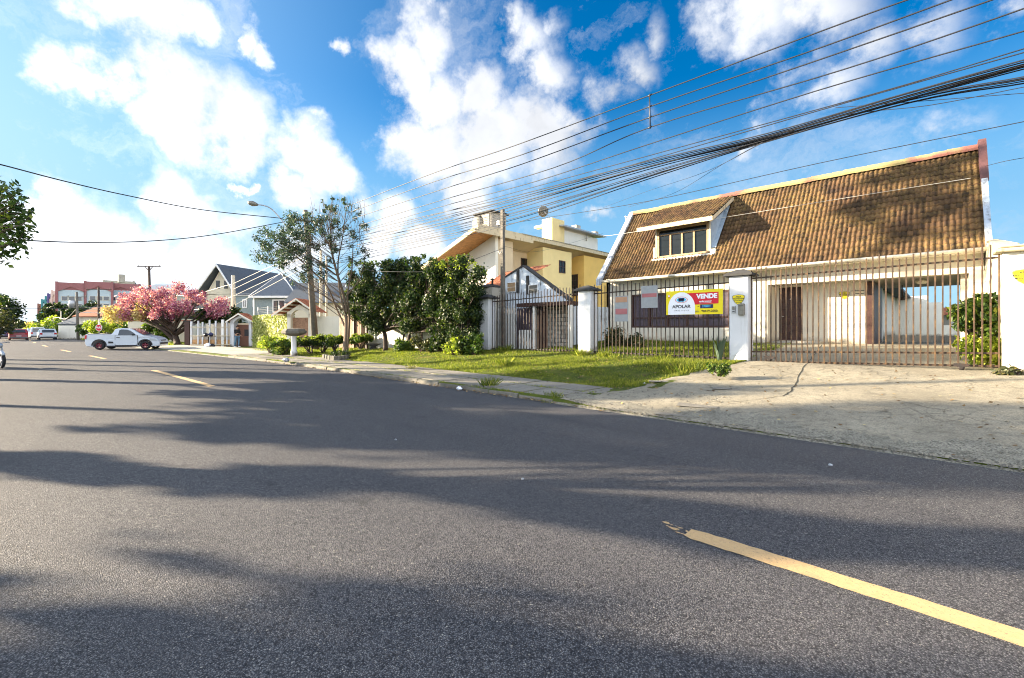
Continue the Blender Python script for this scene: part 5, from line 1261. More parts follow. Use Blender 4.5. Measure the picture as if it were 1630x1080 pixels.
p = G(748, 618, .02); litter((p.x, kerb(p.x) - .15, 0), .10, 'crumpled white paper lying in the gutter', 'white', 'crumpled_paper', seed=3)
p = G(1026, 620, .1); litter((p.x, p.y, gh(p.x, p.y)), .05, 'tiny white scrap on the grass near the driveway', 'white', 'paper_scrap', 4)

# slat fence between wall and entrance canopy
def slat_fence():
    t = thing('slat_fence', (-27, 13.5, .3), 'brown vertical board fence with ragged top', 'fence'); rd = random.Random(2)
    a = W(540, 550, 13.5).x; b = -25.15; x = a; i = 0; mb = MB()
    while x < b - .06:
        mb.box((x, 13.5 + rd.uniform(-.02, .02), .1), (x + .1, 13.54, 2.35 + rd.uniform(-.1, .22)), bev=.008); x += .135
    mb.build('boards', 'slats', t)
    mb = MB(); mb.box((a, 13.545, .7), (b, 13.6, .8)); mb.box((a, 13.545, 1.9), (b, 13.6, 2.0)); mb.build('rail', 'darkwood', t)
    for u in (563, 583):
        p = W(u, 550, 13.4); mb = MB(); mb.box((p.x - .06, 13.38, .1), (p.x + .06, 13.49, 2.3)); mb.build('post', 'darkwood', t)
    p = G(598, 557, .35); mb = MB(); mb.lathe([(.28, 0), (.2, .08), (.12, .2), (.45, .34), (.42, .36), (.1, .3)], (p.x, 13.0, gh(p.x, 13.0)), 14); tag(mb.build('stone_bowl', 'cap'), 'dark low stone bowl in front of the sunlit white wall', 'bowl')
slat_fence()

# entrance canopy with tiled gable
def LF(u, d, zb=0.0):       # frame whose x axis runs across the view at that spot
    p = D(u, HYP, d); p.z = zb; return p
def canopy():
    o = LF(474, 31, .2); t = thing('entrance_canopy', o, 'white arched entrance canopy with tiled gable roof', 'gateway', rz=YAW); rel = lambda x, y, z: (x, y, z)
    zb = .2
    def bx(mb, lo, hi, **k): return mb.box(lo, hi, **k)
    mb = MB(); bx(mb, (-.75, 0, -.3), (-.5, .5, 2.35)); bx(mb, (.72, 0, -.3), (.98, .5, 2.35)); 
    pts = [(-.75, 0, 2.1), (-.75, 0, 2.45), (.1, 0, 3.0), (.98, 0, 2.5), (.98, 0, 2.1), (.72, 0, 2.1)] + [(.11 + .61 * math.cos(a), 0, 2.1 + .55 * math.sin(a)) for a in [math.pi * k / 10 for k in range(1, 10)]] + [(-.5, 0, 2.1)]
    mb.slab(pts, (0, .3, 0)); mb.build('arch', 'bwhite', t, local=True)
    mb = MB(); bx(mb, (-.5, .35, -.3), (.72, .42, 2.1)); mb.build('gate_leaf', 'slats', t, local=True)
    mb = MB(); 
    for (x0, z0, x1, z1) in ((-1.55, 2.25, .08, 3.38), (1.45, 2.45, .08, 3.38)):
        m2 = MB(); tile_roof(m2, -.45, 1.4, (x0, z0), (x1, z1), ax='y', w=.24, course=.3, seg=4, amp=.05)
        for f, r_ in zip(m2.f, m2.rnd): mb.add([m2.v[i] for i in f], [tuple(range(len(f)))], 0, False, r_)
    roof = mb.build('roof', 'tiles_red', t, local=True)
    mb = MB(); 
    for k in range(5): x = -1.35 + k * .32; z = 2.25 + (x + 1.55) * .693; mb.box((x, -.4, z - .12), (x + .07, 1.3, z - .03))
    mb.slab([(-1.6, -.46, 2.12), (.08, -.46, 3.28), (.08, -.46, 3.40), (-1.6, -.46, 2.24)], (0, .05, 0)); mb.slab([(1.5, -.46, 2.32), (.08, -.46, 3.28), (.08, -.46, 3.40), (1.5, -.46, 2.44)], (0, .05, 0)); mb.build('rafters', 'bwhite', roof, local=True)
    # side post lower roofline to the right
    o2 = LF(512, 31.5, .2); t = thing('plastered_wall', o2, 'short white wall right of the tiled entrance canopy', 'wall', rz=YAW); mb = MB(); mb.box((-.75, .2, -.3), (1.2, .4, 2.2)); mb.build('wall_face', 'bwhite', t, local=True)
canopy()
def ivy_wall():
    t = thing('ivy_wall', (-36.8, 12.1, .1), 'boundary wall thickly covered in pale green creeper', 'wall')
    mb = MB(); mb.box((-40.4, 12.0, -.2), (-33.3, 12.25, 2.5)); mb.build('wall_face', 'cream_wall', t)
    rng = np.random.default_rng(4); n = 15000
    pts = np.stack([rng.uniform(-40.5, -33.1, n), 11.97 - abs(rng.normal(size=n)) * .06, rng.uniform(-.0, 2.58, n)], 1)
    a = rng.normal(size=(n, 3)) * .5 + np.array([.15, -1, .2]); a /= np.linalg.norm(a, axis=1)[:, None]; b = rng.normal(size=(n, 3)); b -= (a * b).sum(1)[:, None] * a; b /= np.linalg.norm(b, axis=1)[:, None]; c = np.cross(a, b); s_ = .05 * (.6 + rng.random(n))[:, None]
    v1 = np.stack([pts - b * s_, pts - c * s_, pts + b * s_, pts + c * s_], 1).reshape(-1, 3)
    m = 2500; pts = np.stack([-33.28 + abs(rng.normal(size=m)) * .06, rng.uniform(11.95, 12.4, m), rng.uniform(0, 2.6, m)], 1); a = rng.normal(size=(m, 3)) * .5 + np.array([1, 0, .2]); a /= np.linalg.norm(a, axis=1)[:, None]; b = rng.normal(size=(m, 3)); b -= (a * b).sum(1)[:, None] * a; b /= np.linalg.norm(b, axis=1)[:, None]; c = np.cross(a, b); s_ = .05 * (.6 + rng.random(m))[:, None]
    v2 = np.stack([pts - b * s_, pts - c * s_, pts + b * s_, pts + c * s_], 1).reshape(-1, 3)
    np_mesh('creeper', np.concatenate([v1, v2]), 4, 'leaf_ivy', t)
    wires = MB()
    for i, x in enumerate((-39.9, -37.6, -35.2, -33.5)):
        mb = MB(); mb.tube([(x, 12.1, 2.5), (x, 12.1, 3.25)], .035, 6)
        for k in range(5): mb.tube([(x - .05, 12.1, 2.65 + k * .13), (x + .05, 12.1, 2.65 + k * .13)], .035, 6)
        mb.build('fence_post', 'white_metal', t)
    for k in range(5): wires.tube([(-39.9, 12.1, 2.65 + k * .13), (-33.5, 12.1, 2.65 + k * .13)], .008, 4)
    wires.build('fence_wires', 'wire', t)
    # shrubs at its foot
    c = D(421, 547, 31.5); bush('low_bush', (c.x, c.y, .35), (.9, .4, .2), 10, .2, 'leaf_lime', 1500, .07, 'yellow green bush at the foot of the creeper wall', 'bush', seed=44)
ivy_wall()
def arch_gate():
    o = LF(384, 37.2, 0); t = thing('arched_gateway', o, 'small white arched gateway with brown door and tiled roof', 'gateway', rz=YAW)
    w = .62; mb = MB(); mb.box((-w - .28, 0, -.1), (-w, .6, 2.05)); mb.box((w, 0, -.1), (w + .2, .6, 2.05))
    mb.slab([(w, 0, 1.9), (w + .2, 0, 2.0), (w + .2, 0, 2.2), (-.1, 0, 2.66), (-w - .28, 0, 2.2), (-w - .28, 0, 2.0), (-w, 0, 1.9)] + [(-w * math.cos(a), 0, 1.9 + .5 * math.sin(a)) for a in [math.pi * k / 10 for k in range(1, 10)]], (0, .5, 0)); mb.build('arch', 'pillar', t, local=True)
    mb = MB(); mb.box((-w, .45, -.1), (w, .5, 1.85)); d = mb.build('door', plain('brick_brown_door', (.16, .07, .045), .7, .2, 20), t, local=True)
    mb = MB(); mb.box((.0, .43, .9), (.42, .455, 1.45)); mb.build('grille', 'black', d, local=True)
    mb = MB()
    for (x0, z0, x1, z1) in ((-1.1, 2.1, -.1, 2.78), (1.35, 1.95, -.1, 2.78)):
        m2 = MB(); tile_roof(m2, -.25, 1.1, (x0, z0), (x1, z1), ax='y', w=.24, course=.3, seg=4, amp=.05)
        for f, r_ in zip(m2.f, m2.rnd): mb.add([m2.v[i] for i in f], [tuple(range(len(f)))], 0, False, r_)
    rf = mb.build('roof', 'tiles_red', t, local=True)
    mb = MB(); mb.slab([(-1.15, -.27, 2.0), (-.1, -.27, 2.68), (-.1, -.27, 2.8), (-1.15, -.27, 2.12)], (0, .05, 0)); mb.slab([(1.4, -.27, 1.84), (-.1, -.27, 2.68), (-.1, -.27, 2.8), (1.4, -.27, 1.96)], (0, .05, 0)); mb.build('verge_board', 'bwhite', rf, local=True)
arch_gate()
def glazed_fence():
    o = LF(335, 37.2, 0); t = thing('mesh_fence', o, 'low brown walled fence with pale posts and wire mesh', 'fence', rz=YAW); px = 37.2 / FPX
    X = lambda u: (u - 335) * px; Z = lambda v: HCAM + (HYP - v) * px
    mb = MB(); mb.box((X(303), .05, -.05), (X(368), .15, .62)); mb.build('low_wall', plain('ochre_low_wall', (.42, .25, .12), .85, .3, 5), t, local=True)
    for u, w, top in ((304, .07, 512), (315, .05, 511), (322, .05, 513), (333, .05, 510), (343, .06, 511), (354, .10, 509), (361, .05, 511), (367, .06, 512)):
        mb = MB(); mb.box((X(u) - w, 0, -.05), (X(u) + w, .1, Z(top))); mb.build('post', 'pillar' if u != 354 else 'white_metal', t, local=True)
    for v in (521, 535, 549):
        mb = MB(); mb.box((X(303), -.04, Z(v) - .03), (X(367), -.005, Z(v) + .03)); mb.build('rail', 'palepole', t, local=True)
    mb = MB()
    for k in range(34): x = X(304) + k * (X(367) - X(304)) / 34; mb.box((x, .02, .6), (x + .015, .03, Z(515)))
    mb.build('mesh', 'galv', t, local=True)
    mb = MB(); mb.box((-1.9, .6, -.05), (1.4, 1.4, .9)); mb.box((-1.7, 3, 0), (2, 3.3, 2.0)); tag(mb.build('courtyard_wall', 'peach'), 'ochre courtyard wall behind the mesh fence', 'wall'); mb = None
    w = bpy.data.objects['courtyard_wall']; w.location = o; w.rotation_euler = (0, 0, YAW)
    o2 = LF(300, 38, 0); t = thing('gate_pier', o2, 'brown brick pier at the left end of the mesh fence', 'pier', rz=YAW); mb = MB(); mb.box((-.2, -.2, -.1), (.2, .2, 2.1)); mb.build('shaft', 'darkwood', t, local=True); mb = MB(); mb.box((-.26, -.26, 2.1), (.26, .26, 2.2)); mb.build('cap', 'cap', t, local=True)
    o3 = LF(272, 47, 0); t = thing('cream_wall', o3, 'cream garden wall behind the pink blossom tree', 'wall', rz=YAW); mb = MB(); mb.box((-4.5, 0, -.3), (2.2, .2, 2.3)); mb.build('wall_face', 'cream_wall', t, local=True); mb = MB(); mb.box((-4.5, -.05, 2.3), (2.2, .25, 2.4)); mb.build('coping', 'tiles_red', t, local=True)
glazed_fence()
def rubbish():
    o = LF(332, 36.4, 0); t = thing('rubbish_basket', o, 'raised rubbish basket with dark blue bags on top', 'basket', rz=YAW)
    mb = MB(); mb.tube([(.0, 0, 0), (0, 0, .85)], .05, 8); mb.build('post', 'woodpole', t, local=True)
    mb = MB(); mb.box((-.4, -.25, .85), (.4, .25, .88))
    for x in (-.4, .4):
        for k in range(4): mb.tube([(x, -.25 + k * .166, .86), (x * 1.1, -.27 + k * .18, 1.1)], .01, 4)
    mb.build('tray', 'iron', t, local=True)
    for (x, z, r, m, lab) in ((-.22, .9, .30, 'black', 'black rubbish bag in the raised basket, left'), (.18, .9, .36, 'navy', 'dark blue rubbish bag in the raised basket, right')):
        b = litter((0, 0, 0), r, lab, m, 'rubbish_bag', seed=int(r * 100)); b.location = o + Matrix.Rotation(YAW, 3, 'Z') @ Vector((x, 0, z)); b['category'] = 'rubbish bag'
    p = G(331, 554.5, 0.02); b = litter((0, 0, 0), .42, 'white and grey rubbish bag standing on the pavement', 'white', 'rubbish_bag', seed=8); b.location = p + Vector((0, 0, .0)); b['category'] = 'rubbish bag'
    p = G(338, 554.5, 0.02); b = litter((0, 0, 0), .36, 'black rubbish bag standing on the pavement', 'black', 'rubbish_bag', seed=9); b.location = p; b['category'] = 'rubbish bag'
rubbish()

# ================================================================ grey two-storey house and roofs behind
def grey_house():
    o = LF(400, 50, 0); t = thing('grey_house', o, 'blue grey two storey house with slate roofs and white trim', 'house', rz=YAW)
    gw = plain('grey_blue_render', (.25, .30, .31), .85, .08); Mt = 'tiles_grey'
    B = lambda n, mb, m, p=t: mb.build(n, m, p, local=True)
    dx = 2.6 / 8
    mb = MB(); sk = lambda x, y: (x + y * dx, y)
    def bxs(x0, x1, y0, y1, z0, z1): mb.slab([sk(x0, y0) + (z0,), sk(x1, y0) + (z0,), sk(x1, y1) + (z0,), sk(x0, y1) + (z0,)], (0, 0, z1 - z0))
    bxs(-5.6, -1.6, .6, 8.5, -.3, 5.4); mb.slab([(-5.5, .6, 5.3), (-1.7, .6, 5.3), (-3.7, .6, 8.35)], (0, .2, 0)); B('gable_wall', mb, 'cream_wall')
    mb = MB(); mb.box((-1.8, -.6, -.3), (5.8, 6, 5.1)); B('wall', mb, gw)
    mb = MB(); mb.box((1.3, -1.8, -.3), (5.75, 3, 5.0)); B('wing_wall', mb, gw)
    # roof main: two slopes
    mb = MB(); R0, R1 = (-3.85, 0, 8.6), (-1.24, 8, 8.5)
    mb.slab([R0, R1, (2.6, 7.5, 5.3), (-1.5, -.4, 5.35)], (0, 0, .12)); mb.slab([R0, (-6.3, 0, 5.2), (-3.7, 8, 5.2), R1], (0, 0, .12)); r1 = B('roof', mb, Mt)
    mb = MB(); mb.slab([(-3.85, -.06, 8.48), (-1.5, -.46, 5.2), (-1.5, -.46, 5.45), (-3.85, -.06, 8.78)], (0, -.1, 0)); mb.slab([(-3.85, -.06, 8.48), (-6.35, -.06, 5.05), (-6.35, -.06, 5.3), (-3.85, -.06, 8.78)], (0, -.1, 0)); mb.box((-1.5, -.75, 5.12), (1.3, -.6, 5.32)); B('bargeboard', mb, 'white_metal', r1)
    mb = MB(); A = (3.0, .6, 7.75)
    for a, b in (((1.0, -2.1, 5.0), (6.1, -2.1, 5.0)), ((6.1, -2.1, 5.0), (6.1, 6, 5.0)), ((1.0, 3, 5.0), (1.0, -2.1, 5.0))): mb.add([A, a, b], [(0, 1, 2)])
    mb.add([A, (6.1, 6, 5.0), (-1.0, 7, 7.7)], [(0, 1, 2)]); mb.add([A, (-1, 7, 7.7), (-1, 3, 5.2), (1.0, 3, 5.0)], [(0, 1, 2, 3)]); mb.add([(-1.6, -.8, 5.2), (1.2, -.8, 5.2), A, (-1, 7, 7.9)], [(0, 1, 2, 3)]); r2 = B('wing_roof', mb, Mt)
    mb = MB(); mb.box((.95, -2.2, 4.78), (6.15, -2.1, 5.0)); mb.box((6.1, -2.1, 4.78), (6.18, 3, 5.0)); mb.tube([(1.4, -1.9, 4.8), (1.4, -1.9, .5)], .06, 6); mb.tube([(1.0, -2.14, 5.0), A], .05, 4); mb.tube([(6.1, -2.14, 5.0), A], .07, 4); B('gutter', mb, 'white_metal', r2)
    def win(x0, x1, y, z0, z1):
        fr = MB(); f = .14; fr.box((x0 - f, y - .06, z0 - f), (x1 + f, y, z1 + f)); w = B('window', fr, 'white_metal'); g = MB(); g.box((x0, y - .08, z0), (x1, y - .062, z1)); B('pane', g, 'cglass', w); b = MB(); b.box(((x0 + x1) / 2 - .04, y - .1, z0), ((x0 + x1) / 2 + .04, y - .082, z1)); B('mullion', b, 'white_metal', w)
    Y_ = -.6; k = 49.4 / FPX; f = lambda u: (u - 815) * k + 29.02
    win(f(404.5), f(410.5), Y_, 4.0, 4.55); win(f(388), f(391.5), Y_, 3.9, 4.6)
    k2 = 48.2 / FPX; f2 = lambda u: (u - 815) * k2 + 29.02; win(f2(436), f2(453), -1.8, 3.35, 4.5)
    fr = MB(); fr.box((-4.3, .55, 6.0), (-3.9, .6, 6.9)); fr.box((-3.4, .55, 6.0), (-3.0, .6, 6.9)); B('attic_window', fr, 'glass')
    # house behind with long slate roof
    o = LF(520, 46, .2); t = thing('slate_roof_house', o, 'low house with long dark slate roof behind the canopy', 'house', rz=YAW)
    mb = MB(); mb.box((-3.6, 0, -.2), (4.5, 6, 4.0)); mb.build('wall', 'cream_wall', t, local=True)
    mb = MB(); mb.slab([(-4.2, -.4, 3.9), (5.0, -.4, 3.9), (4.6, 3.0, 6.2), (-4.2, 3.0, 6.2)], (0, 0, .12)); mb.slab([(-4.2, 3.0, 6.2), (4.6, 3.0, 6.2), (5, 6.4, 3.9), (-4.2, 6.4, 3.9)], (0, 0, .12)); mb.build('roof', Mt, t, local=True)
    mb = MB(); mb.box((-2.3, 1.2, 5.2), (-1.7, 1.8, 6.6)); mb.build('chimney', 'white_wall', t, local=True)
    # tree behind the arch
    c = D(352, 497, 42); bush('garden_tree', (c.x, c.y, 2.6), (2.6, 1.6, .9), 22, .6, 'leaf_dark', 3500, .16, 'dark green garden tree behind the mesh fence', 'tree', seed=61)
grey_house()
def blossom():
    b = G(283, 551, .03); d0 = 39.4; rd = random.Random(14)
    cl = []
    for i in range(60):
        u = rd.uniform(186, 354); t_ = (u - 268) / 90.; top = 452 + 20 * t_ * t_ * (1 if u < 268 else 1.1); bot = 511 - 4 * abs(t_); v = rd.uniform(top + 5, bot - 4); cl.append((D(u, v, d0 + rd.uniform(-3.0, 3.0)), rd.uniform(.3, .7)))
    T = [b, D(279, 535, d0), D(272, 520, d0), D(270, 505, d0)]
    t = tree('blossom_tree', b, T, cl, 'blossom', 16500, .11, 'spreading tree in full pink blossom behind the white pickup', 'tree', None, .26, 'darkbark', 3, seed=15, limb=.3, hollow=.3, crown='blossom_crown', length=1.4)
    mb = MB()
    for (pts, r) in (([(281, 545), (262, 528), (245, 512), (225, 500)], .17), ([(276, 525), (268, 512), (255, 495)], .12), ([(276, 525), (285, 510), (292, 495), (310, 482)], .12), ([(272, 515), (272, 500), (268, 480)], .1)):
        w = catmull([D(u, v, d0) for u, v in pts], 4); mb.tube(w, [r * (1 - .6 * i / (len(w) - 1)) for i in range(len(w))], 7)
    mb.build('limbs', 'darkbark', t)
    cl2 = [(D(rd.uniform(168, 235), rd.uniform(478, 508), d0 + rd.uniform(-1, 2.5)), rd.uniform(.35, .6)) for _ in range(18)]
    np_mesh('young_leaves', leaves([p for p, r in cl2], [r for p, r in cl2], 3400, .12, rng=np.random.default_rng(2), length=1.4), 4, 'leaf_amber', t)
blossom()
# ================================================================ vehicles
def paint(name, col, rough=.28):
    m = NT(name); m.col(m.mix(m.mapr(m.noise(2, 4), .3, .7), [c * .96 for c in col], col)); m.rough(rough); m.b.inputs['Coat Weight'].default_value = .6; m.b.inputs['Coat Roughness'].default_value = .08; return m.m
M['white_paint'] = paint('white_car_paint', (.58, .64, .71)); M['silver_paint'] = paint('silver_car_paint', (.42, .46, .50)); M['red_paint'] = paint('red_car_paint', (.35, .02, .03)); M['blue_paint'] = paint('dark_blue_car_paint', (.03, .06, .14)); M['grey_paint'] = paint('grey_car_paint', (.12, .13, .15))
M['lamp_red'] = plain('tail_lamp_lens', (.45, .01, .015), .2, .05); M['lamp_clear'] = plain('head_lamp_lens', (.55, .6, .65), .1, .05, 6, 0, .3); M['rim_red'] = plain('dark_red_rim', (.20, .025, .045), .4, .1); M['plate'] = plain('number_plate', (.6, .62, .62), .5, .02)
def wheel(parent, c, r, w, side, rim='galv', five=True):
    mb = MB(); prof = [(r * .62, -w / 2), (r * .93, -w / 2), (r, -w * .3), (r, w * .3), (r * .93, w / 2), (r * .62, w / 2)]
    mb.lathe(prof, (0, 0, 0), 26, axis='y', caps=False); t = mb.build('wheel', 'rubber', parent, local=True); t.location = c
    mb = MB(); y = side * w * .42
    n = 20
    for (r0, r1, y0, y1) in ((r * .52, r * .66, y * .5, y * 1.05),):
        vs = []
        for rr, yy in ((r0, y0), (r1, y1), (r1, y0)):
            for k in range(n): a = 2 * math.pi * k / n; vs.append((rr * math.cos(a), yy, rr * math.sin(a)))
        mb.add(vs, [(j * n + k, j * n + (k + 1) % n, ((j + 1) % 3) * n + (k + 1) % n, ((j + 1) % 3) * n + k) for j in range(3) for k in range(n)])
    for k in range(5):
        a = 2 * math.pi * k / 5; M_ = Matrix.Rotation(a, 4, 'Y'); mb.box((-r * .09, min(y * .55, y * .95), 0), (r * .09, max(y * .55, y * .95), r * .58), 0, M_)
    mb.lathe([(r * .12, min(y * .6, y)), (r * .12, max(y * .6, y))], (0, 0, 0), 12, axis='y')
    mb.build('rim', rim, t, local=True)
    return t
def car_body(mb, out, Wd, belt, H, narrow=.16, nose=.06):
    """closed body from a side outline (x,z); sides lean in above the belt line, plan rounded at both ends"""
    L0 = min(p[0] for p in out); L1 = max(p[0] for p in out); n = len(out)
    def hw(x, z):
        w = Wd / 2 - (narrow * max(0, (z - belt) / (H - belt)) if z > belt else .0) - .03 * max(0, (.45 - z) / .45)
        e = min(x - L0, L1 - x); return w - nose * max(0, 1 - e / .5) ** 2
    c = Vector((sum(p[0] for p in out) / n, 0, sum(p[1] for p in out) / n)); vs = []
    for side in (-1, 1):
        for (s_, k) in ((0, 1.0), (.05, .985)):
            for (x, z) in out: vs.append((x + (c.x - x) * (.012 if s_ else 0), side * (hw(x, z) - (.055 if not s_ else 0)), z + (c.z - z) * (.06 if s_ else 0)))
    fs = []
    for i in range(n):
        j = (i + 1) % n
        fs.append((i, j, 2 * n + j, 2 * n + i)); fs.append((i, n + i, n + j, j)); fs.append((2 * n + j, 3 * n + j, 3 * n + i, 2 * n + i))
    from mathutils.geometry import tessellate_polygon
    tri = tessellate_polygon([[Vector((x, z, 0)) for x, z in out]])
    for t in tri: fs.append(tuple(n + q for q in t)); fs.append(tuple(3 * n + q for q in reversed(t)))
    mb.add(vs, fs); return hw
def arch(cx, r, zlo=.2, n=9):
    return [(cx - r * math.cos(math.pi * k / n), .31 + r * math.sin(math.pi * k / n) if 0 < k < n else zlo) for k in range(n + 1)]
def recalc(o):
    bm = bmesh.new(); bm.from_mesh(o.data); bmesh.ops.recalc_face_normals(bm, faces=bm.faces); bm.to_mesh(o.data); bm.free(); return o
def pickup(loc, rz):
    t = thing('pickup_truck', loc, 'white two seat pickup truck with dark red wheels crossing the road', 'pickup', rz=rz)
    Wd, r, xr, xf = 1.68, .31, .88, 3.62
    out = [(0.03, .42), (0.0, .70), (.03, 1.02), (.06, 1.10), (1.55, 1.10), (1.62, 1.18), (1.74, 1.46), (1.92, 1.53), (2.25, 1.545), (2.62, 1.51), (2.90, 1.40), (3.20, 1.20), (3.50, 1.02), (3.95, .93), (4.25, .82), (4.42, .66), (4.47, .45), (4.42, .24)]
    out += [(xf + .40, .22)] + list(reversed(arch(xf, .385)))[1:] + list(reversed(arch(xr, .385))) + [(.12, .26)]
    mb = MB(); hw = car_body(mb, out, Wd, 1.0, 1.53); b = recalc(mb.build('body', 'white_paint', t, local=True))
    P = lambda pts, name, mat, par=t, off=.006, side=-1: recalc(MB().slab([(x, side * (hw(x, z) + off), z) for x, z in pts], (0, side * .006, 0)).build(name, mat, par, local=True))
    for s_ in (-1, 1):
        P([(1.98, 1.04), (2.02, 1.40), (2.14, 1.46), (2.48, 1.44), (2.70, 1.35), (2.98, 1.14), (3.02, 1.05)], 'side_window', 'cglass', t, .0, s_)
        # wheel arch lips and sill
        for cx in (xr, xf):
            mb = MB(); pts = [(cx - q * math.cos(math.pi * k / 12), z0 + q2 * math.sin(math.pi * k / 12)) for (q, q2, z0) in ((.37, .37, .31),) for k in range(13)] + [(cx + .45 * math.cos(math.pi * k / 12), .31 + .45 * math.sin(math.pi * k / 12)) for k in range(13)]
            mb.slab([(x, s_ * (hw(x, z) + .002), z) for x, z in pts], (0, s_ * .02, 0)); recalc(mb.build('wheel_arch_trim', 'black', t, local=True))
        P([(xr + .42, .20), (xr + .42, .30), (xf - .42, .30), (xf - .42, .20)], 'sill_trim', 'black', t, .004, s_)
        P([(1.42, .46), (1.42, .60), (1.70, .58), (1.72, .46)], 'side_vent', 'black', t, .004, s_)
        P([(1.80, .30), (1.80, 1.03), (3.16, 1.03), (3.20, .60), (3.13, .30)], 'door_gap', 'black', t, .001, s_)
        d = P([(1.83, .33), (1.83, 1.02), (3.12, 1.02), (3.16, .60), (3.1, .33)], 'door', 'white_paint', t, .006, s_)
        P([(1.90, .86), (1.90, .91), (2.10, .91), (2.10, .86)], 'handle', 'black', d, .016, s_)
        P([(3.86, .66), (3.90, .80), (4.22, .78), (4.40, .68), (4.36, .62)], 'headlight', 'lamp_clear', t, .002, s_)
        P([(.01, .78), (.03, 1.05), (.16, 1.05), (.13, .78)], 'tail_light', 'lamp_red', t, .004, s_)
        mb = MB(); mb.box((2.85, s_ * .86 - .10, 1.02), (2.97, s_ * .86 + .10, 1.14), bev=.02); mb.build('mirror', 'black', t, local=True)
        mb = MB(); mb.tube([(.2, s_ * .76, 1.14), (1.55, s_ * .76, 1.14)], .025, 6); mb.tube([(.25, s_ * .76, 1.08), (.25, s_ * .76, 1.14)], .02, 6); mb.build('bed_rail', 'black', t, local=True)
        for cx in (xr, xf): wheel(t, (cx, s_ * (Wd / 2 - .10), r), r, .19, s_, 'rim_red')
    mb = MB(); mb.quad((2.68, -.62, 1.405 + .105), (2.68, .62, 1.51), (3.44, .70, 1.075), (3.44, -.70, 1.075)); o = mb.build('windscreen', 'cglass', t, local=True); o.location = (.03, 0, .012)
    mb = MB(); mb.box((.15, -.66, 1.085), (1.52, .66, 1.115)); mb.build('bed_cover', 'black', t, local=True)
    mb = MB(); mb.box((4.36, -.62, .36), (4.49, .62, .50), bev=.02); mb.box((4.30, -.4, .62), (4.455, .4, .69), bev=.015); mb.build('grille', 'black', t, local=True)
    mb = MB(); mb.box((4.44, -.2, .53), (4.475, .2, .62)); mb.build('number_plate', 'plate', t, local=True)
    mb = MB(); mb.box((-.03, -.7, .42), (.1, .7, .58), bev=.02); mb.build('rear_bumper', 'black', t, local=True)
    mb = MB(); mb.box((2.0, -.5, 1.545), (2.06, .5, 1.575)); mb.build('roof_bar', 'black', t, local=True)
    mb = MB(); mb.box((.9, -.6, .2), (3.6, .6, .45)); mb.build('underbody', 'black', t, local=True)
    return t
c0 = D(159, 557, 32.0); c1 = D(232, 557, 32.8); dr_ = Vector((c1.x - c0.x, c1.y - c0.y, 0)).normalized(); nrm = Vector((dr_.y, -dr_.x, 0))
ang = math.atan2(dr_.y, dr_.x)
off = Matrix.Rotation(ang, 3, 'Z') @ Vector((.88, -.74, 0))
pickup((c0.x - off.x, c0.y - off.y, .02), ang)
def hatch_car(name, loc, rz, mat, label, kind='hatch', group='cars parked and driving down the street', cat='car', lights=False):
    t = thing(name, loc, label, cat, group, rz); Wd, r, xr, xf = 1.74, .31, .75, 3.25
    H = 1.47 if kind == 'hatch' else 1.66 if kind == 'suv' else 1.44
    tail = [(.02, .9), (.10, 1.0), (.42, H - .12), (.62, H - .03)] if kind != 'sedan' else [(.0, .95), (.5, 1.02), (1.05, H - .07)]
    out = [(0, .42)] + tail + [(1.6, H), (2.2, H - .02), (2.9, 1.05), (3.6, .92), (3.98, .70), (4.03, .42), (3.95, .22)] + [(xf + .38, .22)] + list(reversed(arch(xf, .37)))[1:] + list(reversed(arch(xr, .37))) + [(.1, .24)]
    mb = MB(); hw = car_body(mb, out, Wd, .95, H, .18); recalc(mb.build('body', mat, t, local=True))
    for s_ in (-1, 1):
        recalc(MB().slab([(x, s_ * (hw(x, z) + .0), z) for x, z in [(.62, 1.0), (.72, H - .12), (1.6, H - .08), (2.1, H - .1), (2.72, 1.02)]], (0, s_ * .008, 0)).build('side_window', 'cglass', t, local=True))
        for cx in (xr, xf): wheel(t, (cx, s_ * (Wd / 2 - .1), r), r, .19, s_)
        mb = MB(); mb.box((-.015, s_ * .66 - .12, .72), (.05, s_ * .66 + .12, .94)); mb.build('tail_light', 'lamp_red', t, local=True)
    mb = MB(); mb.quad((.06, -.6, 1.0), (.06, .6, 1.0), (.40, .55, H - .13), (.40, -.55, H - .13)); o = mb.build('rear_window', 'cglass', t, local=True); o.location = (-.02, 0, .01) if kind != 'sedan' else (.5, 0, 0)
    mb = MB(); mb.quad((2.24, -.58, H - .05), (2.24, .58, H - .05), (2.88, .66, 1.08), (2.88, -.66, 1.08)); mb.build('windscreen', 'cglass', t, local=True).location = (.03, 0, .01)
    mb = MB(); mb.box((-.03, -.22, .5), (.03, .22, .62)); mb.build('number_plate', 'plate', t, local=True)
    mb = MB(); mb.box((-.03, -.78, .3), (.06, .78, .44)); mb.build('bumper', 'black' if mat != 'red_paint' else 'grey_paint', t, local=True)
    return t
def on(u, v): p = G(u, v, -.02); return (p.x, p.y, -.02)
FW = math.pi  # facing down the street
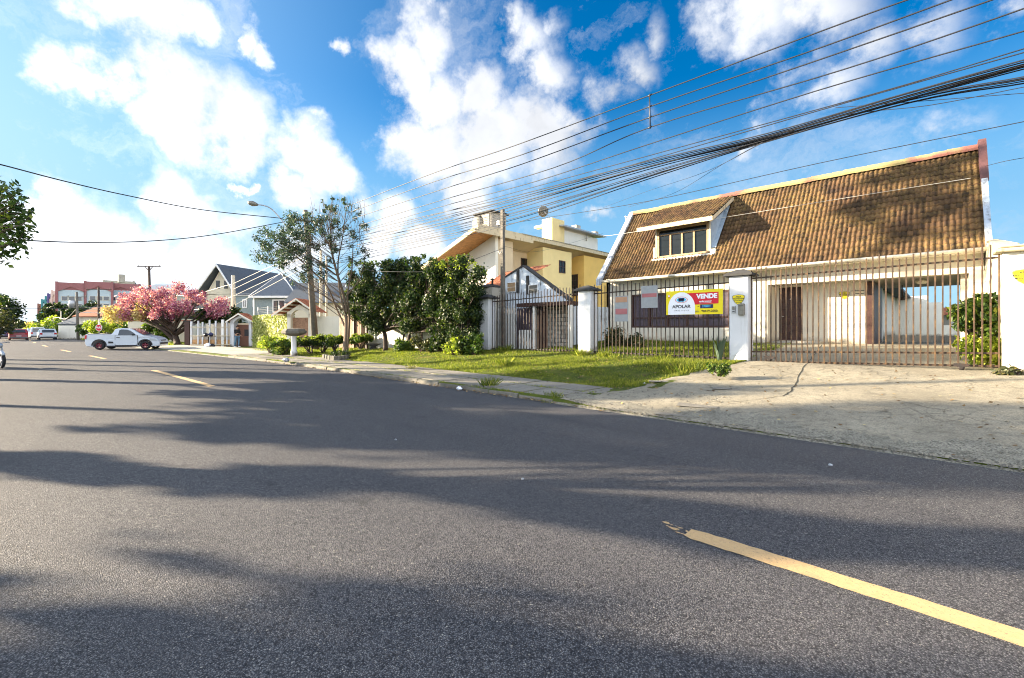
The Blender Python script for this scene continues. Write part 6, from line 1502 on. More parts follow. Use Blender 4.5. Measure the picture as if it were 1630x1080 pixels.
for (u, v, rz, mat, lab, kind) in ((30, 542.2, FW + .05, 'red_paint', 'red hatchback driving away down the street', 'hatch'), (77, 541.5, FW + .06, 'white_paint', 'white hatchback parked at the right kerb, nearest of the row', 'hatch'), (61, 539.3, FW + .06, 'white_paint', 'white estate car parked second in the row', 'suv'), (54, 537, FW + .06, 'white_paint', 'white car parked third in the row', 'hatch'), (49, 535, FW + .05, 'silver_paint', 'silver car parked far down the row', 'hatch'), (43, 534, FW + .05, 'blue_paint', 'dark blue car at the far end of the parked row', 'hatch'),
                                (16, 534.5, .05, 'grey_paint', 'dark grey car with pale roof coming up the left lane', 'suv'), (3, 540, FW + .05, 'blue_paint', 'dark blue car at the left edge of the street', 'sedan'), (2, 534, .0, 'silver_paint', 'silver car far down the left kerb', 'hatch')):
    l = on(u, v); hatch_car('parked_car' if u not in (30, 16) else 'moving_car', l, rz, mat, lab, kind)
p = G(88, 540.5, -.02); hatch_car('parked_car', (p.x, p.y + .5, -.02), 1.25, 'silver_paint', 'silver car parked side on behind the white hatchback', 'suv')
p = G(116, 538.5, -.02); hatch_car('parked_car', (p.x, p.y + .5, -.02), 1.15, 'blue_paint', 'dark car parked side on near the concrete pole', 'sedan')

def motorcycle():
    # only the front wheel end reaches into the picture; the rest stands to the left
    c = D(2, 574, 17.6); hd = ang_ = R(18)
    f = Vector((math.cos(hd), math.sin(hd), 0)); o = Vector((c.x, c.y, 0)) - f * .98
    o.z = .0 if o.y > lkerb(o.x) else .0
    t = thing('motorcycle', o, 'motorcycle with front wheel showing at the left edge of the road', 'motorcycle', rz=hd)
    def whl(x):
        mb = MB(); r = .30; prof = [(r - .05, -.03), (r - .02, -.05), (r, -.02), (r, .02), (r - .02, .05), (r - .05, .03)]; n = 28; vs = []
        for rr, y in prof + [(r - .07, 0)]:
            for k in range(n): a = 2 * math.pi * k / n; vs.append((rr * math.cos(a), y, rr * math.sin(a)))
        m = 7; mb.add(vs, [(j * n + k, j * n + (k + 1) % n, ((j + 1) % m) * n + (k + 1) % n, ((j + 1) % m) * n + k) for j in range(m) for k in range(n)], 0, True); w = mb.build('wheel', 'rubber', t, local=True); w.location = (x, 0, .31)
        mb = MB()
        for k in range(6): a = 2 * math.pi * k / 6; mb.tube([(0, 0, 0), (.235 * math.cos(a), 0, .235 * math.sin(a))], .018, 5)
        mb.tube([(.235 * math.cos(2 * math.pi * k / 24), 0, .235 * math.sin(2 * math.pi * k / 24)) for k in range(25)], .016, 5); mb.lathe([(.11, -.02), (.11, .02)], (0, 0, 0), 16, axis='y'); mb.build('rim', 'galv', w, local=True)
    whl(.98); whl(-.32)
    mb = MB(); 
    for s_ in (-.08, .08): mb.tube([(.98, s_, .31), (.66, s_, .95)], .025, 6)
    mb.tube([(.66, -.32, 1.02), (.68, 0, .98), (.66, .32, 1.02)], .018, 6); mb.build('fork', 'galv', t, local=True)
    mb = MB(); mb.tube([(.66, 0, .9), (.4, 0, .75), (.1, 0, .7), (-.5, 0, .78)], .035, 6); mb.tube([(.6, 0, .75), (.35, 0, .35), (0, 0, .3), (-.1, 0, .6)], .03, 6); mb.tube([(.0, 0, .33), (-.32, 0, .31)], .03, 6); mb.build('frame', 'black', t, local=True)
    mb = MB(); mb.box((.0, -.15, .25), (.35, .15, .58), bev=.04); mb.build('engine', 'galv', t, local=True)
    mb = MB(); mb.lathe([(.02, -.26), (.11, -.2), (.14, 0), (.13, .15), (.03, .26)], (.28, 0, .82), 14, axis='x'); mb.build('tank', 'blue_paint', t, local=True)
    mb = MB(); mb.box((-.55, -.13, .76), (.1, .13, .86), bev=.04); mb.build('seat', 'black', t, local=True)
    mb = MB(); mb.lathe([(.03, -.05), (.09, -.02), (.1, .05)], (.76, 0, .9), 14, axis='x'); mb.build('headlight', 'lamp_clear', t, local=True)
    mb = MB(); mb.tube(catmull([(.78, 0, .58), (.98, 0, .66), (1.2, 0, .54)], 4), .055, 6); mb.build('front_mudguard', 'white_paint', t, local=True)
motorcycle()

# ================================================================ person at the arched gateway
def skin_mesh(name, joints, bones, mat, parent, sub=2, root=0):
    me = bpy.data.meshes.new(name); me.from_pydata([j[0] for j in joints], bones, []); o = bpy.data.objects.new(name, me); COL.objects.link(o)
    sk = o.modifiers.new('s', 'SKIN'); sk.use_smooth_shade = True
    for i, j in enumerate(joints):
        r = j[1]; me.skin_vertices[0].data[i].radius = (r, r) if not isinstance(r, tuple) else r
    me.skin_vertices[0].data[root].use_root = True
    o.modifiers.new('u', 'SUBSURF').levels = sub; o.modifiers['u'].render_levels = sub
    ev = o.evaluated_get(bpy.context.evaluated_depsgraph_get()); m2 = bpy.data.meshes.new_from_object(ev); bpy.data.objects.remove(o)
    m2.name = name; m2.materials.clear(); m2.materials.append(M[mat] if isinstance(mat, str) else mat); o = bpy.data.objects.new(name, m2); COL.objects.link(o); o.parent = parent
    return o
M['skin'] = plain('skin', (.42, .24, .16), .6, .08); M['denim'] = plain('blue_denim', (.14, .24, .36), .85, .2, 30); M['jacket'] = plain('black_jacket', (.02, .02, .024), .8, .2, 20); M['hair'] = plain('dark_hair', (.035, .025, .02), .7, .3, 60)
def person():
    o = D(377.5, 553, 36.6); o.z = 0
    t = thing('person', o, 'person in black jacket and blue jeans standing at the arched gateway', 'person', rz=YAW + R(-25))
    # local: +x = facing (towards the door), z up; 1.72 m tall
    J = [((0, 0, .95), .13), ((0, 0, 1.15), (.13, .12)), ((.01, 0, 1.38), (.17, .12)), ((.02, 0, 1.47), .065), ((.03, 0, 1.53), .058), ((.05, 0, 1.60), (.085, .10)), ((.05, 0, 1.68), (.075, .09)),
         ((.0, .19, 1.40), .06), ((-.03, .25, 1.14), .045), ((.14, .22, .95), .034), ((.22, .21, .93), .03),
         ((.02, -.19, 1.40), .06), ((.10, -.25, 1.16), .045), ((.34, -.2, 1.12), .034), ((.42, -.19, 1.13), .03),
         ((.0, .10, .88), .095), ((.06, .11, .50), .06), ((-.02, .12, .09), .04), ((.10, .13, .04), .035),
         ((.0, -.10, .88), .095), ((-.04, -.11, .50), .06), ((-.16, -.11, .10), .04), ((-.04, -.12, .04), .035)]
    B = [(0, 1), (1, 2), (2, 3), (3, 4), (4, 5), (5, 6), (2, 7), (7, 8), (8, 9), (9, 10), (2, 11), (11, 12), (12, 13), (13, 14), (0, 15), (15, 16), (16, 17), (17, 18), (0, 19), (19, 20), (20, 21), (21, 22)]
    body = skin_mesh('body', J, B, 'skin', t)
    # fingers: five short chains rooted in each palm
    fj, fb = [], []
    for (hx, hy, hz, s_) in ((.25, .21, .925, 1), (.45, -.19, 1.13, -1)):
        for k in range(5):
            b = len(fj); y = hy + (k - 1.5) * .018 if k < 4 else hy - s_ * .03; l = (.075, .085, .08, .065, .05)[k]; x0 = hx + (.0 if k < 4 else -.03); dz = -.5 if s_ > 0 else -.15
            fj += [((x0 - .02, y, hz), .011), ((x0 + l * .5, y, hz + dz * l * .3), .009), ((x0 + l * .9, y, hz + dz * l), .007)]; fb += [(b, b + 1), (b + 1, b + 2)]
    for i in range(0, len(fj), 3): 
        mb = MB(); mb.tube([fj[i][0], fj[i + 1][0], fj[i + 2][0]], [.011, .009, .006], 6); mb.build('finger', 'skin', t, local=True)
    jk = [((0, 0, .90), (.155, .13)), ((0, 0, 1.15), (.15, .135)), ((.01, 0, 1.38), (.19, .14)), ((.02, 0, 1.47), .08), ((.0, .19, 1.40), .078), ((-.03, .25, 1.14), .062), ((.10, .23, .98), .052), ((.02, -.19, 1.40), .078), ((.10, -.25, 1.16), .062), ((.29, -.21, 1.13), .05)]
    skin_mesh('jacket', jk, [(0, 1), (1, 2), (2, 3), (2, 4), (4, 5), (5, 6), (2, 7), (7, 8), (8, 9)], 'jacket', t)
    jn = [((0, 0, .93), (.14, .12)), ((.0, .10, .86), .11), ((.06, .11, .50), .078), ((-.01, .12, .10), .06), ((.0, -.10, .86), .11), ((-.04, -.11, .50), .078), ((-.15, -.11, .11), .06)]
    skin_mesh('jeans', jn, [(0, 1), (1, 2), (2, 3), (0, 4), (4, 5), (5, 6)], 'denim', t)
    skin_mesh('hair', [((.02, 0, 1.62), (.09, .10)), ((.03, 0, 1.71), (.085, .095)), ((-.01, 0, 1.66), (.08, .09))], [(0, 1), (0, 2)], 'hair', t)
    for (x, y) in ((.05, .13), (-.09, -.12)):
        mb = MB(); mb.box((x - .12, y - .045, 0), (x + .15, y + .045, .085), bev=.02); mb.build('shoe', 'white', t, local=True)
    mb = MB(); mb.lathe([(.005, .03), (.016, 0), (.012, -.01)], (.138, 0, 1.63), 8, axis='x'); mb.box((.125, -.025, 1.59), (.137, .025, 1.597)); mb.build('nose', 'skin', t, local=True)
    mb = MB(); mb.box((.118, -.04, 1.648), (.132, -.02, 1.658)); mb.box((.118, .02, 1.648), (.132, .04, 1.658)); mb.build('eyes', 'ink', t, local=True)
    mb = MB(); mb.box((.0, .09, 1.61), (.04, .105, 1.66), bev=.004); mb.box((.0, -.105, 1.61), (.04, -.09, 1.66), bev=.004); mb.build('ears', 'skin', t, local=True)
person()

# ================================================================ poles and lamp
def crossarm(t, c, w, dirv, mat='woodpole', ins=3, name='crossarm'):
    c = Vector(c); d = Vector(dirv).normalized(); mb = MB(); mb.tube([c - d * w / 2, c + d * w / 2], .07, 4, smooth=False); a = mb.build(name, mat, t)
    for k in range(ins):
        p = c + d * w * (-.46 + .92 * k / (ins - 1)); mb = MB(); mb.lathe([(.02, .05), (.05, .1), (.03, .16), (.05, .2), (.02, .26)], tuple(p), 8); mb.build('insulator', 'steel', a)
b = D(503, 563, 27.9); b.z = gh(b.x, b.y); tp = D(486, 335, 27.9)
LP = pole(b, tp, .21, .13, 'pole', 'thick leaning utility pole with street lamp arm among the tree branches')
mb = MB(); arm = catmull([D(488, 405, 27.9), D(468, 378, 27.8), D(447, 349, 27.6), D(432, 333, 27.4), D(420, 327.5, 27.2), D(408, 326, 27.1)], 5); mb.tube(arm, .035, 6); ar = mb.build('lamp_arm', 'galv', LP)
mb = MB(); a = D(411, 326.5, 27.1); e = D(394, 322.5, 26.9); m_ = a.lerp(e, .5); mb.tube([a, a.lerp(e, .25), m_, a.lerp(e, .8), e], [.05, .12, .16, .13, .05], 8); mb.build('street_lamp', 'steel', ar)
mb = MB(); m_ = a.lerp(e, .6); mb.lathe([(.04, -.16), (.09, -.10), (.10, -.05)], tuple(m_), 10); mb.build('lamp_glass', 'lamp_clear', ar)
crossarm(LP, D(487, 352, 27.8), 1.9, (.35, 1, 0), ins=4)
p = D(511, 540, 38); q = D(511, 398, 38); pole((p.x, p.y, .2), q, .13, .10, 'palepole', 'slim sunlit pole behind the leaning lamp pole')
p = D(520, 540, 44); q = D(519.5, 408, 44); pole((p.x, p.y, .2), q, .12, .09, 'palepole', 'slim pale pole farther behind the street tree')
p = D(374, 520, 44); q = D(371, 439, 44); PD = pole((p.x, p.y, 0), q, .20, .16, 'palepole', 'pale concrete pole rising above the arched gateway')
p = D(241, 545, 62); q = D(237, 424, 62); PT = pole((p.x, p.y, 0), q, .17, .15, 'woodpole', 'dark timber pole with a wide crossarm above the blossom tree'); crossarm(PT, D(237, 424.5, 62), 3.2, (CS, SN, 0), ins=3)
mb = MB(); mb.tube([D(237, 432, 62), D(231, 425, 62)], .05, 4); mb.tube([D(237, 432, 62), D(243, 425, 62)], .05, 4); mb.build('brace', 'woodpole', PT)
p = D(124.5, 541, 60); q = D(122, 465, 60); PG = pole((p.x, p.y, -.1), q, .17, .13, 'pole', 'grey concrete pole with transformer near the parked cars'); mb = MB(); c = D(116, 484, 60); mb.lathe([(.1, -.55), (.4, -.5), (.42, .3), (.3, .45)], tuple(c), 12); mb.build('transformer', 'galv', PG); crossarm(PG, D(122.5, 473, 60), 2.6, (CS, SN, 0), 'pole')
p = D(157, 540, 72); q = D(157, 458, 72); PH = pole((p.x, p.y, -.1), q, .17, .14, 'woodpole', 'dark timber pole behind the pickup truck'); crossarm(PH, D(157, 461, 72), 4.0, (CS, SN, 0)); crossarm(PH, D(157, 493, 72), 3.2, (CS, SN, 0), 'fascia')
p = D(97, 535, 92); q = D(97, 496, 92); pole((p.x, p.y, -.1), q, .14, .12, 'palepole', 'small pale pole beyond the row of parked cars')
# stop sign
p = G(158, 547, -.1); p = D(158, 545, 47); t = thing('stop_sign', (p.x, p.y, 0), 'red octagonal stop sign behind the pickup truck', 'sign', rz=YAW + R(0)); mb = MB(); mb.tube([(0, 0, 0), (0, 0, 2.6)], .035, 6); mb.build('post', 'galv', t, local=True)
zc = HCAM + (HYP - 522) * 47 / FPX; oc = lambda r: [(r * math.cos(math.pi / 8 + k * math.pi / 4), 0, r * math.sin(math.pi / 8 + k * math.pi / 4)) for k in range(8)]
mb = MB(); mb.slab([(x, -.04, z + zc) for x, y, z in oc(.37)], (0, -.01, 0)); mb.build('border', 'white', t, local=True); mb = MB(); mb.slab([(x, -.052, z + zc) for x, y, z in oc(.33)], (0, -.008, 0)); fc = mb.build('face', 'red', t, local=True)
me = text_part('PARE', .30, 'white', t, (0, 0, 0), .006); me.data.transform(Matrix.Translation(Vector(t.location) )); me.data.transform(Matrix.Translation((0, -.068, zc)))

PR = pole((15.2, 11.25, gh(9, 11)), (15.2, 11.25, 10.2), .17, .12, 'pole', 'grey utility pole carrying the cables beyond the right edge of the picture'); crossarm(PR, (15.2, 11.25, 9.2), 2.0, (0, 1, 0), ins=4)
PN = pole((-23.6, -2.5, .1), (-23.6, -2.5, 8.6), .14, .10, 'pole', 'grey utility pole on the near side, beyond the left edge of the picture')
# ================================================================ overhead lines
def smoothline(pts, r, label, group='overhead cables', Y=11.2, mat='wire', name='cable'):
    P = [W(u, v, Y) if len(p_) == 2 else D(u, v, p_[2]) for p_ in pts for (u, v) in [p_[:2]]]
    ext = None
    if len(pts[0]) == 2 and pts[0][0] >= 1500:     # the line runs straight on to the next pole, beyond the right edge
        p0, p1 = P[0], P[1]; sl_ = max(-.02, min(.12, (p0.z - p1.z) / max(.3, p0.x - p1.x))); ext = Vector((15.2, Y + .05, p0.z + sl_ * (15.2 - p0.x)))
    if pts[0][0] == -40 and len(pts[0]) == 3: ext = Vector((-23.6, -2.5, P[0].z + .1))
    L = catmull(P, 6)
    if ext: L = [ext.lerp(P[0], k / 5) for k in range(5)] + L
    mb = MB(); mb.tube(L, r, 5, caps=False)
    return tag(mb.build(name, mat), label, 'cable', group)
WR = [
 ([(1560, -35), (1445, 0), (1240, 75), (1035, 152), (820, 232), (690, 276), (550, 330)], .015, 'wire', 'uppermost thin wire, top line through the spacer rod'),
 ([(1640, -45), (1515, 0), (1290, 82), (1035, 170), (830, 247), (690, 290), (552, 340)], .015, 'wire', 'second wire from the top through the spacer rod'),
 ([(1700, -45), (1580, 0), (1300, 97), (1035, 187), (830, 262), (700, 303), (560, 349)], .015, 'wire', 'third wire from the top through the spacer rod'),
 ([(1720, -22), (1630, 14), (1340, 112), (1035, 203), (880, 268), (700, 320), (570, 360)], .014, 'wire', 'fourth wire, lowest one through the spacer rod'),
 ([(1720, 22), (1630, 50), (1300, 145), (1030, 231), (850, 290), (700, 330), (580, 366)], .013, 'wire', 'single thin wire below the spacer rod'),
 ([(1720, 52), (1630, 78), (1390, 150), (1030, 249), (800, 312), (580, 374)], .011, 'wire', 'thin wire just above the thick cable bundle'),
 ([(1720, 58), (1630, 84), (1350, 163), (1030, 256), (800, 322), (580, 381)], .011, 'wire', 'thin wire grazing the thick cable bundle'),
]
for pts, r, m, lab in WR: smoothline(pts, r, lab, None, mat=m)
rdw = random.Random(3)
UP = ('highest strand of the upper thick cable bundle', 'second strand of the upper thick cable bundle', 'third strand of the upper thick cable bundle', 'fourth strand of the upper thick cable bundle', 'fifth strand of the upper thick cable bundle', 'lowest strand of the upper thick cable bundle')
DN = ('highest strand of the lower cable bundle that dips to the post', 'second strand of the lower cable bundle that dips to the post', 'third strand of the lower cable bundle that dips to the post', 'fourth strand of the lower cable bundle that dips to the post', 'lowest strand of the lower cable bundle that dips to the post')
for i in range(6):      # upper twisted bundle; the strands fan apart to the left
    j = [rdw.uniform(-1.2, 1.2) for _ in range(8)]; k = i - 2.5
    smoothline([(1720, 80 + k * 2.2 + j[0]), (1630, 103 + k * 2.6 + j[0]), (1440, 155 + k * 2.2 + j[1]), (1220, 218 + k * 1.8 + j[2]), (1030, 264 + k * 2.6 + j[3]), (800, 328 + k * 4.4 + j[4]), (690, 355 + k * 5 + j[5]), (590, 378 + k * 4.5 + j[6]), (530, 391 + k * 4)], rdw.choice((.012, .014, .018)), UP[i], 'cables of the upper bundle', Y=11.2 + .05 * i)
for i in range(5):      # lower bundle
    j = [rdw.uniform(-1, 1) for _ in range(8)]; k = i - 2
    smoothline([(1720, 106 + k * 2.6 + j[0]), (1630, 127 + k * 2.6 + j[0]), (1450, 160 + k * 2 + j[1]), (1205, 229 + k * 1.2 + j[2]), (1040, 278 + k * 2.2 + j[3]), (800, 352 + k * 4 + j[4]), (590, 402 + k * 4 + j[5]), (530, 415 + k * 3)], rdw.choice((.010, .013)), DN[i], 'cables of the lower bundle', Y=11.35 + .05 * i)
for pts, r, Y, lab in (
 ([(1640, 137), (1480, 168), (1330, 187), (1180, 237), (1000, 288), (800, 343), (560, 395)], .007, 11.4, 'thin wire leaving the right side just below the bundles'),
 ([(1640, 148), (1420, 165), (1330, 172)], .006, 11.5, 'faint short wire at the right edge above the ridge'),
 ([(1640, 192), (1300, 261), (1030, 321), (850, 350), (720, 372), (580, 400)], .008, 11.6, 'long single wire passing just above the roof ridge'),
 ([(1215, 226, 9.9), (1150, 262, 12), (1070, 309, 16), (1000, 330, 20)], .006, 0, 'steep drop wire from the bundle towards the dormer'),
 ([(1210, 230, 9.9), (1120, 275, 13), (1030, 305, 18), (960, 331, 24)], .006, 0, 'lower drop wire from the bundle towards the dish'),
 ([(1640, 250, 9), (1600, 257, 9.5), (1568, 265, 14)], .006, 0, 'short wire to the right gable of the tiled roof'),
 ([(960, 376, 26), (1000, 371, 20.5), (1205, 338, 17.8), (1380, 310, 15), (1545, 284, 13.5)], .007, 0, 'pale wire hanging in front of the tiled roof slope'),
 ([(800, 392, 19), (860, 400, 24), (960, 372, 30)], .006, 0, 'thin wire from the service post to the yellow house'),
 ([(803, 395, 19), (700, 430, 20), (600, 432, 22), (583, 428, 24)], .010, 0, 'pale slack cable hanging across the hedge top'),
 ([(-40, 254, 14.5), (0, 262, 15), (100, 288, 18), (200, 311, 21), (320, 334, 25), (450, 348, 27.6)], .024, 0, 'upper dark cable crossing the street to the lamp pole'),
 ([(-40, 383, 14.5), (0, 381, 15), (120, 386, 18), (240, 384, 21), (340, 374, 24.5), (450, 354, 27.6)], .022, 0, 'lower dark cable sagging across the street to the lamp pole'),
 ([(487, 403, 28), (430, 425, 33), (371, 452, 44)], .018, 0, 'first pale wire fanning over the grey house roof'),
 ([(487, 409, 28), (430, 433, 33), (371, 461, 44)], .018, 0, 'second pale wire fanning over the grey house roof'),
 ([(487, 418, 28), (430, 444, 33), (371, 472, 44)], .016, 0, 'third pale wire fanning over the grey house roof'),
 ([(487, 425, 28), (430, 455, 33), (374, 486, 44)], .014, 0, 'lowest pale wire fanning over the grey house roof'),
 ([(371, 452, 44), (300, 470, 52), (237, 470, 62), (170, 488, 66), (122, 489, 60)], .03, 0, 'pale wire running along the street above the blossom tree'),
 ([(371, 472, 44), (320, 492, 50), (270, 493, 56), (200, 500, 58), (122, 497, 60)], .04, 0, 'thick pale cable sagging through the blossom tree'),
 ([(122, 492, 60), (105, 508, 70), (90, 506, 80), (70, 512, 95)], .06, 0, 'looping cables beyond the grey concrete pole'),
 ([(122, 488, 60), (140, 493, 64), (157, 484, 72)], .05, 0, 'short looped cable between the two far poles'),
 ([(0, 491, 40), (60, 491, 55), (122, 492, 60)], .03, 0, 'dark level wire crossing the far end of the street')):
    smoothline(pts, r, lab, None, Y, 'palewire' if 'pale' in lab and 'cable hanging' not in lab else 'wire')
mb = MB(); a = W(1034, 150, 11.2); b = W(1035, 205, 11.2); mb.tube([a, b], .018, 6)
t = thing('spacer_rod', a, 'vertical spacer rod clamped to four overhead wires', 'spacer'); mb.build('rod', 'wire', t)
for v in (152, 170, 187, 203): mb = MB(); c = W(1034.5, v, 11.2); mb.tube([c + Vector((-.05, 0, -.01)), c + Vector((.05, 0, .01))], .024, 6); mb.build('clamp', 'wire', t)

for (u, v, s_, lab) in ((832, 764, .022, 'small pale scrap lying on the asphalt in the middle of the road'), (630, 701, .022, 'small pale scrap on the road towards the hedge'), (1322, 742, .03, 'thin pale scrap on the road near the driveway')):
    p = G(u, v, .03); litter((p.x, p.y, .03), s_, lab, 'galv', 'paper_scrap', int(u))
# ================================================================ far end of the street
def block(o, rz, w, dep, h, mat, band, label, gables=2, floors=5, wins=2, peak=1.6):
    t = thing('apartment_block', o, label, 'apartment block', 'apartment blocks at the end of the street', rz)
    mb = MB(); mb.box((0, 0, -1), (w, dep, h)); mb.build('wall', mat, t, local=True)
    mb = MB(); gw = w / gables
    for g in range(gables):
        x = g * gw
        mb.box((x - .25, -.35, -1), (x + .35, -.02, h + peak + .2))
        mb.slab([(x + .35, -.3, h - .5), (x + gw * .5, -.3, h + peak * .45), (x + gw - .25, -.3, h - .5), (x + gw - .25, -.3, h + peak), (x + .35, -.3, h + peak)], (0, .28, 0))
    mb.box((w - .25, -.35, -1), (w + .35, -.02, h + peak + .2)); mb.box((-.3, .0, h + .0), (w + .3, dep, h + peak)); mb.build('gable_trim', band, t, local=True)
    for g in range(gables):
        for fl in range(floors):
            for k in range(wins):
                x = g * gw + gw * (.28 + .5 * k / max(1, wins - 1)); z = 1.2 + fl * (h - 2.2) / floors; fr = MB(); fr.box((x - .75, -.06, z - .1), (x + .75, -.003, z + 1.25)); w_ = fr.build('window', 'white_wall', t, local=True); gl = MB(); gl.box((x - .6, -.08, z), (x + .6, -.062, z + 1.15)); gl.build('pane', 'cglass', w_, local=True)
    return t
M['pale_blue_wall'] = plain('pale_blue_render', (.50, .58, .62), .85, .05); M['brick_red'] = plain('brick_red_render', (.34, .14, .14), .85, .1); M['teal_wall'] = plain('teal_render', (.06, .22, .25), .85, .1); M['purple_wall'] = plain('purple_render', (.10, .08, .22), .85, .1); M['pinkish_wall'] = plain('pink_render', (.62, .45, .40), .85, .1); M['brown_wall'] = plain('brown_render', (.25, .11, .08), .85, .1)
def far():
    # nearest block: facade across the end of the street's right side
    a = D(90, HYP, 134); b = D(162, HYP, 140); rz = math.atan2(b.y - a.y, b.x - a.x); w = (b - a).length; a.z = 0; b.z = 0
    block(a, rz, w * .62, 14, 13.0, 'pale_blue_wall', 'brick_red', 'nearest apartment block with brick red gables', 1, 5, 3, 2.2)
    c = a.lerp(b, .62); block(c + Vector((0, .0, 0)), rz, w * .62, 14, 13.4, 'pale_blue_wall', 'brick_red', 'second brick red gabled block behind the far poles', 1, 5, 3, 2.4)
    c = D(163, HYP, 142); c.z = 0; block(c, rz, 9, 14, 13.6, 'pale_blue_wall', 'brick_red', 'brick red gabled block partly behind the blossom tree', 1, 5, 2, 2.2)
    c = D(165, HYP, 175); c.z = 0; block(c, rz, 9, 10, 18.5, 'pale_blue_wall', 'cement', 'pale apartment block with roof tank above the red gables', 1, 6, 2, 1.6); mb = MB()
    c2 = D(188, HYP, 172); mb.box((c2.x - 1, c2.y, 19), (c2.x + 1, c2.y + 2, 22)); t = bpy.data.objects[[o.name for o in bpy.data.objects if o.name.startswith('apartment_block')][-1]]; t2 = thing('roof_tank', (c2.x, c2.y, 19), 'dark roof tank on top of the pale apartment block', 'tank'); mb.build('tank', 'cement', t2)
    for (u0, u1, v, d, m, bnd, lab) in ((83, 91, 463, 165, 'pinkish_wall', 'pinkish_wall', 'narrow peach block left of the red gabled block'), (77, 84, 468, 185, 'pinkish_wall', 'purple_wall', 'narrow pink block with purple band'), (73, 78, 472, 205, 'pale_blue_wall', 'teal_wall', 'narrow pale block with light teal band'), (67, 74, 477, 225, 'pale_blue_wall', 'teal_wall', 'narrow block with dark teal band'), (61, 67, 484, 250, 'brown_wall', 'brown_wall', 'narrow brown block at the far end of the street')):
        a = D(u0, HYP, d); b = D(u1, HYP, d); a.z = 0; h = HCAM + (HYP - v) * d / FPX
        rz2 = YAW; w_ = (u1 - u0) * d / FPX
        block(a, rz2, w_, 12, h - 2.0, m, bnd, lab, 1, 5, 1, 2.0)
    # low houses behind the truck
    for (u0, u1, v, d, m, lab) in ((100, 122, 517, 78, 'bwhite', 'small white house behind the row of parked cars'), (124, 160, 505, 74, 'white_wall', 'white walled house with brown roof beyond the pickup'), (168, 215, 512, 66, 'bwhite', 'low cream house behind the cab of the pickup'), (222, 262, 507, 60, 'cream_wall', 'cream house behind the trunk of the blossom tree')):
        a = D(u0, HYP, d); b = D(u1, HYP, d); a.z = 0; w_ = (u1 - u0) * d / FPX; h = HCAM + (HYP - v) * d / FPX; t = thing('far_house', a, lab, 'house', rz=YAW)
        mb = MB(); mb.box((0, 0, -1), (w_, 7, h)); mb.build('wall', m, t, local=True)
        mb = MB(); mb.slab([(-.5, -.5, h), (w_ + .5, -.5, h), (w_ + .5, 3.4, h + 1.6), (-.5, 3.4, h + 1.6)], (0, 0, .15)); mb.slab([(-.5, 3.4, h + 1.6), (w_ + .5, 3.4, h + 1.6), (w_ + .5, 7.4, h), (-.5, 7.4, h)], (0, 0, .15)); mb.build('roof', 'tiles_red' if m == 'white_wall' else 'tiles_grey', t, local=True)
        for k in range(2): x = w_ * (.25 + .45 * k); fr = MB(); fr.box((x - .6, -.06, .9), (x + .6, -.01, 2.2)); q = fr.build('window', 'darkwood', t, local=True); g = MB(); g.box((x - .5, -.08, 1.0), (x + .5, -.06, 2.1)); g.build('pane', 'cglass', q, local=True)
    a = D(132, HYP, 62); t = thing('cream_wall', (a.x, a.y, 0), 'low cream wall behind the stop sign', 'wall', rz=YAW); mb = MB(); mb.box((-3.4, 0, -.5), (8, .2, 1.9)); mb.build('wall_face', 'bwhite', t, local=True)
    # trees
    def ft(u, v, d, wd, ht, m, n, ls, lab, seed, cz=None):
        c = D(u, v, d); bush('far_tree', tuple(c), (wd, wd * .7, ht), 18, min(wd, ht) * .45, m, n, ls, lab, 'tree', 'trees at the far end of the street', seed=seed)
    ft(72, 521, 84, 3.6, 1.6, 'leaf_lime', 2600, .22, 'yellow green tree behind the parked white cars', 71); ft(62, 524, 92, 3.6, 1.3, 'leaf_amber', 1500, .22, 'amber tree left of the yellow green one', 72); ft(92, 524, 80, 3.0, 1.4, 'leaf_mid', 2000, .2, 'green tree behind the side on silver car', 73)
    ft(100, 499, 118, 7.5, 2.2, 'leaf_dark', 2600, .4, 'dark tree mass below the red gabled blocks', 74); ft(146, 500, 112, 6.0, 2.4, 'leaf_dark', 2200, .4, 'dark tree mass under the second gabled block', 75); ft(180, 519, 54, 3.6, 1.1, 'leaf_lime', 2400, .16, 'yellow green bushes behind the pickup bed', 76); ft(215, 521, 52, 2.6, 1.1, 'leaf_mid', 1800, .15, 'green bush behind the pickup cab', 77); ft(246, 528, 44, 1.7, 1.0, 'leaf_mid', 1500, .14, 'green garden bush left of the blossom trunk', 78)
    ft(150, 523, 58, 2.4, .8, 'leaf_mid', 1500, .15, 'green bush around the stop sign', 79); ft(38, 519, 150, 9, 2.0, 'leaf_grey', 1400, .6, 'hazy grey green tree at the end of the street', 80); ft(28, 521, 135, 5, 1.4, 'leaf_dark', 1000, .5, 'dark flat crowned tree at the end of the street', 81)
    ft(200, 461, 190, 7, 2.0, 'leaf_dark', 900, .6, 'distant tree top beside the pale apartment block', 82)
    ft(8, 500, 60, 2.2, 2.0, 'leaf_dark', 1800, .2, 'dark tree at the left edge above the parked cars', 83); ft(-4, 517, 55, 2.6, 1.5, 'leaf_olive', 1500, .2, 'olive tree at the left edge, below the dark one', 84); ft(2, 484, 62, 1.3, 1.2, 'leaf_dark', 700, .18, 'upper tuft of the dark tree at the left edge', 85)
    # distant gabled roof beyond the blossom
    a = D(205, HYP, 120); t = thing('far_house', (a.x, a.y, 0), 'distant grey metal roofed hall above the blossom tree', 'hall', rz=YAW); mb = MB(); mb.box((0, 0, -1), (16, 10, 10.5)); mb.build('wall', 'cement', t, local=True); mb = MB(); mb.slab([(-.5, -.5, 10.5), (16.5, -.5, 10.5), (10, 5, 13.5), (3, 5, 13.5)], (0, 0, .15)); mb.build('roof', 'galv', t, local=True)
far()

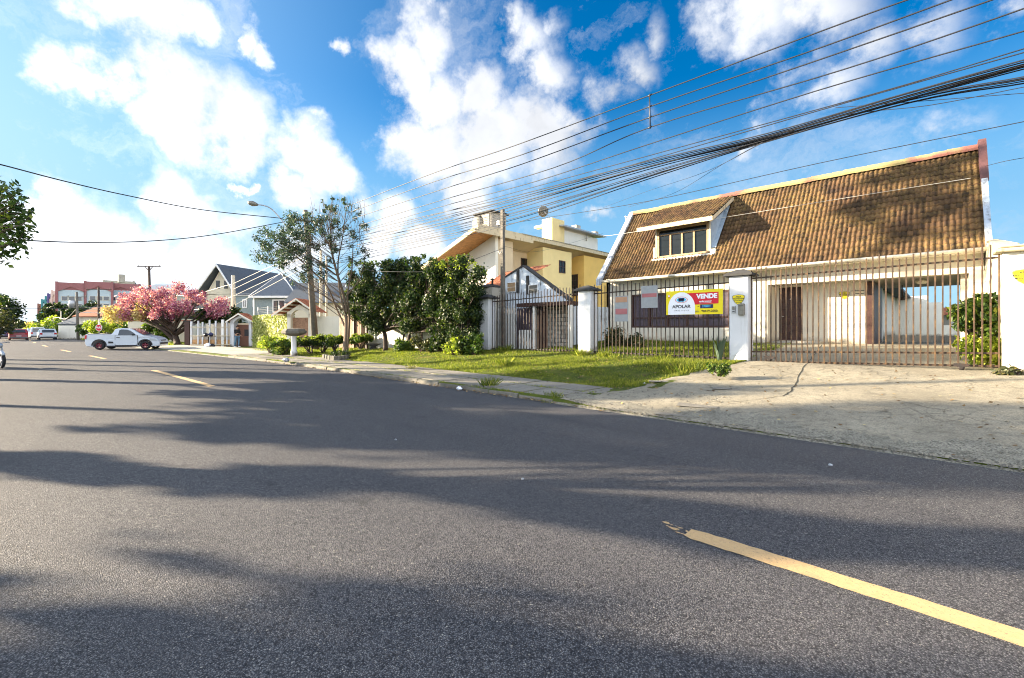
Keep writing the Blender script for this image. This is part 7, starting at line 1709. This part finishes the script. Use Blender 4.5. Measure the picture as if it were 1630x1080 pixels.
# ================================================================ near side of the street (left, partly out of the picture)
def near_side():
    rd = random.Random(77)
    # tree whose crown hangs into the left edge
    b = Vector((-11.4, -2.4, .1)); cl = []
    for (u, v, r, d) in ((5, 300, .35, 12.5), (22, 315, .3, 12.5), (30, 340, .35, 12.6), (15, 335, .45, 12.8), (36, 358, .28, 12.5), (20, 365, .45, 12.6), (5, 360, .55, 13), (28, 385, .3, 12.7), (10, 395, .4, 13), (2, 410, .3, 12.8), (30, 330, .2, 12.5), (-20, 330, .6, 13), (-20, 380, .6, 13), (-50, 350, .8, 13.5), (-60, 300, .7, 13.5), (-40, 400, .6, 13.5), (-90, 340, .9, 14), (-70, 390, .7, 14), (-25, 290, .4, 13)): cl.append((D(u, v, d * .58), r * .55))
    tree('roadside_tree', b, [b, b + Vector((.05, .2, 1.6)), b + Vector((.2, .6, 2.4))], cl, 'leaf_mid', 2700, .05, 'leafy roadside tree whose crown hangs in at the left edge', 'tree', None, .10, 'bark', 4, seed=31, hollow=.25, droop=.4)
    def shade(x, y, h, r, nc, n, lab, seed, z0=2.2, cr=.8):
        b = Vector((x, y, .1)); cl = blob_clusters((x, y, (h + z0) / 2 + .5), (r, r, (h - z0) / 2), nc, cr, seed)
        tree('roadside_tree', b, [b, b + Vector((.1, 0, z0)), b + Vector((0, .1, h * .6))], cl, 'leaf_mid', n, .17, lab, 'tree', 'roadside trees outside the picture', .2, 'bark', 2, seed=seed, hollow=.2)
    for a in SHADE: shade(*a)
# (x, y, height, crown radius, clusters, leaves, label, seed)
def at_q(q, X): return (q + .53 * X) / .848
SHADE = [(-26.0, at_q(6.9, -26.0), 10.5, 1.5, 30, 7500, 'roadside tree nearest the motorcycle, outside the left edge', 91),
         (-24.5, at_q(10.3, -24.5), 5.6, 1.7, 18, 6500, 'low roadside tree beside the overhanging crown, outside the left edge', 94, 2.0, .7),
         (-33.0, at_q(13.0, -33.0), 8.6, 1.1, 16, 4500, 'roadside tree farthest up the street, outside the left edge', 95, 2.4, .6),
         (-20.5, at_q(.15, -20.5), 8.6, 2.0, 30, 4600, 'roadside tree opposite the hedge, outside the left edge', 92),
         (-20.0, at_q(3.95, -20), 7.6, .28, 12, 1700, 'slim roadside tree, outside the left edge', 93, 1.4, .30)]
def tall():
    b = Vector((-34, -3.7, .1)); cl = blob_clusters((-34, at_q(14.75, -34), 10.6), (1.7, 1.6, 1.05), 32, .55, 7, bottom=-1)
    tree('roadside_tree', b, [b, b + Vector((0, 0, 4)), b + Vector((.1, .1, 9.4))], cl, 'leaf_mid', 12000, .13, 'high crowned roadside tree, outside the left edge', 'tree', 'roadside trees outside the picture', .2, 'bark', 1, seed=97, hollow=0, limb=.6)
    b = Vector((-40.5, -5.6, .1)); rd = random.Random(5); cl = []
    def disc(q, z, rx, n, r, X=-40.5):
        for _ in range(n): x = X + rd.uniform(-1.2, 1.2); cl.append((Vector((x, (q + rd.uniform(-rx, rx) - .53 * -x) / .848 if 0 else (q + rd.uniform(-rx, rx) + .53 * x) / .848, z + rd.uniform(-.28, .28))), r))
    disc(16.9, 17.3, 1.7, 15, .36); disc(18.1, 19.0, .8, 9, .33); disc(15.7, 18.9, .8, 9, .4); disc(13.6, 16.9, .8, 7, .35)
    tree('tall_conifer', b, [b, b + Vector((0, 0, 6)), b + Vector((.1, .1, 12)), b + Vector((0, 0, 18.5))], cl, 'leaf_dark', 6500, .14, 'tall flat crowned conifer far up the street, outside the left edge', 'tree', None, .28, 'bark', 1, seed=96, hollow=0, limb=.5)
tall()
near_side()
